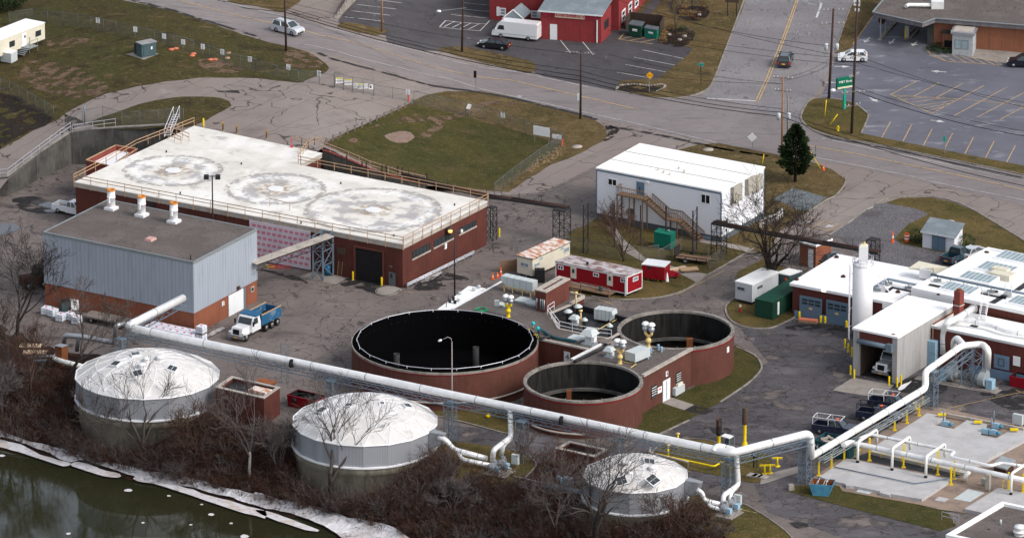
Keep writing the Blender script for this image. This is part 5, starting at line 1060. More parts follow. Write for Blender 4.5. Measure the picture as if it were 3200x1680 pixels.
m=MB();m.add([P(d2(x,y),z)for x,y,z in((1175,922,5.05),(1290,888,5.35),(1400,905,5.35),(1340,960,5.35))],[(0,1,2,3)]);m.add([P(d2(x,y),z)for x,y,z in((1340,960,5.35),(1400,905,5.35),(1480,985,5.0),(1420,1010,5.0))],[(0,1,2,3)]);tag(m.build('crossover_ramp','timber_grey',loc=P(d2(1290,930),5)),'weathered plank crossover ramp between the two roofs','ramp')
m=MB();m.tube([P(d2(x,y),z)for x,y,z in((205,740,5.4),(245,755,5.4),(235,790,5.0),(180,1050,1.5),(155,1065,1.2))],.04,4);m.tube([P(d2(x,y),5.3)for x,y in((300,835),(360,830),(370,880))],.05,4);tag(m.build('caution_tape','safety_yellow',loc=P(d2(205,740),5.2)),'yellow caution tape trailing over the rim of the largest tank','tape')
def dome_tank(label,l,r,cy,ze,n,rise,zb=-7,panels=(),vents=()):
    C=P(((l+r)/2,cy),ze);R=(P((l,cy),ze)-P((r,cy),ze)).length/2;o=T('domed_tank',label,'tank',(C.x,C.y,zb));E=ze-zb
    ph_=math.pi/n
    def rp(f):return R*f
    Rs=(R*R+rise*rise)/(2*rise)
    def zz(f):return E+math.sqrt(max(0,Rs*Rs-(R*f)**2))-(Rs-rise)
    fr_=[1,.72,.44,.2];vs=[]
    for i,f in enumerate(fr_):
        for k in range(n):a=2*math.pi*(k+(i%2)*.5)/n+ph_;vs.append((R*f*math.cos(a),R*f*math.sin(a),zz(f)))
    vs.append((0,0,zz(0)));fs=[]
    for i in range(len(fr_)-1):
        for k in range(n):
            k2=(k+1)%n
            if i%2==0:fs+=[(i*n+k,i*n+k2,(i+1)*n+k),(i*n+k2,(i+1)*n+k2,(i+1)*n+k)]
            else:fs+=[(i*n+k,(i+1)*n+k2,(i+1)*n+k),(i*n+k,i*n+k2,(i+1)*n+k2)]
    for k in range(n):fs.append(((len(fr_)-1)*n+k,(len(fr_)-1)*n+(k+1)%n,len(vs)-1))
    d=MB().add(vs,fs).build('dome','dome_metal',o)
    m=MB();done=set()
    for f in fs:
        for a,b in zip(f,f[1:]+f[:1]):
            e=(min(a,b),max(a,b))
            if e in done or(e[1]<n and e[0]<n)or e[0]>=3*n:continue
            done.add(e);m.bar(Vec(vs[a])+Vec((0,0,.02)),Vec(vs[b])+Vec((0,0,.02)),.07,.06)
    m.build('ribs','metal_white',d)
    m=MB();m.tube([Vec((R*math.cos(2*math.pi*k/n+ph_),R*math.sin(2*math.pi*k/n+ph_),E))for k in range(n)],.11,5,closed=True,smooth=False);m.build('eave_trim','metal_white',d)
    vb=[];fb=[]
    for k in range(n):a=2*math.pi*k/n+ph_;vb+=[(R*.995*math.cos(a),R*.995*math.sin(a),E),(R*.995*math.cos(a),R*.995*math.sin(a),E-2.75)]
    for k in range(n):k2=(k+1)%n;fb.append((2*k,2*k+1,2*k2+1,2*k2))
    bd=MB().add(vb,fb).build('metal_band','dome_band',o)
    MB().lathe(0,0,[(R*.97,E-2.74),(R+.12,E-2.78),(R+.12,E-2.95),(R*.985,E-3.0)],48,flat=True).build('band_ring','metal_white',bd)
    MB().lathe(0,0,[(R*.985,E-3.0),(R*.985,E-3.9),(R*.955,E-4.0),(R*.955,0)],64).build('concrete_wall','tank_concrete',o)
    def onD(px):
        q=P(px,ze+rise*.5)
        for _ in range(8):
            rr=min(1,(q.to_2d()-C.to_2d()).length/R);q=P(px,zb+zz(rr))
        return q-Vec((C.x,C.y,zb)),rr
    for px,w_ in panels:
        q,rr=onD(px);up=Vec((q.x*rise*2/R/R,q.y*rise*2/R/R,1)).normalized();mm=MB();mm.M=Matrix.Translation(q)@up.to_track_quat('Z','Y').to_matrix().to_4x4()@Matrix.Rotation(.5,4,'Z')
        mm.box(-w_/2,-w_/2,-.1,w_/2,w_/2,.22);s_=mm.build('skylight','metal_white',d);mm2=MB();mm2.M=mm.M;e=w_/2-.1
        for sx in(-1,1):
            for sy in(-1,1):mm2.box(min(0,sx*e)+.03,min(0,sy*e)+.03,.2,max(0,sx*e)-.03,max(0,sy*e)-.03,.26)
        mm2.build('pane','glass',s_)
    for px,r_ in vents:
        q,rr=onD(px);MB().lathe(q.x,q.y,[(r_,q.z-.1),(r_,q.z+.3),(r_*1.25,q.z+.35),(r_*.8,q.z+.5),(.001,q.z+.55)],14).build('dome_vent','metal_white',d)
    return o,C,R,E
D1=dome_tank('domed tank at far left above the river, beside the trees',234,686,1170,3.1,18,2.5,panels=[(Q(8,1040,118),1.3),(Q(8,1298,82),1.3),(Q(8,875,45),1.2),(Q(4,1025,1325),1.2)],vents=[(Q(8,1068,65),.45),(Q(8,1208,8),.5),(Q(8,1105,20),.4)])
D2=dome_tank('middle domed tank with a geodesic ribbed white cap above the river bank',912.7,1367.6,1314,3.3,18,2.7,panels=[(Q(9,912,490),1.25),(Q(9,500,395),1.2),(Q(9,1140,362),1.1),(Q(9,697,357),.8),(Q(9,950,345),.7)])
D3=dome_tank('smallest domed tank at right behind the bare branches',1819.6,2151,1481.6,3.2,13,2.0,panels=[(Q(10,828,925),1.4),(Q(10,1062,920),1.5),(Q(10,1035,783),1.4)],vents=[(Q(10,860,800),.5),(Q(10,1057,838),.45),(Q(10,885,880),.35)])
def brick_box(label,a,b,c,h,z0,mt='brick_maroon',rust=False):
    B=Bld('brick_kiosk',label,'kiosk',a,b,c,h,z0);L,W,H_=B.L,B.W,B.h;t=.4
    B.mb().box(.05,.05,0,L-.05,W-.05,H_-.6).build('wall',M[mt],B.o)
    m=B.mb();m.box(.05,.05,H_-.6,L-.05,t,H_-.12);m.box(.05,W-t,H_-.6,L-.05,W-.05,H_-.12);m.box(.05,t,H_-.6,t,W-t,H_-.12);m.box(L-t,t,H_-.6,L-.05,W-t,H_-.12);m.build('parapet',M[mt],B.o)
    m=B.mb();m.box(0,0,H_-.12,L,t+.05,H_);m.box(0,W-t-.05,H_-.12,L,W,H_);m.box(0,t+.05,H_-.12,t+.05,W-t-.05,H_);m.box(L-t-.05,t+.05,H_-.12,L,W-t-.05,H_);m.build('coping','coping',B.o)
    B.mb().box(t,t,H_-.6,L-t,W-t,H_-.52).build('roof','roof_black',B.o);return B
k1=brick_box('brick kiosk with an open parapet between the far left and middle domes',Q(8,1622,212),(825,1243),(876,1208),3.6,-3)
MB().box(k1.L*.55,k1.W*.3,k1.h-.5,k1.L*.9,k1.W*.65,k1.h+.1).build('roof_unit','roof_rusty',k1.o)
k2=brick_box('brick kiosk behind the smallest domed tank',Q(10,327,672),Q(10,622,738),Q(10,726,682),3.4,-2)
sh=Bld('rusty_lean_to','low rusty sheet metal roof behind the brick kiosk','shed',(790,1196),(842,1207),(866,1190),2.6,0);sh.mb().box(0,0,2.45,sh.L,sh.W,2.6).build('roof',mat('rust_sheet',(.3,.1,.04),.9,layers=[('noise',1.5,(.15,.06,.04),.45,.65,.9)]),sh.o);sh.mb().box(.2,.2,0,sh.L-.2,sh.W-.2,2.45).build('wall','brick_maroon',sh.o)
def rpath(pts,rad=.8,n=5):
    out=[pts[0]]
    for a,b,c in zip(pts,pts[1:],pts[2:]):
        d1_=(a-b);d2_=(c-b);r=min(rad,d1_.length*.45,d2_.length*.45);p=b+d1_.normalized()*r;q=b+d2_.normalized()*r
        for k in range(n+1):t=k/n;out.append(p*(1-t)**2+b*2*t*(1-t)+q*t*t)
    out.append(pts[-1]);return out
def pipe(name,label,pts,r,mt='duct',rad=.9,bands=3.5,group=None,cat='pipe',n=14,parent=None):
    o=parent or T(name,label,cat,pts[0],0,group);path=rpath(pts,rad);MB().tube(path,r,n).build('pipe_run',M[mt],o,world=1)
    if bands:
        for a,b in zip(pts,pts[1:]):
            L=(b-a).length;k=int(L/bands);d=(b-a).normalized()
            for i in range(k):
                p=a+d*(L*(i+.5)/k);MB().tube([p-d*.05,p+d*.05],r*1.06,n).build('joint_band','galv',o,world=1)
    return o
def truss(label,a,b,w=1.1,dep=.8,seg=1.3,mt='truss_blue',name='truss_bridge',t=.09):
    d=(b-a).to_2d().normalized();n=Vec((-d.y,d.x,0))*w/2;L=(b-a).length;k=max(2,int(L/seg));o=T(name,label,'truss',a,0,'pipe bridge trusses');ch=MB();br=MB();dz=Vec((0,0,dep))
    for s_ in(n,-n):
        ch.bar(a+s_,b+s_,t);ch.bar(a+s_-dz,b+s_-dz,t)
        for i in range(k):
            p,q=a.lerp(b,i/k)+s_,a.lerp(b,(i+1)/k)+s_
            br.bar(p-dz,q,t*.55)if i%2 else br.bar(p,q-dz,t*.55)
    for i in range(k+1):
        p=a.lerp(b,i/k);br.bar(p+n,p-n,t*.55);br.bar(p+n-dz,p-n-dz,t*.4)
    ch.build('chords',M[mt],o,world=1);br.build('bracing',M[mt],o,world=1);return o
def sq_tower(label,base,zt,w=1.15,rz=rad(-31),mt='truss_blue',n=5,h2=.12,wy=None):
    u=Vec((math.cos(rz),math.sin(rz),0))*w/2;v=Vec((-math.sin(rz),math.cos(rz),0))*(wy or w)/2
    return tower('lattice_tower',label,[base-u-v,base+u-v,base+u+v,base-u+v],zt,mt,h2,.055,n,'lattice towers under the pipe bridges')
ZP=6.5;ru=.5
e1=P(Q(4,950,1112),ZP);e2=P(Q(4,1385,893),ZP);e3=P(Q(10,1655,712),ZP);e4=P(Q(11,318,560),ZP);e5=P(Q(11,345,742),3.3)
e6=P(Q(11,1185,232),3.3);e7=Vec((e6.x,e6.y,0));topz=5.9
q7=P(d3(428,985),topz);e6b=P(Q(11,1190,225),3.3)
main=pipe('overhead_duct','long silver overhead duct crossing the whole plant above the domed tanks',[P(Q(4,1400,885),ZP)+Vec((-.3,-.5,0)),e1,e3,e4,Vec((e4.x,e4.y,3.3))if False else P(Q(11,322,735),3.35)],ru,'duct',1.0,7.5)
MB().tube([P(Q(9,262,35),ZP)-Vec((.05,0,0)),P(Q(9,270,37),ZP)+Vec((.08,0,0))],ru*1.1,14).build('black_joint','black',main,world=1)
MB().tube([P(Q(10,366,464),ZP)-Vec((.05,0,0)),P(Q(10,374,466),ZP)+Vec((.08,0,0))],ru*1.1,14).build('black_joint','black',main,world=1)
zA=P(Q(11,322,735),3.35)
pipe('overhead_duct','white duct on yellow stands climbing from the teal container to the blower yard',[zA+Vec((.05,-.1,0)),P(Q(11,1190,222),3.3),P(d3(428,1010),5.3),P(d3(870,695),5.6),P(d3(1120,672),5.6),P(d3(1190,745),5.6),P(d3(1180,960),2.6)],.42,'duct_white',.8,4)
pipe('overhead_duct','short bent duct rising beside the blower yard and joining the long duct',[P(d3(775,800),3.0),P(d3(775,640),5.0),P(d3(815,600),5.6),P(d3(905,700),5.6)],.4,'duct',.7,0)
truss('blue grey truss carrying the long duct across the middle of the plant',e1-Vec((0,0,.5)),e3-Vec((0,0,.5)))
truss('truss under the duct branch to the clad building',e1-Vec((0,0,.5)),P(Q(4,1395,890),ZP-.5))
truss('truss under the short duct span past the yellow flare pipes',e3-Vec((0,0,.5)),e4-Vec((0,0,.5)))
truss('slanting truss under the white duct beside the blower yard',P(Q(11,1230,160),4.2),P(d3(1000,720),5.0),.9,.7)
truss('low dark pipe rack under the white duct on yellow stands',P(Q(11,400,760),2.7),P(Q(11,1200,290),2.7),.8,.35,2.5,'galv')
for(bx,by,lb)in((381,1180,'lattice tower behind the far left dome'),(1037,1312,'lattice tower behind the middle dome'),(1407,1383,'lattice tower at the road right of the middle dome'),(1631,1441,'lattice tower below the nearest brick tank'),(1929,1503,'lattice tower behind the smallest dome'),(2275,1562,'lattice tower at the duct junction above the twin blowers'),(2514,1505,'lattice tower beside the blue skip'),(2911,1276,'tall lattice tower beside the white duct near the parked trucks')):
    sq_tower(lb,P((bx,by),0),5.2 if bx!=2911 else 4.9,n=6)
for p,lb in((P((879,1194),0),'slim twin post support under the long duct behind the kiosk'),):
    tower('duct_support',lb,[p,p+Vec((.9,-.5,0))],5.2,'truss_blue',.1,.05,3,top=False)
tl=[P(q,0)for q in((d3(865,1172)),(d3(1003,1195)),(d3(1120,1130)),(d3(985,1110)))]
tower('steel_tower','braced steel frame straddling the blowers by the brick wall',tl,5.0,lw=.2,bw=.08,n=3,top=False)
tl=[P(q,0)for q in QL(4,"1345,1085 1402,1100 1425,1085 1368,1070")];tower('steel_tower','steel frame under the duct elbow at the clad building',tl,5.7,lw=.16,bw=.07,n=3,top=False)
pipe('duct_branch','silver duct dropping from the long duct to the left branch by the trees',[P(Q(4,935,1085),6.0),P(Q(4,872,1105),6.0),P(Q(4,868,1235),2.9),P(Q(4,650,1190),3.2),P(Q(4,490,1172),3.2),P(Q(4,482,1240),1.5)],.33,'duct_dull',.8,3)
pipe('duct_branch','short duct stub beside the left branch over the rusty fan housing',[P(Q(4,600,1185),3.2),P(Q(4,590,1215),2.6),P(Q(4,580,1290),1.0)],.28,'duct_dull',.4,0)
pipe('duct_branch','white duct curling low from the fan housing to the far left dome',[P(d4(1150,500),1.2),P(d4(1020,600),.9),P(d4(1150,655),.9),P(d4(1600,770),.9)],.33,'duct_white',.6,2)
fb=Bld('fan_housing','rusty metal fan housing under the left duct branch beside the trees','housing',d4(1052,372),d4(1180,400),d4(1300,360),2.6,0);fb.mb().box(0,0,.1,fb.L,fb.W,2.6).build('casing','rust',fb.o);fb.mb().box(-.05,-.05,2.6,fb.L+.05,fb.W+.05,2.68).build('lid','duct_dull',fb.o)
pipe('duct_branch','duct falling from the long duct to the blower pair right of the middle dome',[P(Q(9,1862,360),ZP),P(Q(9,1915,372),ZP-.1),P(Q(9,1925,590),2.9),P(Q(9,1790,690),2.6),P(Q(9,1785,765),1.0)],.33,'duct',.7,2.4)
pipe('duct_branch','second short duct joining beside the blower pair right of the middle dome',[P(Q(9,1925,600),2.8),P(Q(9,1865,650),2.5),P(Q(9,1850,735),1.0)],.28,'duct',.5,0)
pipe('duct_branch','duct arching over the junction and falling to the blowers by the smallest dome',[P(Q(10,1515,700),ZP),P(Q(10,1545,650),ZP+.5),P(Q(10,1690,685),ZP+.2),P(Q(10,1708,950),2.2),P(Q(10,1595,1030),2.0),P(Q(10,1592,1100),.9)],.31,'duct',.6,2.4)
pipe('duct_branch','second short duct joining beside the blowers by the smallest dome',[P(Q(10,1700,960),2.1),P(Q(10,1650,1010),1.9),P(Q(10,1640,1080),.9)],.26,'duct',.5,0)
def hopper(label,a,b,z):
    p=P(a,z);o=T('duct_hopper',label,'duct',p,rad(-30));MB().add([(0,0,-1.6),(1.5,0,-1.2),(1.5,1.2,-1.2),(0,1.2,-1.6),(0,0,.5),(2.0,.2,.4),(2.0,1.0,.4),(0,1.2,.5)],[(3,2,1,0),(4,5,6,7),(0,1,5,4),(1,2,6,5),(2,3,7,6),(3,0,4,7)]).build('hopper_body','duct_dull',o)
hopper('sloped metal hopper joining the middle dome to its ducts',Q(9,1300,580),0,2.9);hopper('sloped metal hopper joining the smallest dome to its ducts',Q(10,1300,945),0,2.8)
pipe('duct_branch','lumpy silver duct from the middle dome hopper to the blower pair',[P(Q(9,1375,595),2.8),P(Q(9,1430,610),2.7),P(Q(9,1490,685),1.4),P(Q(9,1740,752),1.0)],.34,'duct',.7,1.6)
pipe('duct_branch','lower silver duct looping under its twin to the blower pair',[P(Q(9,1515,692),1.2),P(Q(9,1550,760),.7),P(Q(9,1770,805),.6)],.3,'duct',.6,1.4)
pipe('duct_branch','lumpy silver duct from the smallest dome hopper down to the blowers',[P(Q(10,1395,985),2.6),P(Q(10,1435,1010),2.2),P(Q(10,1450,1068),1.2),P(Q(10,1570,1095),1.0)],.28,'duct',.5,1.4)
pipe('duct_branch','lower silver duct under its twin to the blowers by the smallest dome',[P(Q(10,1480,1075),1.0),P(Q(10,1490,1115),.7),P(Q(10,1580,1135),.6)],.26,'duct',.5,1.2)
def blower(label,px,s=1.0,rz=rad(-31),col='duct_dull',z=0,flip=1):
    p=P(px,z+.05);o=T('blower',label,'blower',p,rz,'duct blowers');
    MB().box(-1.0*s,-.8*s,0,1.3*s,.8*s,.12).build('base','concrete',o)
    m=MB();m.M=Matrix.Translation((0,0,.95*s))@Matrix.Rotation(math.pi/2,4,'Y');m.lathe(0,0,[(.001,-.35*s),(.75*s,-.35*s),(.75*s,.35*s),(.001,.35*s)],18,flat=True);m.build('scroll_housing',M[col],o)
    MB().frustum(0,.35*s,1.2*s,2.1*s,.7*s,.8*s,.5*s,.5*s).build('outlet',M[col],o)
    MB().box(.45*s*flip if flip>0 else-1.1*s,-.4*s,.15,1.15*s if flip>0 else-.45*s,.4*s,1.1*s).build('motor_guard','blue_unit',o)
    m=MB();m.M=Matrix.Translation((-.35*s*flip,0,.95*s))@Matrix.Rotation(-math.pi/2*flip,4,'Y');m.lathe(0,0,[(.4*s,0),(.45*s,.5*s),(.001,.5*s)],14);m.build('inlet','fan_grey',o)
blower('blower with blue guard right of the middle dome, left of the pair',Q(9,1790,860),.75);blower('blower with blue guard right of the middle dome, right of the pair',Q(9,1860,830),.75)
blower('blue motored blower by the smallest dome, nearer one of the pair',Q(10,1605,1170),.75);blower('blue motored blower by the smallest dome, farther one of the pair',Q(10,1665,1135),.75)
blower('large blower beside the blue cabinet stack, left one in the blower yard',d3(745,1130),1.25,flip=-1,col='fan_grey');blower('large blower near the numbered brick wall, right one in the blower yard',d3(1130,1205),1.25,col='fan_grey')
for q,lb in((Q(9,1800,900),'pad under the middle blowers'),):sheet_w('concrete_pad',[P(x,0).to_2d()for x in QL(9,"1700,870 1880,905 1960,850 1800,820")],M['concrete'],.08)
sheet_w('concrete_pad',[P(x,0).to_2d()for x in QL(10,"1530,1190 1660,1218 1755,1160 1600,1120")],M['concrete'],.08)
for px,lb in((Q(10,1703,1125),'grey control cabinet standing on legs by the smallest dome blowers'),(Q(10,25,820),'grey control cabinet on legs right of the middle dome blowers')):
    p=P(px,0);o=T('control_cabinet',lb,'cabinet',p,rad(-30),'control cabinets by the blowers');MB().box(-.45,-.2,.5,.45,.2,1.7).build('cabinet_box','ac_grey',o)
    for x in(-.4,.4):MB().bar((x,0,0),(x,0,.5),.06).build('leg','galv',o)
for px,h,hd,lb in((Q(10,1560,680),3.9,2.1,'yellow flare stack with a short sooty black top'),(Q(10,1755,655),5.0,2.2,'tall yellow flare stack with a rusty scorched top')):
    p=P(px,0);o=T('flare_stack',lb,'flare stack',p,0,'yellow flare stacks');MB().lathe(0,0,[(.45,0),(.25,.5),(.2,.6),(.2,h-hd)],12).build('yellow_riser','safety_yellow',o);MB().lathe(0,0,[(.3,h-hd),(.34,h-hd+.05),(.34,h-.2),(.37,h),(.28,h),(.28,h-.6),(.001,h-.6)],14).build('burner_shroud',mat('soot'+str(int(h)),(.03,.028,.03)if h<4.5 else(.09,.07,.06),.9,layers=[('noise',1.5,(.17,.08,.05),.5,.65,.7)]),o)
def ypipe(label,pts,r=.12,mt='safety_yellow'):
    m=MB();m.tube(rpath(pts,.3,3),r,8);return tag(m.build('gas_pipe',M[mt],loc=pts[0]),label,'pipe')
ypipe('yellow gas pipe running low past the junction tower',[P(Q(10,x,y),z)for x,y,z in((1080,742,.05),(1090,718,.6),(1180,738,.6),(1525,812,.6),(1640,742,.9),(1660,690,1.0))])
for(x,y,y2,lb)in((1250,685,568,'tall yellow vent pipe with a pale cap on the grass'),(1177,738,655,'short yellow valve riser on the grass by the long duct')):
    p=P(Q(10,x,y),0);h=(y-y2)/2.414/23.5;o=T('gas_riser',lb,'pipe',p,0);MB().cyl(0,0,0,h,.12,8).build('riser','safety_yellow',o);MB().lathe(0,0,[(.12,h-.1),(.24,h-.05),(.24,h+.08),(.001,h+.12)],12).build('cap','pipe_cream',o)
for k,x,y,lb in((10,1905,868,'yellow branched valve on the gravel, left of its twin'),(11,70,812,'yellow branched valve on the gravel, right of its twin'),(11,15,865,'yellow branched valve at the edge of the concrete apron')):
    p=P(Q(k,x,y),0);o=T('yellow_valve',lb,'valve',p,0,'yellow ground valves');MB().cyl(0,0,0,1.2,.12,8).build('stem','safety_yellow',o);MB().bar((-.6,0,1.1),(.6,0,1.1),.18).build('cross_arm','safety_yellow',o);MB().lathe(0,0,[(.35,.0),(.35,.1),(.001,.12)],10).build('flange','safety_yellow',o)
st=Bld('meter_shelter','small pale roofed meter shelter beside the flare stacks','shelter',Q(10,1575,582),Q(10,1640,600),Q(10,1672,580),2.3,0);st.mb().box(0,0,2.2,st.L,st.W,2.3).build('roof','metal_white',st.o);st.mb().box(.5,.3,0,st.L-.3,st.W-.2,2.0).build('cabinet','cabinet_teal',st.o)
for x,y in((.05,.05),(st.L-.05,.05),(st.L-.05,st.W-.05),(.05,st.W-.05)):MB().bar((x,y,0),(x,y,2.2),.08).build('leg','galv',st.o)
for i,(x,y)in enumerate(((1812,880),(1850,885),(1893,893))):
    p=P(Q(10,x,y),.05);o=T('concrete_slab',('leftmost','middle','rightmost')[i]+' of three pale slabs lying by the yellow valves','slab',p,rad(-30),'pale slabs by the yellow valves');MB().box(-.55,-.6,0,.55,.6,.12).build('slab_body','coping',o)
sg=P(Q(10,1832,822),0);o=T('road_sign','small white N sign on twin black posts by the duct junction','sign',sg,rad(-20));MB().bar((-.15,0,0),(-.15,0,1.9),.14).build('post','black',o);MB().bar((.25,0,0),(.25,0,1.9),.08).build('post','black',o);MB().box(-.5,-.1,1.4,.45,-.06,2.0).build('panel','black',o);text('N',.55,M['sign_white'],o,(0,-.12,1.7),(math.pi/2,0,0))
gr_=T('crash_barrier','timber and steel guard rail curving round the grass below the long duct','crash barrier',P(Q(10,1040,690),0));pts=[P(q,.75)for q in QL(10,"1045,670 1040,695 1060,712 1330,778")];m=MB();m.tube(smooth_pts([tuple(p)for p in pts],4,False),.12,6);m.build('beam','coping',gr_,world=1)
for p in pts:MB().bar(p,p-Vec((0,0,.75)),.18).build('post','timber_grey',gr_,world=1)
mp=P(Q(10,410,1000),0);o=T('pump_unit','blue grey pump box with hooked inlet pipe left of the smallest dome','pump',mp,rad(-30));MB().box(-.6,-.4,0,.7,.6,1.7).build('pump_box','truss_blue',o);MB().tube([(-.5,-.3,0),(-.5,-.3,1.6),(-.9,-.3,1.9),(-1.1,-.3,1.5)],.2,8).build('inlet_pipe','blue_unit',o);MB().lathe(0,0,[(.3,1.7),(.3,1.9),(.001,2.0)],10).build('fan_cap','duct_dull',o)
m=MB();m.tube([P(Q(10,x,y),.5)for x,y in((230,955),(350,975),(430,990),(530,1002))],.22,10);tag(m.build('ground_pipe','blue_unit',loc=mp),'blue grey pipe lying level into the side of the smallest dome','pipe')
railing('metal_railing','thin grey railing along the bank left of the smallest dome','railing',[G(q,'L')for q in QL(9,"1931,945")+QL(10,"60,955 250,1000 520,1050")],1.0,2.2,'rail_grey')
railing('metal_railing','grey railing on the right side of the far left dome by the kiosk','railing',[P(q,-.5)for q in QL(8,"1535,345 1620,350")],1.0,1.6,'rail_grey')
mat('rust_concrete',(.27,.2,.155),.9,layers=[('noise',.4,(.17,.13,.11),.45,.62,.8),('noise',2.5,(.34,.28,.23),.5,.7,.5)],bump=(4,.2))
mat('deck_slab',(.45,.44,.44),.9,layers=[('noise',.5,(.36,.35,.345),.42,.62,.8),('wave',.55,(.28,.28,.275),.8,.95,.5,(1,1,1),-rad(59)),('cell',.8,(.37,.36,.355),.75,.9,.5),('noise',2,(.2,.2,.2),.62,.75,.6,(.4,3,1),rad(31))],bump=(4,.2))
sheet('tank_apron',QL(11,"330,905 560,745 1175,365 1310,372 2150,560 2150,1100 1480,1165 1300,1140 1130,1100 560,1000 540,965"),M['rust_concrete'],.07)
def slab(pts,label,z=.45,mt='deck_slab'):
    w=[P(p,z)for p in pts];o=MB().prism([(p.x,p.y)for p in w],.0,z).build('deck_slab',M[mt],loc=(w[0].x,w[0].y,0));return tag(o,label,'slab')
slab(QL(11,"770,700 830,640 1110,470 1200,408 1340,437 1240,495 1400,528 1500,462 1655,492 1590,572 1722,600 1850,525 2000,558 1960,600 1700,735 1480,862"),'wide pale plank patterned deck slab over the upper basins')
slab(QL(11,"385,888 590,752 650,760 1385,910 1160,1057 925,1018 920,1028 840,1008 850,998 650,958 590,955 575,938 500,925"),'pale plank patterned deck slab over the lower basins beside the blue skip')
slab(QL(11,"1480,1130 1740,970 1931,1010 2100,1040 2100,1260 1931,1225"),'pale deck slab between the lower basins and the dark roofed building')
slab(QL(11,"1400,1055 1510,980 1630,1010 1520,1078"),'light concrete hatch slab right of the lower deck',.12,'ac_grey');slab(QL(11,"665,1000 690,978 785,1000 760,1018"),'small pale cover slab on the ledge below the lower deck',.12,'ac_grey');slab(QL(11,"1255,1065 1290,1038 1365,1055 1330,1078"),'tiny pale cover slab below the lower deck',.12,'deck_slab')
sheet('basin_trench',QL(11,"640,755 770,705 1480,868 1400,905"),M['roof_black'],.09)
for k,(a,b)in enumerate((((1180,408),(1290,372)),((1310,430),(2000,590)))):pass
m=MB();wbar(m,[P(q,.5).to_2d()for q in QL(11,"1300,410 1931,530")],.5,.35,.3);tag(m.build('low_wall','coping',loc=P(Q(11,1300,410),0)),'low pale kerb wall with yellow blocks behind the upper deck','wall')
for i,(x,y)in enumerate(((1312,418),(1585,473),(1858,530))):p=P(Q(11,x,y),.8);tag(MB().box(p.x-.5,p.y-.25,.65,p.x+.5,p.y+.25,.85).build('yellow_block','safety_yellow',loc=(p.x,p.y,.65)),('left','middle','right')[i]+' yellow block on the low wall behind the upper deck','block','yellow blocks on the low wall')
for i,(x,y)in enumerate(((1340,512),(1640,570),(1700,578),(1720,528))):
    p=P(Q(11,x,y),.1);o=T('basin_motor',('blue motor with an upright rod on the upper deck, farthest left','blue motor box left of two on the upper deck','blue motor with a shaft right of two on the upper deck','blue motor with an upright rod at the far edge of the deck')[i],'motor',p,rad(-25),'blue basin motors');MB().box(-.5,-.25,.1,.4,.25,.75).build('motor_box','blue_unit',o)
    MB().tube([(.4,0,.4),(.9,0,.4)],.2,8).build('gear_head','blue_skip',o)
    if i!=1:MB().cyl(-.3,0,.7,2.3,.07,6).build('rod','truss_blue',o)
hb=pipe('header_pipe','fat silver header pipe running along the trench between the decks',[P(Q(11,570,648),3.0),P(Q(11,615,628),2.6),P(Q(11,690,645),2.2),P(Q(11,960,705),2.2),P(Q(11,1330,785),2.2),P(Q(11,1650,855),2.2),P(Q(11,2000,930),2.2)],.33,'duct',.6,3.2)
pipe('header_pipe','thinner silver header pipe above the decks, stepping down at its middle',[P(Q(11,690,600),2.9),P(Q(11,770,570),2.9),P(Q(11,1040,625),2.9),P(Q(11,1410,700),2.9),P(Q(11,1370,738),2.9),P(Q(11,1680,808),2.9),P(Q(11,1760,785),2.9),P(Q(11,2000,820),2.9)],.2,'duct',.5,3.0)
for i,(x,y0,yt,x2,y2)in enumerate(((676,790,630,822,532),(935,848,680,1072,585),(1190,905,740,1335,640),(1832,1032,870,1950,790))):
    zt=(y0-yt)/2.414/23.8;b=P(Q(11,x,y0),.3);t=Vec((b.x,b.y,.3+zt));t2=P(Q(11,x2,y2),.3+zt);d_=Vec((t2.x,t2.y,t2.z-1.7))
    o=pipe('riser_pipe',('first','second','third','fourth')[i]+' hoop shaped pipe over the decks, counted from the teal container',[b,t,t2,d_],.17,'duct_white',.5,0,group='hoop pipes over the decks')
    MB().cyl(b.x,b.y,.3,.75,.2,10).build('black_sleeve','black',o,world=1)
stands=[(765,768,600),(1022,820,650),(1280,875,700),(1404,905,770),(1380,948,820),(575,765,655),(480,820,720),(383,880,775),(1047,485,385),(1140,430,340),(1117,380,318),(1170,345,285),(955,540,470),(1815,985,860),(1925,1005,870)]
for i,(x,y,yt)in enumerate(stands):
    p=P(Q(11,x,y),.05);h=(y-yt)/2.414/23.8;o=T('pipe_stand','yellow steel pipe stand carrying the ducts over the decks','pipe stand',p,0,'yellow pipe stands');MB().bar((0,0,0),(0,0,h),.22).build('post','safety_yellow',o);MB().box(-.25,-.25,0,.25,.25,.06).build('foot_plate','safety_yellow',o)
railing('safety_railing','thin yellow railing along the far side of the basin trench','railing',[P(q,.45)for q in QL(11,"655,740 700,712 1160,815 1250,840 1440,870")],1.0,2.6,'safety_yellow',rails=(1.0,.5),w=.05,pw_=.06)
railing('safety_railing','short yellow railing at the right end of the decks','railing',[P(q,.1)for q in QL(11,"1770,985 1840,930 1931,960 2000,980")],1.0,2.0,'safety_yellow',rails=(1.0,),w=.06)
m=MB();m.tube([P(Q(11,x,y),.6)for x,y in((500,815),(1105,940),(1450,888))],.07,6);tag(m.build('thin_pipe','truss_blue',loc=P(Q(11,500,815),.6)),'thin dark pipe lying across the lower deck slab','pipe')
pipe('capped_pipe','short white capped pipe elbow at the right end of the lower deck',[P(Q(11,1485,920),.1),P(Q(11,1487,885),1.0),P(Q(11,1515,858),1.2)],.26,'duct_white',.3,0)
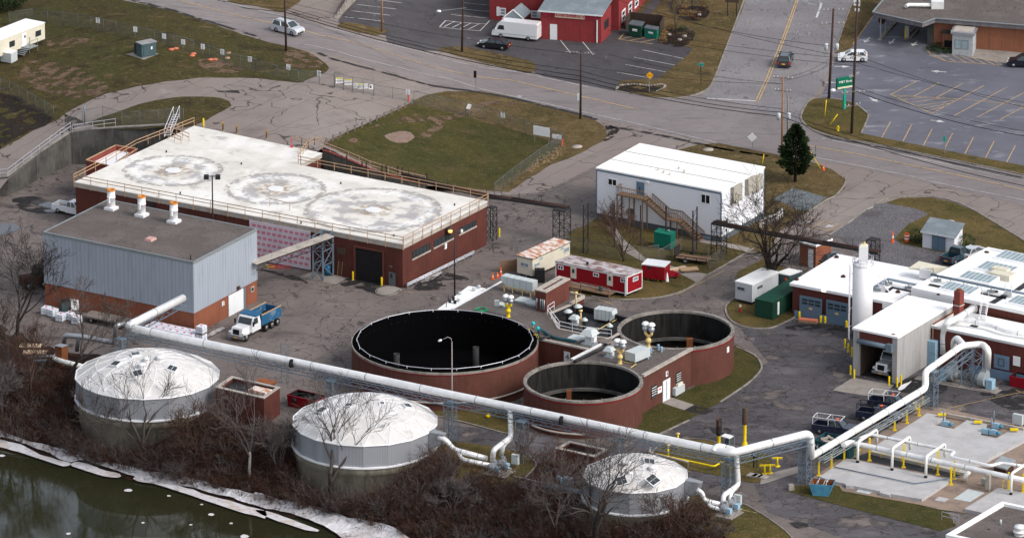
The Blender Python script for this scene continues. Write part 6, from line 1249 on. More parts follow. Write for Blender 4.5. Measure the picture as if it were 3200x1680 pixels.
gb=Bld('grated_platform','raised rusty grated platform right of the upper deck','platform',Q(11,1690,800),Q(11,1800,830),Q(11,1870,760),1.5,0);gb.mb().box(0,0,1.3,gb.L,gb.W,1.5).build('grating','fan_grey',gb.o);gb.mb().box(.2,.2,0,gb.L-.2,gb.W-.2,1.3).build('frame_base','rust_dark',gb.o)
for(x,y,lb,h,w_)in((1885,510,'pale grey cabinet behind the upper deck',1.6,1.3),(1660,1000,'slim grey control post at the end of the capped pipe',2.2,.5),(1630,960,'small cream box beside the grey control post',1.0,.6)):
    p=P(Q(11,x,y),.05);o=T('control_cabinet',lb,'cabinet',p,rad(-30));MB().box(-w_/2,-.25,.3,w_/2,.25,h).build('cabinet_box',M['ac_grey' if w_>1 else 'ac_beige'],o);MB().box(-w_/3,-.15,0,w_/3,.15,.3).build('plinth','concrete',o)
railing('metal_railing','short grey railing by the corner of the dark roofed building','railing',[P(q,.3)for q in QL(11,"1310,1215 1400,1238 1440,1245")],1.0,2.0,'rail_grey')
p=P(Q(11,172,988),0);o=T('concrete_block','small grey concrete block at the road edge left of the blue skip','block',p,.3);MB().frustum(0,0,0,.7,.75,.75,.6,.6).build('block_body','concrete',o)
gg=Bld('garage_block','low brick garage block with white roof and two blue overhead doors','garage',Q(7,163,782),Q(7,945,932),Q(7,1300,708),4.3)
gg.mb().box(.3,.3,0,gg.L-.3,gg.W-.3,3.95).build('wall','brick_garage',gg.o);gg.mb().box(0,0,3.95,gg.L,gg.W,4.3).build('roof','roof_bright',gg.o)
for i,(a,b,wa,wb)in enumerate((((240,872),(405,1050),(255,890),(400,968)),((440,906),(600,1095),(450,925),(595,1005)))):
    o,r=gg.panel('overhead_door','F',Q(7,*a),Q(7,*b),M['door_blue'],.05,z0=.03,base=-.3)
    ra_=gg.rect('F',Q(7,*wa),Q(7,*wb),-.3)
    for cx in range(3):
        for cy in range(2):
            x0=ra_[0]+(ra_[1]-ra_[0])*cx/3+.08;x1=ra_[0]+(ra_[1]-ra_[0])*(cx+1)/3-.08;z0=ra_[2]+(ra_[3]-ra_[2])*cy/2+.08;z1=ra_[2]+(ra_[3]-ra_[2])*(cy+1)/2-.08
            gg.fbox(MB(),'F',x0,x1,z0,z1,.07,0,-.3).build('pane','glass',o)
    m=MB();gg.fbox(m,'F',(r[0]+r[1])/2-.25,(r[0]+r[1])/2+.25,1.4,1.65,.07,0,-.3);m.build('plate','pipe_cream',o)
gg.panel('blue_plinth','F',Q(7,200,985),Q(7,240,1040),M['plinth_blue'],.04,z0=.02,base=-.3);gg.panel('blue_plinth','F',Q(7,407,1020),Q(7,438,1085),M['plinth_blue'],.04,z0=.02,base=-.3)
s_,z_=gg.fr('F',Q(7,412,845),-.3);m=MB();m.cb((s_,.05,z_),(.5,.4,.2));m.build('lit_lamp',mat('lamp_warm',(.9,.8,.6),.5,emit=(1,.85,.6,1.5)),gg.o)
s_,z_=gg.fr('F',Q(7,890,955),-.3);m=MB();gg.fbox(m,'F',s_-.5,s_+.5,z_-.4,z_+.35,.05,0,-.3);m.build('number_plate','sign_white',gg.o);text('10',.6,M['black'],gg.o,(s_,.22,z_),(math.pi/2,0,0))
for i,(x,y)in enumerate(((237,1045),(398,1078),(431,1082),(592,1115))):
    bollard(Q(7,x,y),('yellow stub bollard at the left jamb of the left garage door','yellow stub bollard between the garage doors, left one','yellow stub bollard between the garage doors, right one','yellow stub bollard at the right jamb of the right garage door')[i],h=.9,r=.16)
p=P(Q(7,305,1075),.05);o=T('lumber_stack','low stack of orange lumber in front of the left garage door','lumber',p,rad(-18));
for k in range(3):MB().box(-1.2,-.45,.13*k,1.2,.45,.13*k+.11).build('board_layer',M['bag_orange' if k==2 else 'timber'],o)
def rhatch(b,px,s=.35,mt='steel_dark'):
    q=b.lp(px,b.h);MB().lathe(q.x,q.y,[(s,b.h),(s,b.h+.12),(s*.5,b.h+.3),(.001,b.h+.32)],10).build('roof_vent',M[mt],b.o)
for x,y in((215,758),(567,737),(517,590),(980,853)):rhatch(gg,Q(7,x,y),.32,'rust_dark')
m=MB();pp=[gg.lp(Q(7,x,y),gg.h)for x,y in((875,850),(935,808),(1080,838),(1080,852),(945,825),(900,855))];m.prism([(p.x,p.y)for p in pp],gg.h,gg.h+.03);m.build('walk_mat','roof_black',gg.o)
hh=Bld('white_roofed_hall','large brick hall with a white roof full of slanted skylights','building',Q(7,1080,822),Q(7,2100,1037),Q(7,2670,725),6.3)
hh.mb().box(.1,.1,0,hh.L-.1,hh.W-.1,5.95).build('wall','brick_garage',hh.o);hh.mb().box(0,0,5.95,hh.L,hh.W,6.2).build('roof','roof_white',hh.o)
m=hh.mb();e=.35;Z=6.42;m.box(0,0,6.2,hh.L,e,Z);m.box(0,hh.W-e,6.2,hh.L,hh.W,Z);m.box(0,e,6.2,e,hh.W-e,Z);m.build('parapet','roof_bright',hh.o)
s1,_=hh.fr('F',Q(7,1392,885));m=MB();m.box(0,-.03,4.3,s1,.1,6.2);m.build('white_face','roof_bright',hh.o)
def skylight(fl,fr_,bl):
    z=6.2;a,b,c=[hh.lp(Q(7,*p),z)for p in(fl,fr_,bl)];L=b.x-a.x;W=max(1.3,c.y-a.y);m=MB();m.M=Matrix.Translation((a.x,a.y,0))
    m.add([(0,0,z),(L,0,z),(L+W*.3,W,z),(W*.3,W,z),(0,.1,z+.25),(L,.1,z+.25),(L+W*.3,W,z+.8),(W*.3,W,z+.8)],[(3,2,1,0),(0,1,5,4),(1,2,6,5),(2,3,7,6),(3,0,4,7),(4,5,6,7)]);s=m.build('skylight','roof_bright',hh.o)
    for k in range(7):
        t0,t1=(k+.06)/7,(k+.94)/7;m=MB();m.M=Matrix.Translation((a.x,a.y,0));f=lambda t,v:(.1+(L-.2)*t+W*.3*v,.1+(W-.1)*v,z+.27+.55*v);m.add([f(t0,.06),f(t1,.06),f(t1,.94),f(t0,.94)],[(0,1,2,3)]);m.build('pane','glass_sky',s)
for q in(((1700,600),(1945,652),(1722,562)),((1560,682),(1800,735),(1588,642)),((1428,752),(1665,802),(1458,718)),((1283,835),(1520,885),(1308,798)),((1793,940),(2030,990),(1815,900))):skylight(*q)
def rbox(b,name,px0,w,d,h,mt,z=None,par=None):
    q=b.lp(px0,z or b.h);return MB().box(q.x,q.y,(z or b.h),q.x+w,q.y+d,(z or b.h)+h).build(name,M[mt],par or b.o)
rbox(hh,'roof_unit',Q(7,1665,745),3.0,1.8,.8,'cream',6.2);rbox(hh,'roof_unit',Q(7,1680,715),2.2,1.2,.9,'cream',6.2)
for x,y in((1290,868),(1650,552),(1720,850)):q=hh.lp(Q(7,x,y),6.2);MB().lathe(q.x,q.y,[(.3,6.2),(.3,6.35),(.001,6.45)],10).build('roof_vent','rust_dark',hh.o)
for pl in(((1205,800),(1225,787),(1330,810),(1310,823)),((1560,855),(1580,847),(1800,895),(1790,905),(1690,885)),((1665,930),(1770,868),(1810,880),(1705,942)),((1855,835),(1931,780),(1985,790),(1900,840))):
    pp=[hh.lp(Q(7,*p),6.2)for p in pl];MB().prism([(p.x,p.y)for p in pp],6.2,6.24).build('walk_mat','roof_black',hh.o)
ac=P(Q(7,1140,742),4.6);o=T('rooftop_unit','white rooftop unit with a sloping hood between the garage roof and the hall','air handler',ac,rad(-25));MB().box(0,0,0,1.7,1.5,1.2).build('casing','metal_white',o);MB().box(1.9,.1,0,2.7,1.3,.9).build('side_fan','ac_grey',o);MB().add([(-1.6,.2,.9),(1.9,.2,.9),(3.4,1.6,1.0),(-.8,1.8,1.2),(-1.6,.2,1.0),(1.9,.2,1.5),(3.4,1.6,1.4),(-.8,1.8,1.6)],[(3,2,1,0),(4,5,6,7),(0,1,5,4),(1,2,6,5),(2,3,7,6),(3,0,4,7)]).build('hood','cream',o)
def rack(label,pxs,z,n):
    pts=[P(q,z)for q in pxs];o=T('cable_tray',label,'pipe rack',pts[0]);
    for dy in(-.2,.2):MB().tube([p+Vec((0,dy,0))for p in pts],.1,6).build('tray_pipe','truss_blue',o,world=1)
    a,b=pts[0],pts[-1]
    for k in range(n):
        i=min(len(pts)-2,int(k*(len(pts)-1)/n));t=(k+.5)/n*(len(pts)-1)-i;p=pts[i].lerp(pts[i+1],t);m=MB();m.M=Matrix.Translation(p);m.box(-.5,-.25,-.65,.5,.25,-.45);m.box(-.05,-.25,-.45,.05,.25,0);m.build('sleeper_support','galv',o,world=1)
rack('blue grey pipe rack bending across the garage roof',[Q(7,800,815),Q(7,870,770),Q(7,905,752),Q(7,1130,798)],5.0,5);rack('blue grey pipe rack running across the white hall roof',[Q(7,1228,718),Q(7,1460,765),Q(7,1700,815),Q(7,2000,875)],7.0,7)
def ships_ladder(label,a,b,w,hoop=True):
    o=T('ship_ladder',label,'ladder',a);
    for s_ in(Vec((0,0,0)),w):MB().bar(a+s_,b+s_,.09,.16).build('stile','rail_white',o,world=1);MB().bar(a+s_+Vec((0,0,.9)),b+s_+Vec((0,0,1.1)),.05).build('handrail','rail_white',o,world=1);MB().bar(b+s_,b+s_+Vec((0,0,1.6)),.05).build('handrail','rail_white',o,world=1)
    m=MB()
    for k in range(8):p=a.lerp(b,(k+.5)/8);m.bar(p,p+w,.07,.07)
    m.build('rungs','rail_white',o,world=1)
wv=Vec((.75,-.42,0))
ships_ladder('white ladder from the lower roof up to the skylight hall',P(Q(7,1592,1058),5.1),P(Q(7,1618,935),6.6)+Vec((0,.4,0)),wv)
ships_ladder('white ladder with hoops beside the silo on the garage roof',P(Q(7,865,835),4.35),P(Q(7,830,790),5.4),wv);ships_ladder('white hooped ladder on the skylight hall roof',P(Q(7,1780,875),6.3),P(Q(7,1790,840),7.2),wv)
ch=Bld('brick_chimney','square brick chimney at the corner between the white roofs','chimney',Q(7,1403,842),Q(7,1448,852),Q(7,1480,838),9.0,4.8)
ch.mb().box(0,0,0,ch.L,ch.W,ch.h).build('shaft','brick_red',ch.o);ch.mb().box(-.06,-.06,ch.h*.54,ch.L+.06,ch.W+.06,ch.h*.54+.15).build('band','coping',ch.o);ch.mb().box(.2,.2,ch.h,ch.L-.2,ch.W-.2,ch.h+.25).build('flue_pot','rust',ch.o)
lw=Bld('brick_wing','lower brick wing with a white roof, blue plinth and the number ten','building',Q(7,1212,1098),Q(7,2130,1290),Q(7,2310,1183),5.1)
lw.mb().box(.12,.12,0,lw.L-.12,lw.W+1,4.85).build('wall','brick_garage',lw.o);lw.mb().box(0,0,4.85,lw.L,lw.W+1,5.0).build('roof','roof_white',lw.o)
m=lw.mb();m.box(0,0,4.8,lw.L,.3,5.14);m.build('white_fascia','roof_bright',lw.o);m=lw.mb();m.box(-.04,0,4.8,.35,lw.W,5.2);m.build('timber_kerb','rust',lw.o)
m=MB();lw.fbox(m,'F',6,lw.L-.2,.02,1.15,.05,0,-.12);m.build('blue_plinth','plinth_blue',lw.o)
lw.panel('blue_surround','F',d3(1262,790),d3(1442,992),M['plinth_blue'],.05,base=-.12);lw.window('F',d3(1315,835),d3(1388,945),'door_grey','black',1,1,.12,base=-.12,out=.1)
s_,z_=lw.fr('F',d3(1534,878),-.12);m=MB();lw.fbox(m,'F',s_-.5,s_+.5,z_-.62,z_+.62,.05,0,-.12);m.build('number_plate','sign_white',lw.o);text('10',.75,M['black'],lw.o,(s_,.03,z_),(math.pi/2,0,0))
q=lw.lp(d3(565,450),4.9);MB().bar((q.x,-.02,4.8),(q.x,-.02,.2),.12).build('downpipe','timber',lw.o);q=lw.lp(d3(1020,458),5.0);MB().box(q.x-.5,q.y-.3,5.0,q.x+.5,q.y+.3,5.06).build('floor_grille','steel_dark',lw.o)
lw2=MB();a_,b_=P(d3(1100,605),4.3),P(d3(1640,700),4.6);truss('dark pipe bundle bolted along the wing wall under the white fascia',a_,b_,.5,.3,1.2,'truss_blue')
pipe('roof_duct','fat silver duct dropping from the hall wall over the wing roof edge',[P(d3(1010,262),6.2)+Vec((0,.6,0)),P(d3(800,372),6.0),P(d3(690,410),6.0),P(d3(648,540),4.3),P(d3(648,790),1.6)],.42,'duct',.9,2.2)
m=MB();c_=P(d3(1010,262),6.2)+Vec((0,.5,0));m.tube([c_,c_+Vec((.05,.09,0))],.62,16);tag(m.build('duct_flange','duct_dull',loc=c_),'round flange where the fat duct leaves the hall wall','duct')
pipe('roof_duct','thin silver duct snaking right across the wing roof',[P(d3(790,385),5.9),P(d3(890,385),5.9),P(d3(1190,440),5.7),P(d3(1400,520),5.6),P(d3(1700,570),5.6)],.27,'duct',.7,2.2)
bu=Bld('blue_cabinet_stack','tall light blue stacked cabinet between the loading bay and the blowers','cabinet',d3(447,632),d3(552,655),d3(612,612),3.3,0);
for k in range(4):bu.mb().box(.02*(k%2),.02*(k%2),.12+k*.8,bu.L-.02*(k%2),bu.W-.02*(k%2),.12+k*.8+.78).build('cabinet_tier','blue_unit',bu.o)
dq=P(d3(395,640),2.9);o=MB();o.M=Matrix.Translation(dq)@Matrix.Rotation(rad(-31),4,'Z');o.frustum(0,0,-.5,.5,1.9,1.0,1.9,1.0);tag(o.build('wall_duct','rust_concrete',loc=dq),'square rusty duct from the loading bay wall into the blue cabinets','duct')
lb=Bld('loading_bay','tall grey walled loading bay with a white roof and a truck inside','building',Q(7,635,1118),Q(7,980,1190),Q(7,1395,942),6.25)
mat('conc_wall',(.37,.36,.35),.9,layers=[('wnoise',.5,(.27,.26,.25),.45,.65,.8,(3,.3,1)),('noise',3,(.44,.43,.42),.55,.7,.4)])
L,W,Hh=lb.L,lb.W,lb.h;s0,_=lb.fr('F',Q(7,685,1200));s1,_=lb.fr('F',Q(7,935,1250));
m=lb.mb();m.box(.12,.12,0,s0,W-.1,Hh-.25);m.box(s1,.12,0,L-.12,W-.1,Hh-.25);m.box(s0,W-.4,0,s1,W-.1,Hh-.25);m.build('wall','conc_wall',lb.o)
lb.mb().box(s0,.14,4.75,s1,.4,Hh-.25).build('brick_lintel','brick_garage',lb.o);lb.mb().box(0,0,Hh-.25,L,W,Hh).build('roof','roof_bright',lb.o)
m=lb.mb();m.tube([(s0-.1,-.05,4.7),(s1-.1,-.05,4.7)],.33,14);m.build('roller_shutter','truss_blue',lb.o);m=lb.mb();m.box(s1-.6,-.5,4.2,s1+.2,.1,5.2);m.build('shutter_motor','truss_blue',lb.o)
m=lb.mb();m.box(s0,.5,.02,s1,W-.5,.05);m.build('bay_floor','oil',lb.o);m=lb.mb();m.box(s0+.02,.5,0,s0+.08,W-.5,Hh-.4);m.box(s1-.08,.5,0,s1-.02,W-.5,Hh-.4);m.build('bay_lining','brown_dark',lb.o)
q=lb.lp(Q(7,945,1168),Hh);MB().disc(q.x,q.y,Hh+.02,.25).build('roof_drain','rust',lb.o)
for i,(x,y)in enumerate(((622,120),(650,150))):bollard(Q(11,x,y),('left','right')[i]+' yellow bollard of the pair at the left side of the loading bay',h=1.25)
for i,(x,y)in enumerate(((913,205),(973,215),(1003,197))):bollard(Q(11,x,y),('yellow bollard at the right door jamb of the loading bay','yellow bollard nearest the camera right of the loading bay','yellow bollard against the grey wall right of the loading bay')[i],h=1.3)
for i,(x,y)in enumerate(((580,1272),(605,1305),(633,1335))):bollard(Q(7,x,y),('farthest','middle','nearest')[i]+' of three yellow bollards guarding the silo foot',h=1.25)
sb=P(Q(7,708,1190),0);zt=9.7;so_=T('silo','tall white cylindrical silo with a boxed top and caged ladder','silo',sb);Rz=1.3
MB().lathe(0,0,[(Rz,1.5),(Rz,zt),(Rz*.7,zt+.35),(.001,zt+.5)],32).build('shell','metal_white',so_);MB().lathe(0,0,[(Rz-.1,1.5),(.4,.3)],24).build('cone','metal_white',so_)
for a in range(4):t=math.pi/4+a*math.pi/2;MB().bar((Rz*.9*math.cos(t),Rz*.9*math.sin(t),0),(Rz*.9*math.cos(t),Rz*.9*math.sin(t),1.7),.16).build('leg','rail_white',so_)
MB().box(-.55,-.5,zt+.2,.6,.5,zt+2.6).build('filter_box','metal_white',so_);MB().frustum(0,0,zt+2.6,zt+2.85,1.1,1.0,.5,.5).build('filter_cap','cream',so_);MB().lathe(.1,0,[(.12,zt+2.8),(.2,zt+3.0),(.001,zt+3.1)],8).build('top_valve','pipe_yellow',so_)
for z in(zt+.1,zt+.6,zt+1.05):MB().tube([((Rz+.02)*math.cos(2*math.pi*k/20),(Rz+.02)*math.sin(2*math.pi*k/20),z)for k in range(20)],.035,5,closed=True).build('guard_ring','rail_grey',so_)
for k in range(10):t=2*math.pi*k/10;MB().bar(((Rz+.02)*math.cos(t),(Rz+.02)*math.sin(t),zt),((Rz+.02)*math.cos(t),(Rz+.02)*math.sin(t),zt+1.08),.05).build('guard_post','rail_grey',so_)
m=MB();lx,ly=-Rz-.45,-.6;m.bar((lx,ly,0),(lx,ly,zt+.3),.09);m.bar((lx+.1,ly-.4,0),(lx+.1,ly-.4,zt+.3),.09);m.build('ladder_stile','rail_white',so_)
m=MB()
for k in range(24):z=.3+k*.4;m.bar((lx,ly,z),(lx+.1,ly-.4,z),.05)
m.build('ladder_rungs','rail_white',so_);m=MB()
for z in(1.6,4.0,6.4,8.6):m.bar((lx,ly,z),(-Rz*.8,-.5,z+.3),.06)
m.build('ladder_bracket','rail_white',so_)
db=Bld('dark_roofed_building','building with a dark gravel roof and a broad white parapet at the lower right corner','building',Q(11,1340,1325),Q(11,2150,1500),Q(11,2570,1245),4.0)
t=.55;db.mb().box(.05,.05,0,db.L,db.W,3.6).build('wall','brick_orange',db.o);db.mb().box(t,t,3.6,db.L,db.W-t,3.65).build('roof','roof_gravel',db.o)
m=db.mb();m.box(0,0,3.5,db.L,t,4);m.box(0,db.W-t,3.5,db.L,db.W,4);m.box(0,t,3.5,t,db.W-t,4);m.build('parapet','roof_bright',db.o)
q=db.lp(Q(11,1897,1330),3.65);MB().lathe(q.x,q.y,[(.6,3.65),(.6,4.0),(.75,4.05),(.75,4.2),(.5,4.3),(.5,4.5),(.7,4.55),(.6,4.85),(.001,4.95)],18).build('mushroom_vent','metal_white',db.o);q=db.lp(Q(11,1755,1252),3.65);MB().cyl(q.x,q.y,3.65,4.3,.12,8).build('vent_pipe','ac_grey',db.o);q=db.lp(Q(11,1665,1285),3.65);MB().disc(q.x,q.y,3.68,.2).build('roof_drain','rust_dark',db.o)
p=P(Q(11,408,1015),0);o=T('skip','sky blue waste skip with sloping ends on the grass by the lower deck','skip',p,rad(-12));
def skip(o,L,W,Hh,mt,inmt,flare=.5,t=.08):
    a=[(-L/2+flare,-W/2,0),(L/2-flare,-W/2,0),(L/2-flare,W/2,0),(-L/2+flare,W/2,0)];b=[(-L/2,-W/2-.1,Hh),(L/2,-W/2-.1,Hh),(L/2,W/2+.1,Hh),(-L/2,W/2+.1,Hh)]
    i=[(-L/2+flare+t,-W/2+t,t),(L/2-flare-t,-W/2+t,t),(L/2-flare-t,W/2-t,t),(-L/2+flare+t,W/2-t,t)];j=[(x*(1-t*2/L),y*(1-t*2.5/W),Hh)for x,y,_ in b]
    m=MB();m.add(a+b+j,[(3,2,1,0),(0,1,5,4),(1,2,6,5),(2,3,7,6),(3,0,4,7),(4,5,9,8),(5,6,10,9),(6,7,11,10),(7,4,8,11)]);m.build('skip_body',M[mt],o)
    m=MB();m.add(i+j,[(0,1,2,3),(4,5,1,0),(5,6,2,1),(6,7,3,2),(7,4,0,3)]);m.build('skip_inside',M[inmt],o)
skip(o,2.9,2.0,1.5,'blue_skip','rust');m=MB()
for k in range(6):a=Vec((RU(-.8,.5),RU(-.6,.6),.3));m.tube([a,a+Vec((RU(-.3,.3),0,.9)),a+Vec((RU(-.6,.6),RU(-.3,.3),1.7))],.04,5)
tag(m.build('scrap_pipes','ac_grey',loc=(0,0,0)),'thin bent grey scrap pipes poking out of the blue skip','scrap');bpy.data.objects['scrap_pipes'].location=p;
ct=Bld('open_container','dark teal open top container filled with rubbish and lettered NOW','container',Q(11,345,612),Q(11,610,660),Q(11,690,600),1.9,0);L,W,Hh=ct.L,ct.W,ct.h;m=ct.mb();t=.1
m.box(0,0,.1,L,t,Hh);m.box(0,W-t,.1,L,W,Hh);m.box(0,t,.1,t,W-t,Hh);m.box(L-t,t,.1,L,W-t,Hh);m.box(t,t,.1,L-t,W-t,.3);m.build('container_body','teal_dark',ct.o)
for k in range(14):x=L*(k+.5)/14;MB().box(x-.06,-.07,.15,x+.06,0,Hh-.05).build('side_rib','teal_dark',ct.o)
ct.mb().box(t,t,Hh-.55,L-t,W-t,Hh-.5).build('rust_fill','rust_dark',ct.o);text('N  O  W',.75,M['sign_white'],ct.o,(L*.32,-.1,Hh*.62),(math.pi/2,0,0));text('II  II  II  II',.3,M['sign_white'],ct.o,(L*.5,-.1,Hh*.25),(math.pi/2,0,0))
m=MB()
for k in range(26):c=ct.w(RU(.5,L-.5),RU(.4,W-.4),Hh-.4);m.M=Matrix.Translation(c)@Matrix.Rotation(RU(0,6),4,'Z')@Matrix.Rotation(RU(-.5,.5),4,'X');m.cb((0,0,.1),(RU(.3,1.2),RU(.15,.4),RU(.05,.3)))
tag(m.build('rubbish_pile','coping',loc=ct.o.location),'pale rubbish heaped in the teal open container','rubbish',kind='stuff')
rd=P(Q(9,385,360),0);o=T('roll_off_dumpster','dark red open roll off dumpster full of black bags behind the middle dome','dumpster',rd,rad(-33));skip(o,4.4,2.2,1.5,'trailer_red','black',.1)
m=MB()
for k in range(9):m.ball((RU(-1.6,1.6),RU(-.6,.6),1.0),.35,7,5)
tag(m.build('rubbish_bags','roof_black',loc=(0,0,0)),'black rubbish bags lying in the dark red dumpster','bags',kind='stuff');bpy.data.objects['rubbish_bags'].location=rd
rr_=P(Q(11,1915,205),0);o=T('roll_off_dumpster','red dumpster with a black lid at the right edge by the brick wing','dumpster',rr_,rad(-31));skip(o,2.6,1.8,1.4,'trailer_red','black',.1)
gc=Bld('green_container','long dark green shipping container beside the garage block','container',Q(7,-99,900),Q(7,36,928),Q(7,300,775),2.45,0)
gc.mb().box(0,0,.1,gc.L,gc.W,2.4).build('container_body','green_container',gc.o)
for k in range(24):
    y=gc.W*(k+.5)/24;m=MB();gc.fbox(m,'R',y-.08,y+.08,.2,2.35,.05,0);m.build('side_rib','green_container',gc.o)
m=gc.mb();m.box(-.03,-.03,2.36,gc.L+.03,gc.W+.03,2.45);m.build('roof_sheet','green_dark',gc.o)
m=MB();gc.fbox(m,'R',1.2,1.6,.4,2.1,.08,0);m.build('number_strip','sign_white',gc.o)
for k_,c_ in(('silver',(.5,.52,.55)),('navy',(.012,.017,.04)),('white',(.78,.79,.8)),('charcoal',(.03,.035,.042)),('blackblue',(.008,.01,.018)),('tealgrey',(.02,.05,.07))):
    mat('car_'+k_,c_,.25,.1,coat=.5,spec=.5)
mat('light_red',(.5,.01,.01),.3);mat('light_clear',(.7,.7,.68),.15);mat('plate_orange',(.8,.4,.05),.5);mat('tyre',(.018,.018,.018),.9);mat('rim',(.35,.35,.36),.35,.7)
def wheel(o,x,y,r=.34,w=.24):
    m=MB();m.M=Matrix.Translation((x,y,r))@Matrix.Rotation(math.pi/2,4,'X');m.lathe(0,0,[(r*.6,-w/2),(r*.92,-w/2),(r,-w*.35),(r,w*.35),(r*.92,w/2),(r*.6,w/2)],16);t=m.build('wheel','tyre',o)
    m=MB();m.M=Matrix.Translation((x,y,r))@Matrix.Rotation(math.pi/2,4,'X');m.lathe(0,0,[(.001,-w/2+.02),(r*.6,-w/2+.01),(r*.62,0),(r*.6,w/2-.01),(.001,w/2-.02)],12);m.build('rim','rim',t)
def house(m,x0,x1,z0,w0,r0,r1,z1,w1):
    m.add([(x0,-w0,z0),(x1,-w0,z0),(x1,w0,z0),(x0,w0,z0),(r0,-w1,z1),(r1,-w1,z1),(r1,w1,z1),(r0,w1,z1)],[(3,2,1,0),(4,5,6,7),(0,1,5,4),(1,2,6,5),(2,3,7,6),(3,0,4,7)])
SP={'sedan':dict(L=4.6,W=1.78,H=1.46,b=.95,wb=2.7,g=(-1.85,1.15,-1.15,.3),hood=.86,tail=.95),'suv':dict(L=4.75,W=1.85,H=1.75,b=1.08,wb=2.85,g=(-2.25,1.2,-2.0,.4),hood=1.0,tail=1.08),
 'hatch':dict(L=4.25,W=1.8,H=1.52,b=.98,wb=2.6,g=(-2.0,1.15,-1.55,.3),hood=.9,tail=1.0),'pickup':dict(L=5.6,W=1.95,H=1.85,b=1.2,wb=3.5,g=(-.55,1.25,-.35,.65),hood=1.12,tail=1.2),'van':dict(L=6.9,W=2.0,H=2.6,b=1.35,wb=4.1,g=(1.9,3.0,1.9,2.2),hood=1.3,tail=2.55)}
def car(label,kind,col,rear,fr_,s='Z',centre=False,cat='car',rack=None,name='parked_car',roofcol=None):
    p=SP[kind];a,b=G(rear,s),G(fr_,s);d=(b-a).to_2d().normalized();n=Vec((-d.y,d.x));n=n if n.y>0 else-n
    c=a.to_2d()if centre else(a.to_2d()+b.to_2d())/2+n*(p['W']/2-.12)
    o=T(name,label,cat,(c.x,c.y,H(c.x,c.y,s)+.05),math.atan2(d.y,d.x));L,W,Hh,B=p['L'],p['W'],p['H'],p['b'];h=L/2;w=W/2;cm=M['car_'+col]
    m=MB()
    if kind=='van':
        m.xprof([(-h,.4),(-h,2.45),(-h+.1,Hh),(2.1,Hh),(2.6,2.15),(2.95,1.35),(h-.1,1.1),(h,.75),(h,.4)],-w,w);m.build('body',cm,o)
        for sy in(-1,1):q=MB();q.add([(1.5,sy*(w+.01),1.35),(2.65,sy*(w+.01),1.35),(2.3,sy*(w+.01),2.0),(1.6,sy*(w+.01),2.0)],[(0,1,2,3)if sy<0 else(3,2,1,0)]);q.build('side_window','glass',o)
        q=MB();q.add([(2.97,-w*.85,1.38),(2.97,w*.85,1.38),(2.63,w*.8,2.12),(2.63,-w*.8,2.12)],[(0,1,2,3)]);q.build('windscreen','glass',o)
        m=MB();m.box(-h+.2,-w-.03,.75,h-1,-w,.9);m.box(-h+.2,w,.75,h-1,w+.03,.9);m.build('side_moulding','ac_grey',o)
    else:
        bt=p['tail'];prof=[(-h+.05,.28),(-h,.6),(-h+.06,bt-.05),(-h+.2,bt),(p['g'][1]+.05,B),(h-.35,p['hood']),(h-.04,p['hood']-.25),(h,.5),(h-.1,.25)]
        if kind=='pickup':
            m.xprof([(p['g'][0]-.05,.35),(p['g'][0]-.05,B),(p['g'][1],B),(h-.3,p['hood']),(h-.03,p['hood']-.3),(h,.5),(h-.1,.35)],-w,w)
            x0,x1=-h,p['g'][0]-.05;m.box(x0,-w,.45,x1,-w+.12,B);m.box(x0,w-.12,.45,x1,w,B);m.box(x0,-w+.12,.45,x0+.1,w-.12,B);m.box(x1-.06,-w+.12,.45,x1,w-.12,B+.05);m.build('body',cm,o);MB().box(x0+.1,-w+.12,.45,x1-.06,w-.12,.62).build('bed_floor','black',o)
        else:m.xprof(prof,-w,w);m.build('body',cm,o)
        g=p['g'];m=MB();house(m,g[0]+.05,g[1]-.03,B-.01,w-.06,g[2]+.03,g[3]-.03,Hh-.03,w*.76);m.build('windows','glass',o)
        m=MB();house(m,g[2]-.03,g[3]+.03,Hh-.06,w*.79,g[2]+.1,g[3]-.1,Hh,w*.7)
        xs=((g[0],g[2]),(g[1],g[3]),((g[0]+g[1])/2-.05,(g[2]+g[3])/2-.05))
        for xa,xb in xs:
            for sy in(-1,1):m.bar((xa,sy*(w-.04),B),(xb,sy*w*.77,Hh-.04),.1)
        m.build('roof',M[roofcol]if roofcol else cm,o)
        if kind=='suv':
            for sy in(-1,1):MB().bar((g[2]+.1,sy*w*.68,Hh+.07),(g[3]-.1,sy*w*.68,Hh+.07),.05).build('roof_rail','black',o)
    for sx in(-1,1):
        for sy in(-1,1):wheel(o,sx*p['wb']/2-(.05 if sx<0 else 0),sy*(w-.1),.36 if kind!='sedan' else.33)
    hz=p['hood']-.22 if kind!='van' else.9
    for sy in(-1,1):
        MB().box(h-.22,sy*(w-.28)-.2,hz-.08,h-.01,sy*(w-.28)+.2,hz+.1).build('headlight','light_clear',o);MB().box(-h-.015,sy*(w-.12)-.1,p['tail']-.45,-h+.1,sy*(w-.12)+.1,p['tail']-.12).build('tail_light','light_red',o)
        MB().cb((p['g'][1]-.2,sy*(w+.1),B+.08),(.14,.22,.16)).build('mirror',cm,o)
    MB().box(h-.03,-.6,.35,h+.015,.6,.55).build('grille','black',o);MB().box(-h-.02,-.25,.6,-h,.25,.75).build('number_plate','plate_orange',o)
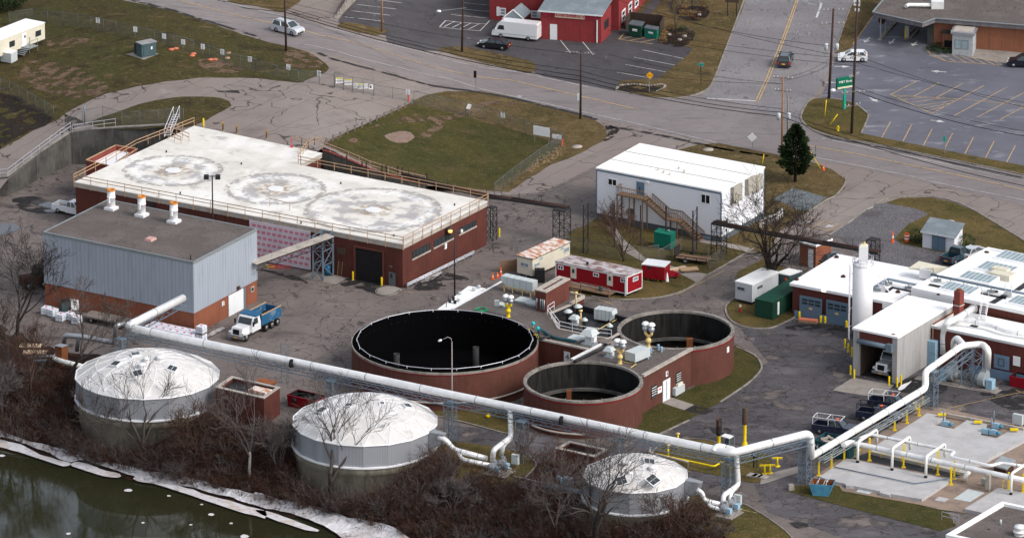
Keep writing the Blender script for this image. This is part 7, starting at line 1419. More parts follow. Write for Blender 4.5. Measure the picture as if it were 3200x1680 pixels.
    if rack:
        z=Hh+.25;x0,x1=-h+.1,.9
        for sy in(-1,1):
            MB().bar((x0,sy*w*.85,z),(x1,sy*w*.85,z),.06).build('rack_rail',M[rack],o)
            for x in(x0,-.7):MB().bar((x,sy*w*.85,B),(x,sy*w*.85,z),.06).build('rack_post',M[rack],o)
        for x in(x0,(x0+x1)/2,x1):MB().bar((x,-w*.85,z),(x,w*.85,z),.06).build('rack_bar',M[rack],o)
        MB().box(.1,-.3,Hh,.35,.3,Hh+.14).build('beacon','orange',o)
    return o
car('silver SUV driving down the main road past the first utility pole','suv','silver',Q(1,147,243),Q(1,280,278),'U',name='silver_suv');car('black saloon parked beside the white van','sedan','blackblue',Q(1,1853,385),Q(1,1717,368),'U');
car('long white panel van parked in front of the red brick block','van','white',Q(2,128,315),Q(1,1840,288),'U',cat='van',name='panel_van');car('dark SUV seen from behind, driving away up the side road','suv','charcoal',Q(3,130,485),Q(3,160,405),'U',centre=True,name='dark_suv')
car('white hatchback with black flecks crossing the mouth of the asphalt lot','hatch','white',Q(3,712,474),Q(3,565,472),'U');car('black car cut by the right edge of the picture in the asphalt lot','suv','blackblue',Q(3,2010,520),Q(3,1842,512),'U')
car('white pickup half hidden behind the brick hall corner','pickup','white',Q(4,458,262),Q(4,590,288),cat='pickup',name='pickup_truck');car('dark pickup parked on gravel behind the white skylight roof','pickup','tealgrey',Q(7,1425,612),Q(7,1545,552),centre=True,cat='pickup',name='pickup_truck');car('silver car mostly hidden by the dark pickup on the gravel','sedan','silver',Q(7,1545,585),Q(7,1640,545),centre=True)
car('dark car peeking out behind the small brick kiosk by the garage roof','sedan','tealgrey',Q(7,455,632),Q(7,540,590),centre=True)
car('navy pickup with a black rack, nearer of the side by side pair','pickup','navy',Q(11,725,472),Q(11,925,497),cat='pickup',rack='black',name='pickup_truck');car('navy pickup with a white ladder rack, farther of the side by side pair','pickup','navy',Q(11,815,388),Q(11,1010,412),cat='pickup',rack='rail_white',name='pickup_truck');car('navy pickup with a white ladder rack behind the teal open container','pickup','navy',Q(11,395,572),Q(11,590,598),cat='pickup',rack='rail_white',name='pickup_truck')
def truck_front(o,W=2.4,col='car_white'):
    m=MB();house(m,1.6,3.6,.7,W*.36,1.6,3.3,1.75,W*.34);m.build('bonnet',M[col],o);m=MB();house(m,-.3,1.7,.8,W/2,-.3,1.7,1.7,W/2);house(m,-.3,1.68,1.7,W/2,-.2,1.2,2.7,W*.44);m.build('cab',M[col],o)
    m=MB();m.add([(1.7,-W*.42,1.8),(1.7,W*.42,1.8),(1.3,W*.4,2.55),(1.3,-W*.4,2.55)],[(0,1,2,3)]);m.build('windscreen','glass',o)
    for sy in(-1,1):
        m=MB();m.add([(.3,sy*(W/2-.0),1.75),(1.45,sy*(W/2),1.75),(1.15,sy*(W*.455),2.5),(.3,sy*(W*.455),2.5)],[(0,1,2,3)if sy<0 else(3,2,1,0)]);m.build('side_window','glass',o)
        MB().cb((1.7,sy*(W/2+.2),2.0),(.1,.2,.6)).build('mirror','black',o);MB().box(3.3,sy*.95-.18,1.0,3.62,sy*.95+.18,1.25).build('headlight','light_clear',o)
        m=MB();m.box(2.3,sy*1.05-.18,.9,3.3,sy*1.05+.18,1.15);m.build('mudguard',M[col],o);wheel(o,2.8,sy*(W/2-.2),.5,.3)
    MB().box(3.55,-.45,.95,3.66,.45,1.6).build('grille','black',o);MB().box(3.5,-W/2,.45,3.75,W/2,.8).build('bumper','rim',o);MB().box(3.75,-.2,.5,3.77,.2,.65).build('number_plate','plate_orange',o)
def truck_at(label,name,rear,fr_,W=2.4,centre=False,cat='truck'):
    a,b=P(rear,0),P(fr_,0);d=(b-a).to_2d().normalized();n=Vec((-d.y,d.x));n=n if n.y>0 else-n
    c=b.to_2d()+n*(W/2-.2)-d*2.8;return T(name,label,cat,(c.x,c.y,.05),math.atan2(d.y,d.x))
o=truck_at('dump truck with a white cab and a worn blue tipping body beside the clad building','dump_truck',Q(5,95,1135),Q(4,1857,1222));truck_front(o);
mat('dump_blue',(.02,.1,.2),.5,layers=[('noise',.6,(.3,.34,.37),.52,.7,.8)])
m=MB();m.box(-5.0,-1.2,1.1,-.5,-1.12,2.45);m.box(-5.0,1.12,1.1,-.5,1.2,2.45);m.box(-.58,-1.12,1.1,-.5,1.12,2.7);m.box(-5.0,-1.12,1.1,-4.92,1.12,2.3);m.box(-4.92,-1.12,1.1,-.58,1.12,1.2);m.build('tipping_body','dump_blue',o)
m=MB();m.box(-.6,-1.25,2.7,.9,1.25,2.85);m.build('cab_shield','dump_blue',o);MB().bar((-5,-1.16,2.5),(-.5,-1.16,2.5),.12).build('timber_rail','timber',o);MB().bar((-5,1.16,2.5),(-.5,1.16,2.5),.12).build('timber_rail','timber',o);MB().box(-5.1,-.45,.75,3,.45,1.05).build('chassis','black',o);MB().box(-4.9,-1.1,1.2,-.6,1.1,1.5).build('dirt_load','dark_soil',o);MB().tube([(.2,-1.25,.7),(1.5,-1.25,.7)],.3,12).build('fuel_tank','rim',o)
for x in(-3.0,-4.3,-1.7):
    for sy in(-1,1):wheel(o,x,sy*.98,.48,.4)
c=lb.w((s0+s1)/2+.1,2.0,.05);o=T('semi_truck','white semi truck nosing out of the grey loading bay','truck',(c.x,c.y,.05));d=-lb.uy;o.rotation_euler=(0,0,math.atan2(d.y,d.x));o.location=lb.w((s0+s1)/2+.25,4.6,.05);truck_front(o)
MB().box(-5,-.45,.75,2.5,.45,1.05).build('chassis','black',o)
lp_=P(Q(4,262,815),0);o=T('wheel_loader','rusty dark wheel loader half hidden behind the clad building','loader',lp_,rad(25));MB().box(-1.8,-.9,.6,1.0,.9,1.7).build('engine_body','rust_dark',o);m=MB();house(m,-.2,1.0,1.7,.7,0,.9,2.9,.6);m.build('cab','steel_dark',o);MB().bar((.8,-.7,1.6),(2.2,-.7,3.2),.2).build('lift_arm','steel_dark',o);MB().bar((.8,.7,1.6),(2.2,.7,3.2),.2).build('lift_arm','steel_dark',o);MB().xprof([(2.0,.1),(2.9,.1),(2.1,1.0),(1.9,1.0)],-1.1,1.1).build('bucket','rust',o)
for x in(-1.1,1.0):
    for sy in(-1,1):wheel(o,x,sy*.95,.62,.45)
def trailer(label,a,b,c,h,wallm,roofm,z0=0,name='site_trailer',trim=None,s=None,cat='trailer',zb=.55,ov=.06):
    t=Bld(name,label,cat,a,b,c,z0+h,z0);t.mb().box(0,0,zb,t.L,t.W,h-.12).build('body',M[wallm],t.o);m=t.mb();m.box(-ov,-ov,h-.12,t.L+ov,t.W+ov,h);
    m.build('roof',M[roofm],t.o)
    if trim:
        m=t.mb();e=.09
        for(x,y)in((-.03,-.03),(t.L-e,-.03),(t.L-e,t.W-e)):m.box(x,y,zb,x+e+.03,y+e+.03,h-.12)
        m.box(e,-.04,h-.3,t.L-e,0,h-.12);m.box(e,-.04,zb,t.L-e,0,zb+.12);m.box(t.L,e,h-.3,t.L+.04,t.W-e,h-.12);m.box(t.L,e,zb,t.L+.04,t.W-e,zb+.12);m.build('trim',M[trim],t.o)
    t.mb().box(.3,.3,.25,t.L-.3,t.W-.3,zb).build('underframe','steel_dark',t.o)
    for x in(t.L*.45,t.L*.55):
        for y in(.2,t.W-.2):wheel(t.o,x,y,.36)
    return t
zt_=G(Q(0,330,330),'U').z
tr=trailer('cream office trailer on the grassy slope at the upper left','' or Q(0,-445,389),Q(0,-300,417),Q(0,337,169),3.0,'cream','roof_bright',z0=zt_)
tr.window('R',Q(0,267,240),Q(0,308,265),'steel_dark','glass',2,1,.07);tr.window('R',Q(0,70,318),Q(0,110,345),'steel_dark','glass',2,1,.07);o,r=tr.panel('door','R',Q(0,163,258),Q(0,197,352),M['frame_white'],.05);m=MB();tr.fbox(m,'R',r[0]+.5,r[0]+.8,r[3]-.7,r[3]-.35,.07,0);m.build('pane','glass',o)
dk=T('access_steps','grey metal landing and steps at the door of the cream office trailer','steps',tr.w(tr.L,r[0],0));yl=r[0];f=lambda x,y,z:tr.w(tr.L+tr.k*y+x,y,z)
m=MB();m.add([f(.05,yl-.2,.75),f(1.5,yl-.2,.75),f(1.5,yl+1.7,.75),f(.05,yl+1.7,.75)]+[f(.05,yl-.2,.65),f(1.5,yl-.2,.65),f(1.5,yl+1.7,.65),f(.05,yl+1.7,.65)],[(0,1,2,3),(7,6,5,4),(0,4,5,1),(1,5,6,2),(2,6,7,3),(3,7,4,0)]);m.build('landing','galv',dk,world=1)
for k in range(4):q=f(.8,yl-.45-.3*k,.6-.17*k);mm=MB();mm.M=Matrix.Translation(q)@Matrix.Rotation(tr.rz,4,'Z');mm.cb((0,0,0),(1.3,.3,.05));mm.build('tread','galv',dk,world=1)
for x,y in((1.45,-.15),(1.45,1.65),(.1,1.65),(1.45,-1.4)):MB().bar(f(x,yl+y,0),f(x,yl+y,1.75 if y>-1 else 1.1),.06).build('post','galv',dk,world=1)
MB().bar(f(1.45,yl-.15,1.75),f(1.45,yl+1.65,1.75),.05).bar(f(1.45,yl-.15,1.75),f(1.45,yl-1.4,1.1),.05).build('handrail','galv',dk,world=1)
gp_=G(Q(0,62,470),'U');o=T('generator_box','pale grey louvred equipment box at the foot of the cream trailer','equipment box',gp_,rad(-30));MB().box(-.9,-.6,.15,.9,1.0,1.5).build('casing','ac_grey',o);MB().box(-.95,-.65,1.5,.95,1.05,1.56).build('lid','metal_white',o)
for x in(-.8,.8):MB().box(x-.1,-.5,0,x+.1,.9,.15).build('skid','galv',o)
t=trailer('cream site trailer with heavy orange rust across its roof',Q(6,38,568),Q(6,155,597),Q(6,437,468),3.0,'cream','roof_rusty',trim=None);t.window('F',Q(6,65,620),Q(6,128,668),'ac_grey','glass_pale',2);t.window('R',Q(6,165,640),Q(6,207,648),'ac_grey','glass_pale',2);t.window('R',Q(6,208,592),Q(6,232,600),'ac_grey','glass_pale',1);t.window('R',Q(6,366,515),Q(6,388,525),'ac_grey','glass_pale',1);t.window('R',Q(6,390,522),Q(6,430,540),'ac_grey','glass_pale',2)
m=t.mb();m.box(-.05,-.05,2.78,t.L+.05,0,2.9);m.box(t.L,0,2.78,t.L+.05,t.W,2.9);m.build('green_trim','green_dark',t.o)
t=trailer('long red office trailer with cream doors and a rust stained roof',Q(6,330,616),Q(6,868,727),Q(6,982,681),3.05,'trailer_red','roof_rusty_red',trim='frame_white')
for a,b in(((347,645),(388,683)),((613,700),(655,738)),((820,742),(862,782))):t.window('F',Q(6,*a),Q(6,*b),'frame_white','glass',2,1,.08)
t.window('R',Q(6,910,742),Q(6,950,758),'frame_white','glass_pale',1,1,.08)
for a,b in(((443,652),(485,750)),((718,708),(760,806))):
    o,r=t.panel('door','F',Q(6,*a),Q(6,*b),M['cream'],.05);m=MB();t.fbox(m,'F',r[0]+.25,r[0]+.6,r[3]-.9,r[3]-.35,.07,0);m.build('pane','glass',o)
q=t.lp(Q(6,568,645),3.05);MB().lathe(q.x,q.y,[(.16,3.05),(.16,3.35),(.25,3.4),(.001,3.5)],8).build('roof_vent','steel_dark',t.o);m=MB();t.fbox(m,'F',t.L-.28,t.L-.1,.3,2.9,.12,0);m.build('downpipe','frame_white',t.o)
dk=T('timber_deck','weathered timber deck with steps along the red office trailer','deck',t.w(5,-1.5,0),t.rz);dk.location=t.w(0,0,0)
xd=[t.fr('F',Q(6,x,800))[0]for x in(425,500,575,785)]
for x0,x1 in((xd[0]-.6,xd[1]),(xd[2]-.2,xd[3])):
    MB().box(x0,-1.7,.5,x1,-.1,.62).build('deck_boards','timber_deck',dk)
    for x in(x0+.05,x1-.05):MB().box(x-.05,-1.68,0,x+.05,-1.58,1.55).build('post','timber_deck',dk)
    MB().bar((x0,-1.63,1.5),(x1,-1.63,1.5),.08).bar((x0,-1.63,1.05),(x1,-1.63,1.05),.06).build('handrail','timber_deck',dk)
for k in range(4):MB().box(xd[1]+.05,-2.1-.27*k,.42-.13*k,xd[2]-.25,-1.83-.27*k,.47-.13*k).build('tread','timber_deck',dk)
MB().box(xd[1],-1.7,.5,xd[2]-.2,-.1,.58).build('deck_boards','timber_deck',dk)
q=t.w((xd[2]+xd[3])/2+.4,-.9,.62);o=T('drum_bin','dark blue bin with a round lid on the timber deck','bin',q);MB().lathe(0,0,[(.25,0),(.3,.5),(.32,.55),(.001,.62)],12).build('bin_body','cabinet_teal',o)
t=trailer('small red enclosed cargo trailer with a white rounded roof beside the long red one',Q(6,980,637),Q(6,1150,658),Q(6,1193,618),2.3,'trailer_red','metal_white',zb=.4,cat='cargo trailer',name='cargo_trailer');t.panel('side_door','F',Q(6,1085,658),Q(6,1130,738),M['trailer_red'],.06);t.mb().bar((t.L,t.W/2,.5),(t.L+1.3,t.W/2,.5),.12).build('drawbar','black',t.o);q=t.fr('F',Q(6,1038,665));m=MB();t.fbox(m,'F',q[0]-.18,q[0]+.18,q[1]-.2,q[1]+.2,.05,0);m.build('side_window','glass',t.o)
t=Bld('generator','bright green boxed generator on a pad under the timber stair','generator',Q(6,1072,395),Q(6,1198,420),Q(6,1234,393),2.2,0);t.mb().box(0,0,.15,t.L,t.W,2.1).build('casing','green_box',t.o);t.mb().box(-.05,-.05,2.1,t.L+.05,t.W+.05,2.22).build('lid','green_box',t.o);m=t.mb();
for k in range(3):m.box(.15+k*t.L/3,-.04,.4,t.L/3*(k+1)-.1,0,1.9)
m.build('doors','green_box',t.o);t.mb().cyl(t.L*.7,t.W*.6,2.2,2.5,.12,8).build('exhaust','galv',t.o)
t=Bld('caravan','weathered white caravan trailer beneath the bare tree','trailer',Q(6,1685,765),Q(6,1812,795),Q(6,2010,697),2.9,0);t.mb().box(0,0,.5,t.L,t.W,2.78).build('body','trailer_white',t.o);t.mb().box(-.06,-.06,2.78,t.L+.06,t.W+.06,2.92).build('roof','roof_white',t.o);t.window('F',Q(6,1700,805),Q(6,1755,842),'galv','glass',2);t.window('R',Q(6,1850,810),Q(6,1888,812),'galv','glass',2);t.mb().box(.2,.2,.1,t.L-.2,t.W-.2,.5).build('underframe','steel_dark',t.o)
t=Bld('storage_box','blue grey storage box with a pale roof behind the caravan','storage box',Q(7,62,703),Q(7,160,722),Q(7,255,690),2.6,0);t.mb().box(0,0,.1,t.L,t.W,2.5).build('body','cabinet_teal',t.o);t.mb().box(-.05,-.05,2.5,t.L+.05,t.W+.05,2.62).build('roof','roof_white',t.o);t.panel('sticker','F',Q(7,128,742),Q(7,148,765),M['orange'],.04)
ut=P(Q(6,1360,640),0);o=T('utility_trailer','black railed flatbed utility trailer with a plank floor on the lawn','utility trailer',ut,rad(-22));MB().box(-2.4,-.1,.5,2.0,1.9,.6).build('plank_floor','timber_deck',o)
for y in(-.1,1.9):MB().bar((-2.4,y,.95),(2.0,y,.95),.08).bar((-2.4,y,.55),(2.0,y,.55),.1).build('side_rail','black',o)
for x in(-2.4,-.9,.6,2.0):
    for y in(-.1,1.9):MB().bar((x,y,.5),(x,y,.95),.07).build('stake','black',o)
m=MB();m.box(-2.5,-.1,.5,-2.42,1.9,2.0);m.build('ramp_gate','steel_dark',o);wheel(o,-.9,-.3,.38);wheel(o,-.9,2.1,.38);MB().bar((2,.9,.5),(3.2,.9,.5),.1).build('drawbar','black',o)
for i,(x,y,lbl,mt_,w,d_,h_,z_)in enumerate(((1250,688,'stack of pale boards right of the small red trailer','timber_pale',2.6,.9,.35,.0),(1335,695,'tan plywood sheet propped on the grass','timber',2.4,1.3,.12,.3),)):
    p=P(Q(6,x,y),.06);o=T('board_stack',lbl,'boards',p,rad(30 if i==0 else 12));MB().box(-w/2,-d_/2,z_,w/2,d_/2,z_+h_).build('boards',M[mt_],o);MB().box(-w/3,-d_/3,0,w/3,d_/3,z_+.02).build('bearer','timber_grey',o)
p=P(Q(6,1200,735),.05);o=T('snow_blower','bright red small machine in front of the boards','machine',p,.4);MB().frustum(0,0,.1,.8,1.2,.7,.8,.5).build('cowl','trailer_red',o);MB().bar((-.3,0,.7),(-.9,0,1.2),.08).build('handle','trailer_red',o);MB().cb((.7,0,.3),(.4,.9,.5)).build('auger_box','trailer_red',o)
p=P(Q(6,1170,768),.05);tag(MB().lathe(p.x,p.y,[(.25,.05),(.05,1.2),(.001,1.25)],10).build('white_cone','sign_white',loc=p),'white pointed marker cone left of the red machine','cone')
p=P(Q(6,1035,752),.05);o=T('mop_bucket','yellow square bucket on the lawn by the small red trailer','bucket',p,.3);MB().frustum(0,0,0,.7,.5,.5,.8,.7).build('bucket_body','safety_yellow',o);MB().box(.35,-.3,.7,.45,.3,.95).build('handle','safety_yellow',o)
for k,x,y,lbl in((6,1098,768,'yellow ball on the lawn below the small red trailer'),(9,1750,448,'yellow ball on the grass strip below the largest tank')):p=P(Q(k,x,y),0);tag(MB().ball((p.x,p.y,.32),.3,12,8).build('yellow_ball','safety_yellow',loc=p),lbl,'ball')
def cone(px,lbl,h=.8):
    p=P(px,.04);o=T('traffic_cone',lbl,'cone',p,0,'traffic cones');MB().box(-.22,-.22,0,.22,.22,.05).build('base','orange',o);MB().lathe(0,0,[(.17,.05),(.04,h),(.001,h)],12).build('cone_body','orange',o);MB().lathe(0,0,[(.125,h*.4),(.085,h*.65)],12).build('white_band','sign_white',o)
cone(Q(5,1785,750),'orange cone left of three beside the air handler');cone(Q(5,1822,740),'orange cone in the middle of three beside the air handler');cone(Q(5,1847,722),'orange cone right of three by the plywood screen',1.1);cone(Q(3,418,1282),'orange cone at the kerb tip right of the conifer');cone(Q(7,940,475),'tall orange cone at the edge of the gravel left of the shed',1.6)
p=P(Q(7,1048,468),.04);o=T('traffic_barrel','orange and white striped traffic barrel beside the shed bush','traffic barrel',p);MB().lathe(0,0,[(.33,0),(.3,1.1),(.2,1.2),(.001,1.22)],14).build('barrel','orange',o)
for z in(.35,.75):MB().lathe(0,0,[(.332,z),(.325,z+.17)],14).build('white_band','sign_white',o)
m=MB();a,b=P(Q(5,1835,705),.0),P(Q(5,1990,690),.0);m.add([a,b,b+Vec((0,0,1.6)),a+Vec((0,0,1.6)),a+Vec((0,.06,0)),b+Vec((0,.06,0)),b+Vec((0,.06,1.6)),a+Vec((0,.06,1.6))],[(0,1,2,3),(7,6,5,4),(3,2,6,7),(0,4,5,1),(0,3,7,4),(1,5,6,2)]);tag(m.build('plywood_screen','timber_deck',loc=a),'brown plywood screen beside the rusty roofed trailer','screen')
p=P(Q(6,208,770),.03);o=T('black_tank','black plastic tank in front of the rusty roofed trailer','tank',p);MB().frustum(0,0,0,1.7,1.4,1.2,1.3,1.1).build('tank_body','black',o);MB().lathe(0,0,[(.2,1.7),(.2,1.8),(.001,1.82)],10).build('lid','steel_dark',o)
wb=Bld('white_office','two storey white sided office block with a bright flat roof and outside stair','building',Q(2,638,1262),Q(6,1580,90),(2388,521),7.2)
wb.mb().box(0,0,.85,wb.L,wb.W,7.0).build('siding_wall','siding_white',wb.o);wb.mb().box(.03,.03,0,wb.L-.03,wb.W-.03,.85).build('plinth','door_grey',wb.o);wb.mb().box(-.1,-.1,7.0,wb.L+.1,wb.W+.1,7.2).build('roof','roof_bright',wb.o)
m=wb.mb();m.box(-.03,-.04,6.75,wb.L+.03,0,7.0)
for x,y in((-.04,-.04),(wb.L-.1,-.04),(wb.L-.1,wb.W-.1)):m.box(x,y,0,x+.14,y+.14,6.75)
m.build('corner_trim','door_blue',wb.o);m=wb.mb()
for t_ in(1/3,2/3):m.box(0,wb.W*t_-.08,7.2,wb.L,wb.W*t_+.08,7.24)
m.build('roof_seam','coping',wb.o)
for x,y in((1105,1285),(1145,1305),(1190,1322),(1260,1278),(1300,1300)):q=wb.lp(Q(2,x,y),7.2);MB().lathe(q.x,q.y,[(.12,7.2),(.12,7.5),(.2,7.52),(.001,7.62)],8).build('roof_vent','cream',wb.o)
for a,b in(((723,-12),(793,56)),((1425,105),(1497,192))):wb.window('F',Q(6,*a),Q(6,*b),'frame_white','black',2,1,.12)
wb.window('R',Q(6,1865,0),Q(6,1884,20),'frame_white','glass',1);wb.window('R',Q(6,1590,310),Q(6,1628,325),'frame_white','glass',2);o,r=wb.panel('door','F',Q(6,940,15),Q(6,998,125),M['door_blue'],.06);m=MB();wb.fbox(m,'F',r[0]+.45,r[0]+.6,r[3]-1.3,r[3]-.7,.08,0);m.build('pane','glass',o)
wb.panel('lower_door','F',Q(6,875,215),Q(6,920,330),M['door_grey'],.06,z0=.9);wb.panel('vent_panel','F',Q(6,1420,420),Q(6,1500,455),M['plinth_blue'],.05);m=MB();s_,z_=wb.fr('F',Q(6,1025,20));m.cb((s_,-.12,z_),(.5,.25,.25));m.build('wall_lamp','frame_white',wb.o)
for a,b in(((1648,60),(1710,150)),((1757,0),(1815,80)),((1820,-20),(1866,65))):
    o,r=wb.panel('wall_unit','R',Q(6,*a),Q(6,*b),M['ac_beige'],.55)
zl=r0=wb.fr('F',Q(6,968,118))[1];xl=wb.fr('F',Q(6,968,118))[0]
st=T('timber_stair','brown timber stair and landing climbing the front of the white office','stairs',wb.w(xl,-1.2,0),wb.rz);ox=xl;
def sm_(name,fn,mt='timber_deck'):m=MB();fn(m);return m.build(name,M[mt],st)
D=-1.2+2.6;y0,y1=-1.35,-.05;y0+=1.2;y1+=1.2
def V3(x,y,z):return(x,y,z)
xa=-2.9;sm_('landing',lambda m:m.box(xa,y0,zl-.15,1.2,y1,zl))
x1=1.2;x2=x1+3.4;zm=zl*.52;x3=x2+1.9;x4=x3+3.4
sm_('mid_landing',lambda m:m.box(x2,y0,zm-.15,x3,y1,zm))
for(xs,zs,xe,ze)in((x1,zl,x2,zm),(x3,zm,x4,.1)):
    for y in(y0,y1):sm_('stringer',lambda m:m.bar((xs,y,zs-.1),(xe,y,ze-.1),.08,.3))
    for k in range(9):t_=(k+.5)/9;sm_('tread',lambda m:m.cb((xs+(xe-xs)*t_,(y0+y1)/2,zs+(ze-zs)*t_),(.3,y1-y0,.05)))
segs=[((xa,y1,zl),(xa,y0,zl)),((xa,y0,zl),(x1,y0,zl)),((x1,y0,zl),(x2,y0,zm)),((x2,y0,zm),(x3,y0,zm)),((x3,y0,zm),(x4,y0,.1)),((1.9,y1,zl-.5),(x2,y1,zm)),((x2,y1,zm),(x3,y1,zm)),((x3,y1,zm),(x4,y1,.1))]
for a,b in segs:
    a,b=Vec(a),Vec(b);sm_('handrail',lambda m:m.bar(a+Vec((0,0,1.05)),b+Vec((0,0,1.05)),.12,.08));
    def bal(m):
        n=int((b-a).length/.28)
        for k in range(n+1):p=a.lerp(b,k/max(1,n));m.bar(p+Vec((0,0,.1)),p+Vec((0,0,1.0)),.04)
    sm_('balusters',bal)
for x in(xa+.1,-.9,1.1,x2+.1,x3-.1):
    for y in(y0+.05,y1-.05):sm_('post',lambda m:m.box(x-.07,y-.07,0,x+.07,y+.07,(zl if x<1.3 else zm)-.1))
def gantry(label,pxs,z,towers):
    pts=[P(q,z)for q in pxs];o=T('pipe_gantry',label,'gantry',pts[0],0,'dark pipe gantries');
    for a,b in zip(pts,pts[1:]):
        d=(b-a).normalized();n=Vec((-d.y,d.x,0))*.45
        for s_ in(n,-n):MB().bar(a+s_,b+s_,.16,.3).build('girder','steel_dark',o,world=1)
        MB().tube([a+Vec((0,0,.1)),b+Vec((0,0,.1))],.16,8).build('pipe_run','rust_dark',o,world=1)
        m=MB();k=int((b-a).length/1.6)
        for i in range(k):p=a.lerp(b,i/k);q=a.lerp(b,(i+1)/k);m.bar(p+n,q-n,.07);m.bar(p+n-Vec((0,0,.1)),p-n-Vec((0,0,.1)),.1)
        m.build('lacing','steel_dark',o,world=1)
        for i in range(0,k,2):p=a.lerp(b,(i+.5)/k);MB().bar(p+n,p+n+Vec((0,0,1.0)),.06).build('stub_post','steel_dark',o,world=1)
    for px,w_ in towers:sq_tower(px[1],P(px[0],0),z-.1,w_,mt='steel_dark',n=4)
gantry('dark steel pipe gantry from the brick hall corner toward the white office',[(1255,547),Q(5,1760,130),Q(5,1931,150),Q(6,425,215)],4.6,[((Q(5,1778,455),'dark lattice tower at the brick hall corner'),1.0),((Q(6,375,470),'dark lattice tower behind the rusty roofed trailer'),1.7)])
gantry('dark steel pipe gantry from the white office past the bare tree to the silo roof',[Q(6,1520,325),Q(7,0,405),Q(7,415,478),Q(7,840,550)],4.6,[((Q(6,1560,572),'dark lattice tower by the corner of the white office'),1.5),((Q(7,790,700),'dark lattice tower behind the garage roof'),1.3)])
for i,(xa_,ya,yb,xb_,yc,yd,lbl)in enumerate(((538,555,197,572,542,180,'first pair of dark steel posts right of the left gantry'),(772,515,200,772,515,200,'single dark steel post in front of the brush tree'),(968,500,200,968,500,200,'single dark steel post behind the brush tree'),(1160,510,205,1160,510,205,'single dark steel post crossing the green generator'),(1362,560,240,1393,530,225,'second pair of dark steel posts near the stair foot'))):
    o=T('steel_posts',lbl,'posts',P(Q(6,xa_,ya),0),0,'dark steel posts on the lawn');a=P(Q(6,xa_,ya),0);b=P(Q(6,xb_,yc),0);h=(ya-yb)/2.414/22.3
    MB().bar(a,a+Vec((0,0,h)),.18).build('post','steel_dark',o,world=1)
    if xa_!=xb_:
        MB().bar(b,b+Vec((0,0,h)),.18).build('post','steel_dark',o,world=1);m=MB()
        for k in range(5):m.bar(a+Vec((0,0,h*k/5)),b+Vec((0,0,h*(k+1)/5)),.05)
        m.build('lacing','steel_dark',o,world=1)
for i,(x,y)in enumerate(((530,1245),(650,1275),(685,1275),(800,1320),(832,1325),(950,1345),(983,1350),(1070,1352),(1103,1360),(1285,1400))):
    p=G(Q(1,x,y),'U');o=T('steel_post',('first','second','third','fourth','fifth','sixth','seventh','eighth','ninth','tenth')[i]+' dark steel post along the lawn behind the hall, from the left','post',p,0,'dark steel posts behind the hall');MB().bar((0,0,-1),(0,0,1.9),.17).build('post','steel_dark',o)
fence('chain link fence crossing the lawn in front of the white office',[P(q,0)for q in QL(6,"0,540 205,545 440,535 700,590 960,615 1105,600")],1.9,3.2);fence('chain link enclosure round the utility trailer',[P(q,0)for q in QL(6,"1105,640 1290,540 1480,600 1480,690 1600,620 1600,500")],1.9,2.6)
m=None;railing('picket_fence','white picket fence on the ramp at the right side of the white office','fence',[P(q,0)for q in QL(7,"-60,370 0,345 60,320 110,285")],1.3,.35,'rail_white')
t=Bld('brick_kiosk','small brick kiosk with a white door by the dark gantry','kiosk',Q(7,232,468),Q(7,362,502),Q(7,487,452),3.2,0);t.mb().box(.1,.1,0,t.L-.1,t.W-.1,3.0).build('wall','brick_orange',t.o);t.mb().box(0,0,3.0,t.L,t.W,3.2).build('roof','roof_gravel',t.o);m=t.mb();m.box(-.05,-.05,3.05,t.L+.05,.1,3.28);m.box(t.L-.1,.1,3.05,t.L+.05,t.W,3.28);m.build('white_fascia','roof_bright',t.o);o,r=t.panel('door','F',Q(7,303,520),Q(7,340,632),M['door_white'],.0,z0=.02)
sh=Bld('garden_shed','small white shed with a grey shingle roof and blue double doors','shed',Q(7,1160,388),Q(7,1410,434),Q(7,1475,362),2.35,0);sh.mb().box(.1,.1,0,sh.L-.1,sh.W-.1,2.2).build('wall','siding_white',sh.o);m=sh.mb();m.add([(-.15,-.2,2.2),(sh.L+.15,-.2,2.2),(sh.L+.15,sh.W+.2,2.75),(-.15,sh.W+.2,2.75),(-.15,-.2,2.32),(sh.L+.15,-.2,2.32),(sh.L+.15,sh.W+.2,2.87),(-.15,sh.W+.2,2.87)],[(3,2,1,0),(4,5,6,7),(0,1,5,4),(1,2,6,5),(2,3,7,6),(3,0,4,7)]);m.build('roof','roof_slate',sh.o);m=sh.mb();m.box(-.15,-.23,2.15,sh.L+.15,-.2,2.34);m.build('fascia','frame_white',sh.o)
for a,b in(((1237,405),(1286,500)),((1289,413),(1338,512))):sh.panel('door','F',Q(7,*a),Q(7,*b),M['door_blue'],.0,z0=.05)
m=MB();q=sh.fr('F',Q(7,1262,425));m.cb((q[0],.05,q[1]-.1),(.9,.03,.35));m.build('door_plate','pipe_cream',sh.o)
mb_=Bld('dental_office','red brick two storey block with white shuttered windows at the top edge','building',(1530,64),(1933,97),(2060,-41),0,0);mb_.h=7
mb_.mb().box(0,0,0,mb_.L,mb_.W,7).build('wall','brick_dental',mb_.o);mb_.mb().box(-.3,-.3,7,mb_.L+.3,mb_.W+.3,7.2).build('roof','roof_slate',mb_.o)
mb_.window('F',Q(1,1840,60),Q(1,1885,120),'frame_white','glass_pale',1,2,.15);mb_.window('F',Q(2,145,80),Q(2,195,138),'frame_white','glass_pale',1,2,.15)
m=MB()
for a,b in(((1,1815,52),(1,1838,122)),((2,197,80),(2,215,140))):r=mb_.rect('F',Q(*a),Q(*b));mb_.fbox(m,'F',*r,.06,.02)
m.build('shutter','frame_white',mb_.o)
for a,b in(((827,88),(853,150)),((877,35),(903,97)),((925,-20),(952,40))):mb_.window('R',Q(2,*a),Q(2,*b),'frame_white','glass',1,2,.25)
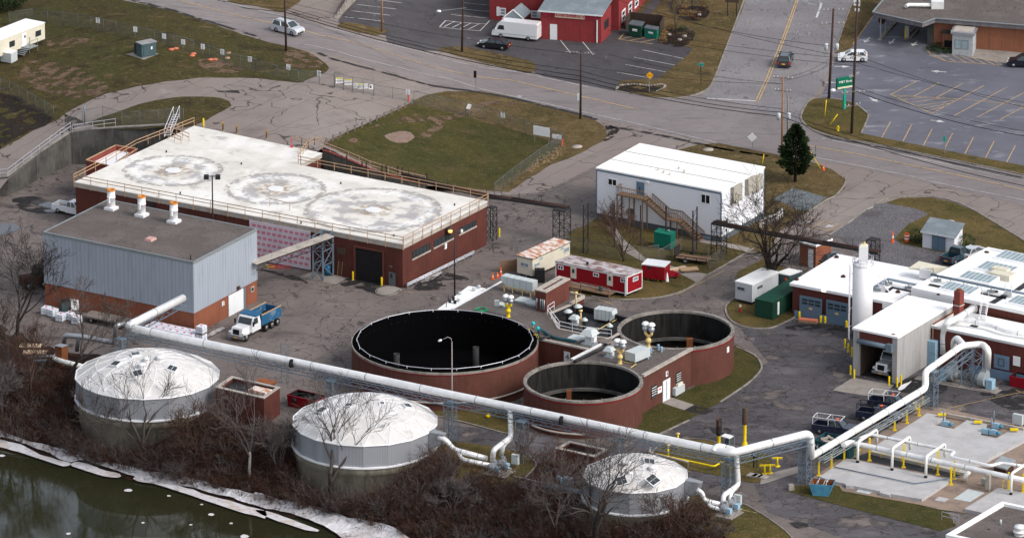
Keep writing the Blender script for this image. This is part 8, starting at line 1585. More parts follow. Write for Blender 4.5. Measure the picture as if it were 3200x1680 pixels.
pc=Bld('porch','small gabled dark porch on the front of the red brick block','porch',Q(2,-60,115),Q(2,80,120),Q(2,140,70),2.9,0);pc.mb().box(.1,.1,0,pc.L-.1,pc.W,2.5).build('wall','brick_brown',pc.o);L,W=pc.L,pc.W;pc.mb().add([(-.2,-.3,2.5),(L+.2,-.3,2.5),(L/2,-.3,3.8),(-.2,W,2.5),(L+.2,W,2.5),(L/2,W,3.8)],[(0,1,2),(5,4,3),(0,2,5,3),(2,1,4,5),(1,0,3,4)]).build('gable_roof','roof_slate',pc.o);m=MB();m.bar((-.2,-.33,2.5),(L/2,-.33,3.85),.12);m.bar((L+.2,-.33,2.5),(L/2,-.33,3.85),.12);m.build('barge_board','frame_white',pc.o);m=MB();pc.fbox(m,'F',.4,L-.5,.1,2.2,.03,0,-.1);m.build('doorway','black',pc.o)
ex=Bld('dental_annex','single storey red brick annex with a slate roof and a long sign board','building',Q(2,215,78),Q(2,672,113),Q(2,748,36),4.3,0);L,W=ex.L,ex.W
ex.mb().box(0,0,0,L,W,4.2).build('wall','brick_dental',ex.o);m=ex.mb();m.add([(-.3,-.35,4.2),(L+.3,-.35,4.2),(L+.3,W+2,5.5),(-.3,W+2,5.5),(-.3,-.35,4.32),(L+.3,-.35,4.32),(L+.3,W+2,5.62),(-.3,W+2,5.62)],[(3,2,1,0),(4,5,6,7),(0,1,5,4),(1,2,6,5),(2,3,7,6),(3,0,4,7)]);m.build('slate_roof','roof_slate',ex.o);m=ex.mb();m.box(-.3,-.4,4.15,L+.3,-.35,4.35);m.build('white_fascia','frame_white',ex.o)
o,r=ex.panel('door','F',Q(2,287,182),Q(2,340,280),M['door_white'],.05,z0=.05);o2,r2=ex.panel('sign_board','F',Q(2,325,92),Q(2,550,146),mat('sign_cream',(.62,.58,.42),.6),.15)
text("Dr. A.S. ROSSI, DDS",.52,M['print_red'],ex.o,((r2[0]+r2[1])/2,-.17,r2[3]-.45),(math.pi/2,0,0));text("NEW YORK DENTAL GROUP",.62,M['print_red'],ex.o,((r2[0]+r2[1])/2,-.17,(r2[2]+r2[3])/2-.05),(math.pi/2,0,0));text("777-1340",.55,M['print_red'],ex.o,((r2[0]+r2[1])/2,-.17,r2[2]+.4),(math.pi/2,0,0))
for a,b in(((695,165),(708,215)),((713,148),(727,198))):ex.window('R',Q(2,*a),Q(2,*b),'steel_dark','glass',1,1,.08)
q=ex.fr('F',Q(2,643,150));MB().bar((q[0],-.1,.1),(q[0],-.1,q[1]),.14).build('downpipe','frame_white',ex.o)
en=T('bin_enclosure','dark timber fence enclosure around the two green dumpsters','enclosure',G(Q(2,860,270),'U'));cs=[G(q,'Z')for q in QL(2,"858,225 890,185 1145,215 1115,272")];
for a,b in zip(cs,cs[1:]):m=MB();m.bar(a+Vec((0,0,.95)),b+Vec((0,0,.95)),.1,1.9);m.build('fence_side','brown_dark',en,world=1)
for(a,b,c,h,mt_,lbl)in((Q(2,880,182),Q(2,972,196),Q(2,998,165),1.9,'green_dark','dark green dumpster with a grey lid and white lettering, left of the pair'),(Q(2,1000,210),Q(2,1092,226),Q(2,1108,203),1.5,'green_box','smaller bright green dumpster, right of the pair')):
    t=Bld('dumpster',lbl,'dumpster',a,b,c,h,0,group='green dumpsters');t.mb().box(0,0,.1,t.L,t.W,h-.15).build('bin_body',M[mt_],t.o);m=t.mb();m.box(-.05,-.05,h-.15,t.L/2-.03,t.W+.05,h);m.box(t.L/2+.03,-.05,h-.15,t.L+.05,t.W+.05,h);m.build('lid','door_grey',t.o);m=t.mb();m.box(t.L*.3,-.03,h*.5,t.L*.7,0,h*.68);m.build('white_print','sign_white',t.o)
    t.mb().box(-.12,.3,h*.5,0,t.W-.3,h*.62).build('lift_pocket',M[mt_],t.o)
Zr=4.3;rp_=[P(q,Zr)for q in QL(3,"790,95 1165,178 1262,142 1931,195 2300,225 2600,-160 900,-160 870,0")]
bk=T('drive_through_building','brick building with a wide dark roof and a drive through canopy','building',P(Q(3,1260,350),0));MB().prism([(p.x,p.y)for p in rp_],Zr-.08,Zr).build('roof','roof_gravel',bk,world=1);MB().prism([(p.x,p.y)for p in off_poly(rp_,.02)],Zr-.6,Zr-.08).build('fascia',mat('fascia_grey',(.13,.12,.13),.7,layers=[('noise',1,(.2,.19,.2),.45,.65,.7)]),bk,world=1)
m=MB()
for a,b in zip(rp_[:4],rp_[1:5]):m.bar((a.x,a.y,Zr+.06),(b.x,b.y,Zr+.06),.2,.12)
m.bar((rp_[0].x,rp_[0].y,Zr+.06),(rp_[7].x,rp_[7].y,Zr+.06),.2,.12);m.build('roof_edge','galv',bk,world=1)
w0,w1=P(Q(3,1250,345),0),P(Q(3,2250,425),0);wd=(w1-w0).to_2d().normalized();wn=Vec((-wd.y,wd.x));MB().prism([w0.to_2d(),w1.to_2d(),w1.to_2d()+wn*14,w0.to_2d()+wn*14],0,Zr-.6).build('wall','brick_bank',bk,world=1)
s_0=P(Q(3,1200,335),0).to_2d();MB().prism([s_0,w0.to_2d()+wn*.02,w0.to_2d()+wn*6,s_0+wn*6],0,Zr-.6).build('stone_pier','old_concrete',bk,world=1)
for x,y in((848,298),(885,248),(925,200)):p=P(Q(3,x,y),0);MB().bar(p,p+Vec((0,0,Zr-.6)),.18).build('column','galv',bk,world=1)
kerb(QL(3,"840,308 870,270 970,160"),'Z',sm=0,w=.6,h=.2);kerb(QL(3,"1030,303 1075,290 1130,230 1110,215 1040,280"),'Z',sm=0,w=.35,h=.2)
m=MB();m.tube([P(Q(3,x,y),Zr+.5)for x,y in((1040,48),(1062,38),(1250,40))],.28,10);m.build('roof_duct','duct',bk,world=1);q=P(Q(3,1278,62),Zr);MB().box(q.x-.9,q.y-.6,Zr,q.x+.9,q.y+.6,Zr+1.1).build('duct_box','duct',bk,world=1)
bw=Bld('bay_window','grey box bay with a tinted window on the brick drive through wall','bay window',Q(3,1392,240),Q(3,1546,255),Q(3,1572,200),3.4,0);bw.mb().box(0,0,0,bw.L,bw.W+.5,3.1).build('wall','frp_grey',bw.o);bw.mb().box(-.25,-.25,3.1,bw.L+.25,bw.W+.4,3.45).build('roof','duct_dull',bw.o);bw.mb().box(.1,.1,3.45,bw.L-.1,bw.W+.2,3.5).build('roof_felt','coping',bw.o);bw.window('F',Q(3,1410,296),Q(3,1514,374),'galv','glass_sky',2,1,.1)
p=P(Q(3,1355,360),0);o=T('brick_enclosure','low brick box with a dark opening left of the grey bay','enclosure',p,bw.rz);MB().box(-.7,-.4,0,.9,.6,2.2).build('wall','brick_bank',o);MB().box(-.85,-.5,2.2,1.0,.7,2.5).build('cap','steel_dark',o);MB().box(-.4,-.44,.2,.8,-.4,1.2).build('opening','black',o)
for i,(x,y,lbl)in enumerate(((1035,295,'yellow bollard at the left of the drive through island'),(1063,285,'yellow bollard at the right of the drive through island'))):bollard(Q(3,x,y),lbl,h=1.6,r=.09)
p=P(Q(3,1048,292),0);o=T('pay_terminal','grey drive through terminal with a square red and white sign','terminal',p,bw.rz);MB().box(-.3,-.2,0,.3,.3,1.9).build('terminal_box','duct_dull',o);MB().box(-.5,-.25,2.6,.5,-.2,3.6).build('sign_panel','sign_white',o);MB().bar((0,0,1.8),(0,0,2.8),.08).build('sign_post','galv',o);MB().lathe(0,0,[(.001,0)],3);m=MB();m.M=Matrix.Translation((0,-.26,3.1))@Matrix.Rotation(math.pi/2,4,'X');m.disc(0,0,.005,.38,16);m.build('red_disc','print_red',o)
p=P(Q(3,860,170),0);o=T('no_entry_sign','round dark red sign hanging at the canopy edge','sign',P(Q(3,860,156),2.6));m=MB();m.M=Matrix.Rotation(math.pi/2,4,'X');m.lathe(0,0,[(.001,-.03),(.55,-.03),(.55,.03),(.001,.03)],16,flat=True);m.build('disc','rust_dark',o);MB().bar((0,0,.5),(0,0,1.1),.06).build('hanger','galv',o)
def upole(label,px,top,mt='pole_wood',arms=(),cans=(),r=.17,s='U'):
    p=G(px,s);h=(px[1]-top[1])/(20.4+px[1]*.0022*1.0);q=onplane(top,p,1,0);o=T('utility_pole',label,'utility pole',p,0,'utility poles');MB().tube([(0,0,-.2),(q.x-p.x,0,q.z-p.z)],[r,r*.7],8).build('pole',M[mt],o);hz=q.z-p.z;lean=(q.x-p.x)/hz
    for dz,w_,a_ in arms:
        d=Vec((math.cos(a_),math.sin(a_),0))*w_;c=Vec((lean*(hz-dz),0,hz-dz));MB().bar(c-d,c+d,.13).build('crossarm','timber_grey',o)
        for t_ in(-.95,-.55,.55,.95):k=c+d*t_;MB().cyl(k.x,k.y,k.z,k.z+.28,.06,6).build('insulator','ac_grey',o)
    for dz,dx in cans:c=Vec((lean*(hz-dz)+dx,-.1,hz-dz));m=MB();m.lathe(c.x,c.y,[(.001,c.z-.5),(.27,c.z-.48),(.27,c.z+.4),(.2,c.z+.48),(.001,c.z+.5)],10);m.build('transformer_can','ac_grey',o)
    return o
upole('dark utility pole at the roadside by the silver SUV',Q(1,228,390),Q(1,210,-200));upole('plain greenish utility pole between the dental lots',Q(1,950,242),Q(1,948,-220),mt='pole_tan');upole('thick brown utility pole on the grass beside the black saloon',Q(1,1553,393),Q(1,1566,-120));upole('bare dark utility pole at the corner of the brown verge',Q(2,516,897),Q(2,521,380))
upole('tall black utility pole with two crossarms and grey cans at the asphalt lot entrance',Q(3,459,745),Q(3,494,68),arms=((.25,1.4,.1),(2.2,1.6,.1)),cans=((5.5,-.75),(5.5,.75)),r=.2);upole('tallest black utility pole on the grass island, with slanted crossarms',Q(3,630,1008),Q(3,678,-60),arms=((9.2,1.1,.9),(12.0,1.1,.9),(14.5,1.6,.2),(16.3,1.2,.5)),r=.2)
upole('tan utility pole with two grey transformers behind the conifer',Q(3,105,1195),Q(3,113,580),mt='pole_tan',arms=((.2,1.35,-.25),(2.0,1.1,-.25)),cans=((5.6,-.5),(5.6,.85)));upole('short grey pole beside the tan utility pole',Q(3,150,1180),Q(3,150,720),mt='timber_grey')
p=G(Q(2,505,765),'U')
o=T('meter_box','grey meter box strapped to the bare dark utility pole','meter box',P(Q(2,503,735),2.2));MB().box(-.2,-.25,-.4,.2,0,.6).build('box','ac_grey',o);MB().box(.2,-.2,-.1,.45,-.1,.1).build('strap','galv',o)
wl=T('overhead_wires','dark overhead wires strung between the utility poles','wires',P((1815,225),7))
def wire(a,za,b,zb,sag=1.0,r=.035):
    A,B_=P(a,za),P(b,zb);MB().tube([A.lerp(B_,k/16)-Vec((0,0,4*sag*(k/16)*(1-k/16)))for k in range(17)],r,4,caps=False).build('wire','black',wl,world=1)
for(a,za,b,zb,sg,r)in(((300,-75),6.5,(889,38),6.3,.8,.05),((300,-90),7,(889,28),6.8,.8,.035),((889,38),6.3,(1815,252),6.0,1.0,.06),((889,30),6.7,(1815,238),6.6,1.0,.045),((889,22),7.0,(1815,222),7.2,1.0,.035),((889,5),7.8,(1816,170),9,.8,.025),
 ((1815,252),6,(2446,364),6.0,.6,.05),((1815,238),6.6,(2446,352),6.6,.7,.045),((1815,222),7.2,(2446,340),7.1,.7,.035),((1816,205),8,(2446,262),9.5,.6,.025),((2446,366),6.0,(3350,610),6.0,.9,.05),((2446,352),6.6,(3350,590),6.8,.9,.035),
 ((2667,283),6.2,(3350,445),6.2,1.0,.05),((2667,270),6.8,(3350,432),6.6,.9,.03),((2672,172),10.5,(3350,365),9.5,.8,.03),((2672,195),9.5,(3350,345),10,.6,.03),((2598,170),8,(1900,-10),8,.6,.03),((2600,145),9,(2050,45),9,.5,.03),((2665,205),9.5,(1900,95),9.5,.5,.025),((2670,185),10,(1900,80),10,.5,.025),((2595,185),7.5,(2449,243),9.5,.4,.025),((2595,200),7,(2449,252),9,.4,.025),((2446,262),9.4,(1900,170),9,.6,.025),((2600,100),10.5,(2672,190),10,.2,.03)):wire(a,za,b,zb,sg,r)
for a,b,lbl in((Q(3,440,755),Q(3,428,882),'yellow guy wire guard beneath the black pole with two crossarms'),(Q(3,525,862),Q(3,463,948),'yellow guy wire guard lying slanted on the grass island'),(Q(3,312,1130),Q(3,395,1272),'bold yellow guy wire guard slanting beside the conifer'),(Q(2,1900,1165),Q(2,1885,1245),'thin yellow marker pole behind the white office roof')):
    B_=G(b,'U');A=onplane(a,B_,1,0);tag(MB().tube([B_,A],.07,6).build('guy_guard','safety_yellow',loc=B_),lbl,'guy wire guard')
p=P(Q(1,1470,78),7.5);o=T('street_lamp','pale street lamp head on a thin arm from the thick brown pole','street lamp',p);m=MB();m.ball((-1.7,0,-.15),.35,10,6,.5);m.build('lamp_head','metal_white',o);MB().bar((-1.5,0,-.1),(2.2,0,.35),.06).build('arm','galv',o)
p=P(Q(3,540,680),7.0);o=T('street_lamp','pale street lamp head on an arm from the tallest black pole','street lamp',p);MB().ball((-.9,0,0),.38,10,6,.5).build('lamp_head','metal_white',o);MB().bar((-.7,0,0),(2.2,0,-.2),.06).build('arm','galv',o)
def sign(label,base,top,panel,mt,rz=-.25,w=.75,h=.75,dia=False,post='galv',s='U',name='road_sign',txt=None,tm='black',cat='sign'):
    p=G(base,s);q=onplane(top,p,1,0);H_=q.z-p.z;o=T(name,label,cat,p,rz);MB().bar((0,0,-.1),(q.x-p.x,0,H_),.09).build('post',M[post],o);m=MB();m.M=Matrix.Translation((q.x-p.x,-.08,H_-h*.5))
    if dia:m.M=m.M@Matrix.Rotation(math.pi/4,4,'Y')
    m.box(-w/2,-.02,-h/2,w/2,.02,h/2);m.build(panel,M[mt],o)
    if txt:text(txt,h*.5,M[tm],o,(q.x-p.x,-.12,H_-h*.5),(math.pi/2,0,0))
    return o
simple('sign_orange',(.85,.38,.01),.5,n=.05);simple('sign_green',(.01,.3,.2),.5);simple('bank_green',(.005,.13,.07),.5)
sign('orange yellow diamond warning sign by the stone ringed bed',Q(2,1035,705),Q(2,1040,548),'panel','sign_orange',w=.78,h=.78,dia=True);o=sign('green street name sign over the back of a grey octagon sign',Q(2,1426,640),Q(2,1424,480),'street_name','sign_green',w=.9,h=.25,post='steel_dark');m=MB();m.M=Matrix.Translation((0,.0,1.55*1.9))@Matrix.Rotation(math.pi/2,4,'X');m.lathe(0,0,[(.001,0),(.4,0),(.4,.03),(.001,.03)],8,flat=True);m.build('octagon_back','galv',o)
sign('white diamond sign on a folding stand beyond the white office roof',Q(2,1820,1140),Q(2,1812,1010),'panel','sign_white',w=.95,h=.95,dia=True);sign('stacked black route marker signs seen from behind beside the road',Q(1,1663,695),Q(1,1653,535),'panel','black',w=.4,h=1.0);sign('green parking sign at the edge of the asphalt lot',Q(3,1332,1160),Q(3,1331,1028),'panel','sign_green',w=.32,h=.75);sign('plain grey sign post right of the conifer',Q(3,360,1212),Q(3,360,1095),'panel','galv',w=.18,h=.9)
o=sign('white route shield sign numbered 434 with an arrow plate above the verge',Q(3,672,150),Q(3,672,-10),'panel','sign_white',w=.95,h=1.1,post='steel_dark');text('434',.5,M['black'],o,(0,-.13,2.55),(math.pi/2,0,0));MB().box(-.35,-.12,1.3,.35,-.08,1.75).build('arrow_plate','sign_white',o)
p=G(Q(2,1660,125),'U');o=T('billboard_back','dark sign frame on two posts at the top of the corner grass','sign',p,-.2);
for x in(-.65,.65):MB().bar((x,0,0),(x,0,3.5),.14).build('post','steel_dark',o)
MB().box(-1,-.1,2.1,1,0,4.2).build('panel','brown_dark',o)
p=G(Q(3,575,825),'U');o=T('pylon_sign','green bank sign with white lettering on a bright green post','sign',p,rad(28));MB().box(-.18,-.15,0,.18,.15,3.2).build('post','sign_green',o);MB().box(-1.3,-.2,3.1,1.3,.2,4.7).build('sign_box','bank_green',o);MB().box(-1.25,-.22,3.15,1.25,-.2,3.4).build('pale_stripe','sign_cream',o);text('M&T Bank',.5,M['sign_white'],o,(0,-.23,4.1),(math.pi/2,0,0))
p=G(Q(3,528,992),'U');o=T('fire_hydrant','yellow fire hydrant on the grass island','hydrant',p);MB().lathe(0,0,[(.2,0),(.2,.06),(.13,.1),(.13,.6),(.17,.63),(.14,.78),(.001,.85)],12).build('barrel','safety_yellow',o);MB().bar((-.25,0,.5),(.25,0,.5),.12).build('nozzle','safety_yellow',o)
p=P(Q(6,1720,1000),0);o=T('fire_hydrant','red fire hydrant with a grey top by the green container','hydrant',p);MB().lathe(0,0,[(.2,0),(.14,.1),(.14,.7),(.001,.75)],12).build('barrel','trailer_red',o);MB().lathe(0,0,[(.18,.7),(.15,.95),(.001,1.05)],12).build('cap','coping',o)
mat('paint_ghost',(.3,.295,.29),.9,alpha=(1.5,.4,.55))
p=G(Q(3,312,25),'U');o=text('ONLY',1.0,M['paint_ghost'],None,(p.x,p.y,p.z+.08),(0,0,rad(-10)),'road_lettering',.001);o.scale=(1.5,3.4,1);o['kind']='structure'
p=G(Q(3,240,258),'U');o=text('ONLY',1.0,M['paint_ghost'],None,(p.x,p.y,p.z+.08),(0,0,rad(-10)),'road_lettering',.001);o.scale=(1.3,3.0,1);o['kind']='structure'
stripe('road_markings',[QL(3,"296,215 300,185 235,180 225,200")],.25,M['paint_ghost'],.07,'U')
p=G(Q(2,515,402),'U');o=text('RESERVED',1.0,M['paint_ghost'],None,(p.x,p.y,p.z+.08),(0,0,rad(-6)),'lot_lettering',.001);o.scale=(1.0,1.5,1);o['kind']='structure'
rw=[G(q,'U')for q in QL(1,"610,148 700,60 800,-40")];strip_wall('retaining_wall','low stained concrete wall of the ramp between road and dental lot',rw,[rw[0].z+.2,rw[1].z+1.2,rw[2].z+1.9],.5,-.3+rw[0].z*0,'concrete');railing('metal_railing','dark railing on the ramp wall at the top of the picture','railing',[rw[0]+Vec((0,0,.5)),rw[1]+Vec((0,0,1.3)),rw[2]+Vec((0,0,2.0))],.9,1.5,'brown_dark')
simple('tote_white',(.66,.68,.74),.5,n=.12)
tt=T('ibc_tote','x','tote',(0,0,0));m=MB();m.box(-.48,-.55,.18,.48,.55,1.05);m.build('plastic_tank','tote_white',tt)
m=MB()
for z in(.2,.6):
    for a,b in(((-.5,-.57),(.5,-.57)),((.5,-.57),(.5,.57)),((.5,.57),(-.5,.57)),((-.5,.57),(-.5,-.57))):m.bar((*a,z),(*b,z),.03)
for x,y in((-.5,-.57),(0,-.57),(.5,-.57),(.5,0),(.5,.57),(-.5,.57),(-.5,0)):m.bar((x,y,.15),(x,y,1.0),.02)
m.build('cage','galv',tt);MB().lathe(0,0,[(.13,1.04),(.13,1.12),(.001,1.13)],10).build('red_cap','print_red',tt);MB().box(-.5,-.57,0,.5,.57,.14).build('pallet','timber_grey',tt)
sp=[];la=[];wu=P(Q(4,1130,1160),0);u_=Vec((math.cos(g.rz),math.sin(g.rz),0));v_=Vec((-u_.y,u_.x,0));ords=('first','second','third','fourth','fifth','sixth','seventh','eighth')
for r_ in range(2):
    for k in range(7):
        sp.append((wu+u_*1.06*k+v_*1.2*r_,g.rz));la.append(f"white caged liquid tote, {ords[k]} from the left in the {'front' if r_==0 else 'rear'} row")
for z_ in(0,1.12):sp.append((wu+u_*1.06*7+v_*.7+Vec((0,0,z_)),g.rz));la.append('white caged liquid tote at the right end of the rows, '+('bottom' if z_==0 else 'top')+' of its stack')
for x,y,z_,c_ in((350,1020,0,'leftmost by the tree'),(400,1035,0,'second from the tree'),(460,1070,0,'third from the tree, nearest the camera'),(530,1060,0,'beside the grey platform, left one'),(580,1090,0,'beside the grey platform, right one')):sp.append((P(Q(4,x,y),z_),g.rz+RU(-.2,.2)));la.append('worn grey caged tote in the loose cluster, '+c_)
place(tt,sp,la,'caged liquid totes')
p=P(Q(4,565,985),0);o=T('white_tote','clean white cube tank standing behind the loose totes','tank',p,.2);MB().box(-.55,-.55,.2,.55,.55,1.5).build('tank_body','sign_white',o);MB().box(-.6,-.6,0,.6,.6,.2).build('pallet','timber_grey',o)
p=P(Q(4,490,990),0);o=T('dark_bin','dark lidded bin behind the loose totes','bin',p,.2);MB().frustum(0,0,0,1.3,.8,.8,1.0,1.0).build('bin_body','cabinet_teal',o);MB().box(-.5,-.5,1.3,.5,.5,1.4).build('lid','roof_black',o)
fbp=P(Q(4,640,1075),0);o=T('flatbed_trailer','long grey timber flatbed standing below the clad building','flatbed trailer',fbp,g.rz);MB().box(-.3,-.2,.75,6.6,2.0,.95).build('plank_bed','timber_grey',o);MB().box(0,.4,.5,6.3,.6,.75).build('chassis_beam','rust_dark',o);MB().box(0,1.2,.5,6.3,1.4,.75).build('chassis_beam','rust_dark',o)
for x in(1.0,5.2):wheel(o,x,0,.38,.3);wheel(o,x,1.8,.38,.3)
for i,(x,y,w_,lbl)in enumerate(((230,1262,2.7,'stack of pale planks on the ground below the bare trees, upper one'),(265,1312,3.0,'flat pale board below the bare trees, lower one'))):
    p=G(Q(4,x,y),'L');o=T('plank_stack',lbl,'planks',p,rad(-3));MB().box(-w_/2,-.6,.1,w_/2,.6,.25).build('top_planks','timber_pale',o);MB().box(-w_/2+.2,-.5,-.3,w_/2-.2,.5,.1).build('lower_planks','timber_deck',o)
for i,(a,b)in enumerate((((600,580),(1060,560)),((640,655),(900,640)))):A,B_=G(d4(*a),'L',.3),G(d4(*b),'L',.3);tag(MB().tube([A,B_],.14,8).build('scrap_pipe','blue_unit',loc=A),('longer pale scrap pipe lying left of the fan housing','shorter pale scrap pipe lying below the longer one')[i],'pipe')
for i,(k,s_,mt_,of)in enumerate(((8,"-60,548 0,562 190,625 380,675 560,720 760,760 960,825 1150,865 1400,905 1600,956 1931,1036 2050,1067 2050,1150 1931,1120 1650,1040 1400,975 1250,960 1050,930 1010,900 900,870 750,812 600,778 530,798 380,732 200,662 0,602 -60,590",'ice',.3),(8,"-60,600 0,615 150,660 300,730 480,780 535,805 480,822 380,792 230,742 100,702 0,672 -60,650",'ice_thin',.22),(8,"540,802 600,790 750,840 900,880 890,907 780,897 640,852 545,822",'ice_thin',.22),
 (8,"1010,905 1200,930 1400,985 1650,1060 1931,1140 2000,1160 2000,1215 1931,1195 1750,1150 1550,1080 1350,1010 1150,950 1040,935",'ice_thin',.22),(9,"-10,1022 250,1092 500,1142 700,1212 950,1255 1080,1318 1180,1430 900,1500 700,1400 600,1325 400,1225 200,1162 0,1112",'ice',.3),(9,"0,1150 50,1190 300,1280 420,1312 475,1306 330,1245 100,1165",'ice_thin',.22))):
    sheet('river_ice',QL(k,s_),M[mt_],of,'I',sm=2,jag=.1)
for x,y,w_ in((970,993,.7),(1080,1238,.35),(1440,1253,.3),(1745,1242,.35),(515,1320,.5),(1845,1340,.9),(1520,1100,.3),(15,732,.5),(1275,1035,.4),(1590,1175,.6)):
    c=P(Q(8,x,y),WATER);n=7;w_*=.7;sheet_w('ice_floe',[Vec((c.x+w_*RU(.7,1.3)*math.cos(2*math.pi*k/n),c.y+w_*RU(.8,1.6)*math.sin(2*math.pi*k/n)))for k in range(n)],M['ice_thin'],WATER+.05)
simple('bark_dark',(.032,.025,.022),1,n=.4,sc=3);simple('bark_grey',(.085,.07,.064),1,n=.4,sc=3);simple('bark_pale',(.4,.36,.33),1,n=.5,sc=4);simple('twig_brown',(.085,.052,.04),1,n=.4,sc=3);simple('twig_red',(.07,.034,.025),1,n=.4,sc=3);simple('twig_grey',(.115,.098,.094),1,n=.4,sc=3)
def rnd_perp(d):
    v=Vec((random.gauss(0,1),random.gauss(0,1),random.gauss(0,1)));v-=d*v.dot(d);return v.normalized()
def grow(m,p,d,L,r,depth,spread,up,ratio=.72):
    n=3;pts=[p];rs=[r];dd=d.copy()
    for i in range(n):
        dd=(dd+rnd_perp(dd)*.16+Vec((0,0,up*.12))).normalized();p=p+dd*L/n;pts.append(p);rs.append(max(.02,r*(1-.45*(i+1)/n)))
    m.tube(pts,rs,5 if r>.08 else 3,caps=False,smooth=r>.05)
    if depth==0:return
    k=3 if depth>1 else 4
    for j in range(k):
        i=n if j<2 else random.choice((1,2));nd=(dd+rnd_perp(dd)*spread*RU(.7,1.25)).normalized()
        if nd.z<-.1:nd.z=.05
        grow(m,pts[i],nd,L*ratio*RU(.75,1.15),rs[i]*.68,depth-1,spread,up,ratio)
def tree(label,base,h,spread=.75,seed=1,trunk='bark_dark',twig='bark_grey',depth=5,r=.2,lean=(0,0),forks=3,tl=.28,up=.4,s='L',group=None):
    random.seed(seed);p=G(base,s);o=T('bare_tree',label,'tree',p,0,group);t=MB();d=Vec((lean[0],lean[1],1)).normalized();pts=[Vec((0,0,-.3))];q=Vec((0,0,0));n=4
    for i in range(n):q=q+(d+rnd_perp(d)*.08)*h*tl/n;pts.append(q)
    t.tube(pts,[r*1.3,r*1.05,r,r*.95,r*.9],8);t.build('trunk',M[trunk],o);m=MB()
    for j in range(forks):
        nd=(d+rnd_perp(d)*spread*.75+Vec((0,0,.2))).normalized();grow(m,q if j<2 else pts[3],nd,h*.34,r*.75,depth,spread,up,.76)
    m.build('crown',M[twig],o);return o
GB='bare trees on the river bank'
for(label,px,h,kw)in(('tall bare tree at the far left edge beside the clad building',Q(4,130,1235),12.5,dict(twig='bark_dark',seed=3,r=.24,spread=.7)),('dark bare tree leaning right over the left duct',Q(8,470,210),9.5,dict(seed=4,r=.2,lean=(.55,0),spread=.6,tl=.5)),
 ('V forked bare tree in front of the far left dome',Q(8,1075,745),12,dict(seed=5,r=.3,spread=.6,up=.5,tl=.12,forks=4,depth=4)),('slender bare sapling leaning left before the far left dome',Q(8,850,750),8,dict(seed=6,r=.11,depth=4,spread=.45,lean=(-.4,0))),
 ('bare tree standing before the middle dome',Q(9,555,1125),13.5,dict(seed=8,r=.3,spread=.7,tl=.33,depth=4,forks=4)),('pale barked birch between the far left and middle domes',Q(8,1885,880),11,dict(seed=9,r=.18,trunk='bark_pale',twig='twig_grey',spread=.5,depth=4)),
 ('wide bare tree with crooked limbs before the smallest dome',Q(10,640,1420),13,dict(seed=11,r=.36,spread=.85,tl=.25,forks=5,up=.25,depth=4)),('slim bare tree at the left shoulder of the smallest dome',Q(10,590,1200),9,dict(seed=12,r=.17,spread=.5,depth=4)),
 ('low spreading thorny tree right of the middle dome',Q(9,1480,1180),5,dict(seed=13,r=.13,spread=1.0,tl=.1,forks=5,twig='twig_grey')),('bare tree leaning in from the left edge above the ice',Q(8,60,160),9,dict(seed=14,r=.16,spread=.6)),
 ('bare tree in the thicket below the plank stacks',Q(8,230,330),8,dict(seed=15,r=.14,spread=.6,twig='twig_brown')),('many stemmed bare tree at the left end of the ice shelf',Q(8,20,450),7,dict(seed=16,r=.12,spread=.7,tl=.1,forks=5,twig='twig_grey')),
 ('scrubby bare tree below the kiosk beside the far left dome',Q(8,1500,760),7,dict(seed=17,r=.12,spread=.7,tl=.1,forks=5,twig='twig_brown')),('scrubby bare tree at the left foot of the middle dome',Q(9,170,900),7,dict(seed=18,r=.12,spread=.6,tl=.12,forks=4,twig='twig_grey')),
 ('bare tree in the thicket left of the kiosk by the smallest dome',Q(10,120,1180),8,dict(seed=19,r=.13,spread=.6,twig='twig_brown')),('bare tree at the bottom edge below the smallest dome',Q(10,330,1380),8,dict(seed=20,r=.14,spread=.7,twig='twig_grey')),('short bare tree right of the smallest dome base',Q(10,1180,1330),5,dict(seed=21,r=.11,spread=.8,tl=.1,forks=4,twig='twig_brown'))):
    tree(label,px,h,group=GB,**kw)
tree('large bare tree over the caravan and green container',Q(7,12,830),12,seed=31,r=.38,spread=.9,tl=.24,forks=6,up=.2,s='Z',twig='bark_dark');tree('dense twiggy bare tree on the lawn before the white office',Q(6,840,620),7.0,seed=32,r=.13,spread=.7,tl=.08,forks=6,twig='twig_brown',up=.3,s='Z',depth=4);tree('smaller twiggy bare tree under the timber stair landing',Q(6,770,420),5,seed=33,r=.09,spread=.7,tl=.08,forks=5,twig='twig_brown',depth=4,s='Z')
tree('slim bare tree in the round planting bed by the dumpsters',Q(2,1237,275),6,seed=34,r=.08,spread=.5,depth=4,s='U');tree('slim bare tree in the upper planting bed at the top edge',Q(2,1362,75),6,seed=35,r=.08,spread=.5,depth=4,s='U')
random.seed(77)
blocked=[(D_[1],D_[2]+.5)for D_ in(D1,D2,D3)]
def spray(m,p,h,n,wd,mi):
    m.mat(mi)
    for _ in range(n):
        a=RU(0,6.283);d=Vec((math.cos(a)*wd,math.sin(a)*wd,1)).normalized();L=h*RU(.6,1.1);q=p.copy();w=.028
        for i in range(4):
            d=(d+rnd_perp(d)*.25).normalized();q2=q+d*L/4;s_=rnd_perp(d)*w*(1-i*.2);m.add([q-s_,q+s_,q2+s_*.8,q2-s_*.8],[(0,1,2,3)])
            for _k in range(2):
                e=(d+rnd_perp(d)*.8).normalized();q3=q2+e*L*RU(.15,.35);s2=rnd_perp(e)*.016;m.add([q2-s2,q2+s2,q3+s2*.5,q3-s2*.5],[(0,1,2,3)])
            q=q2
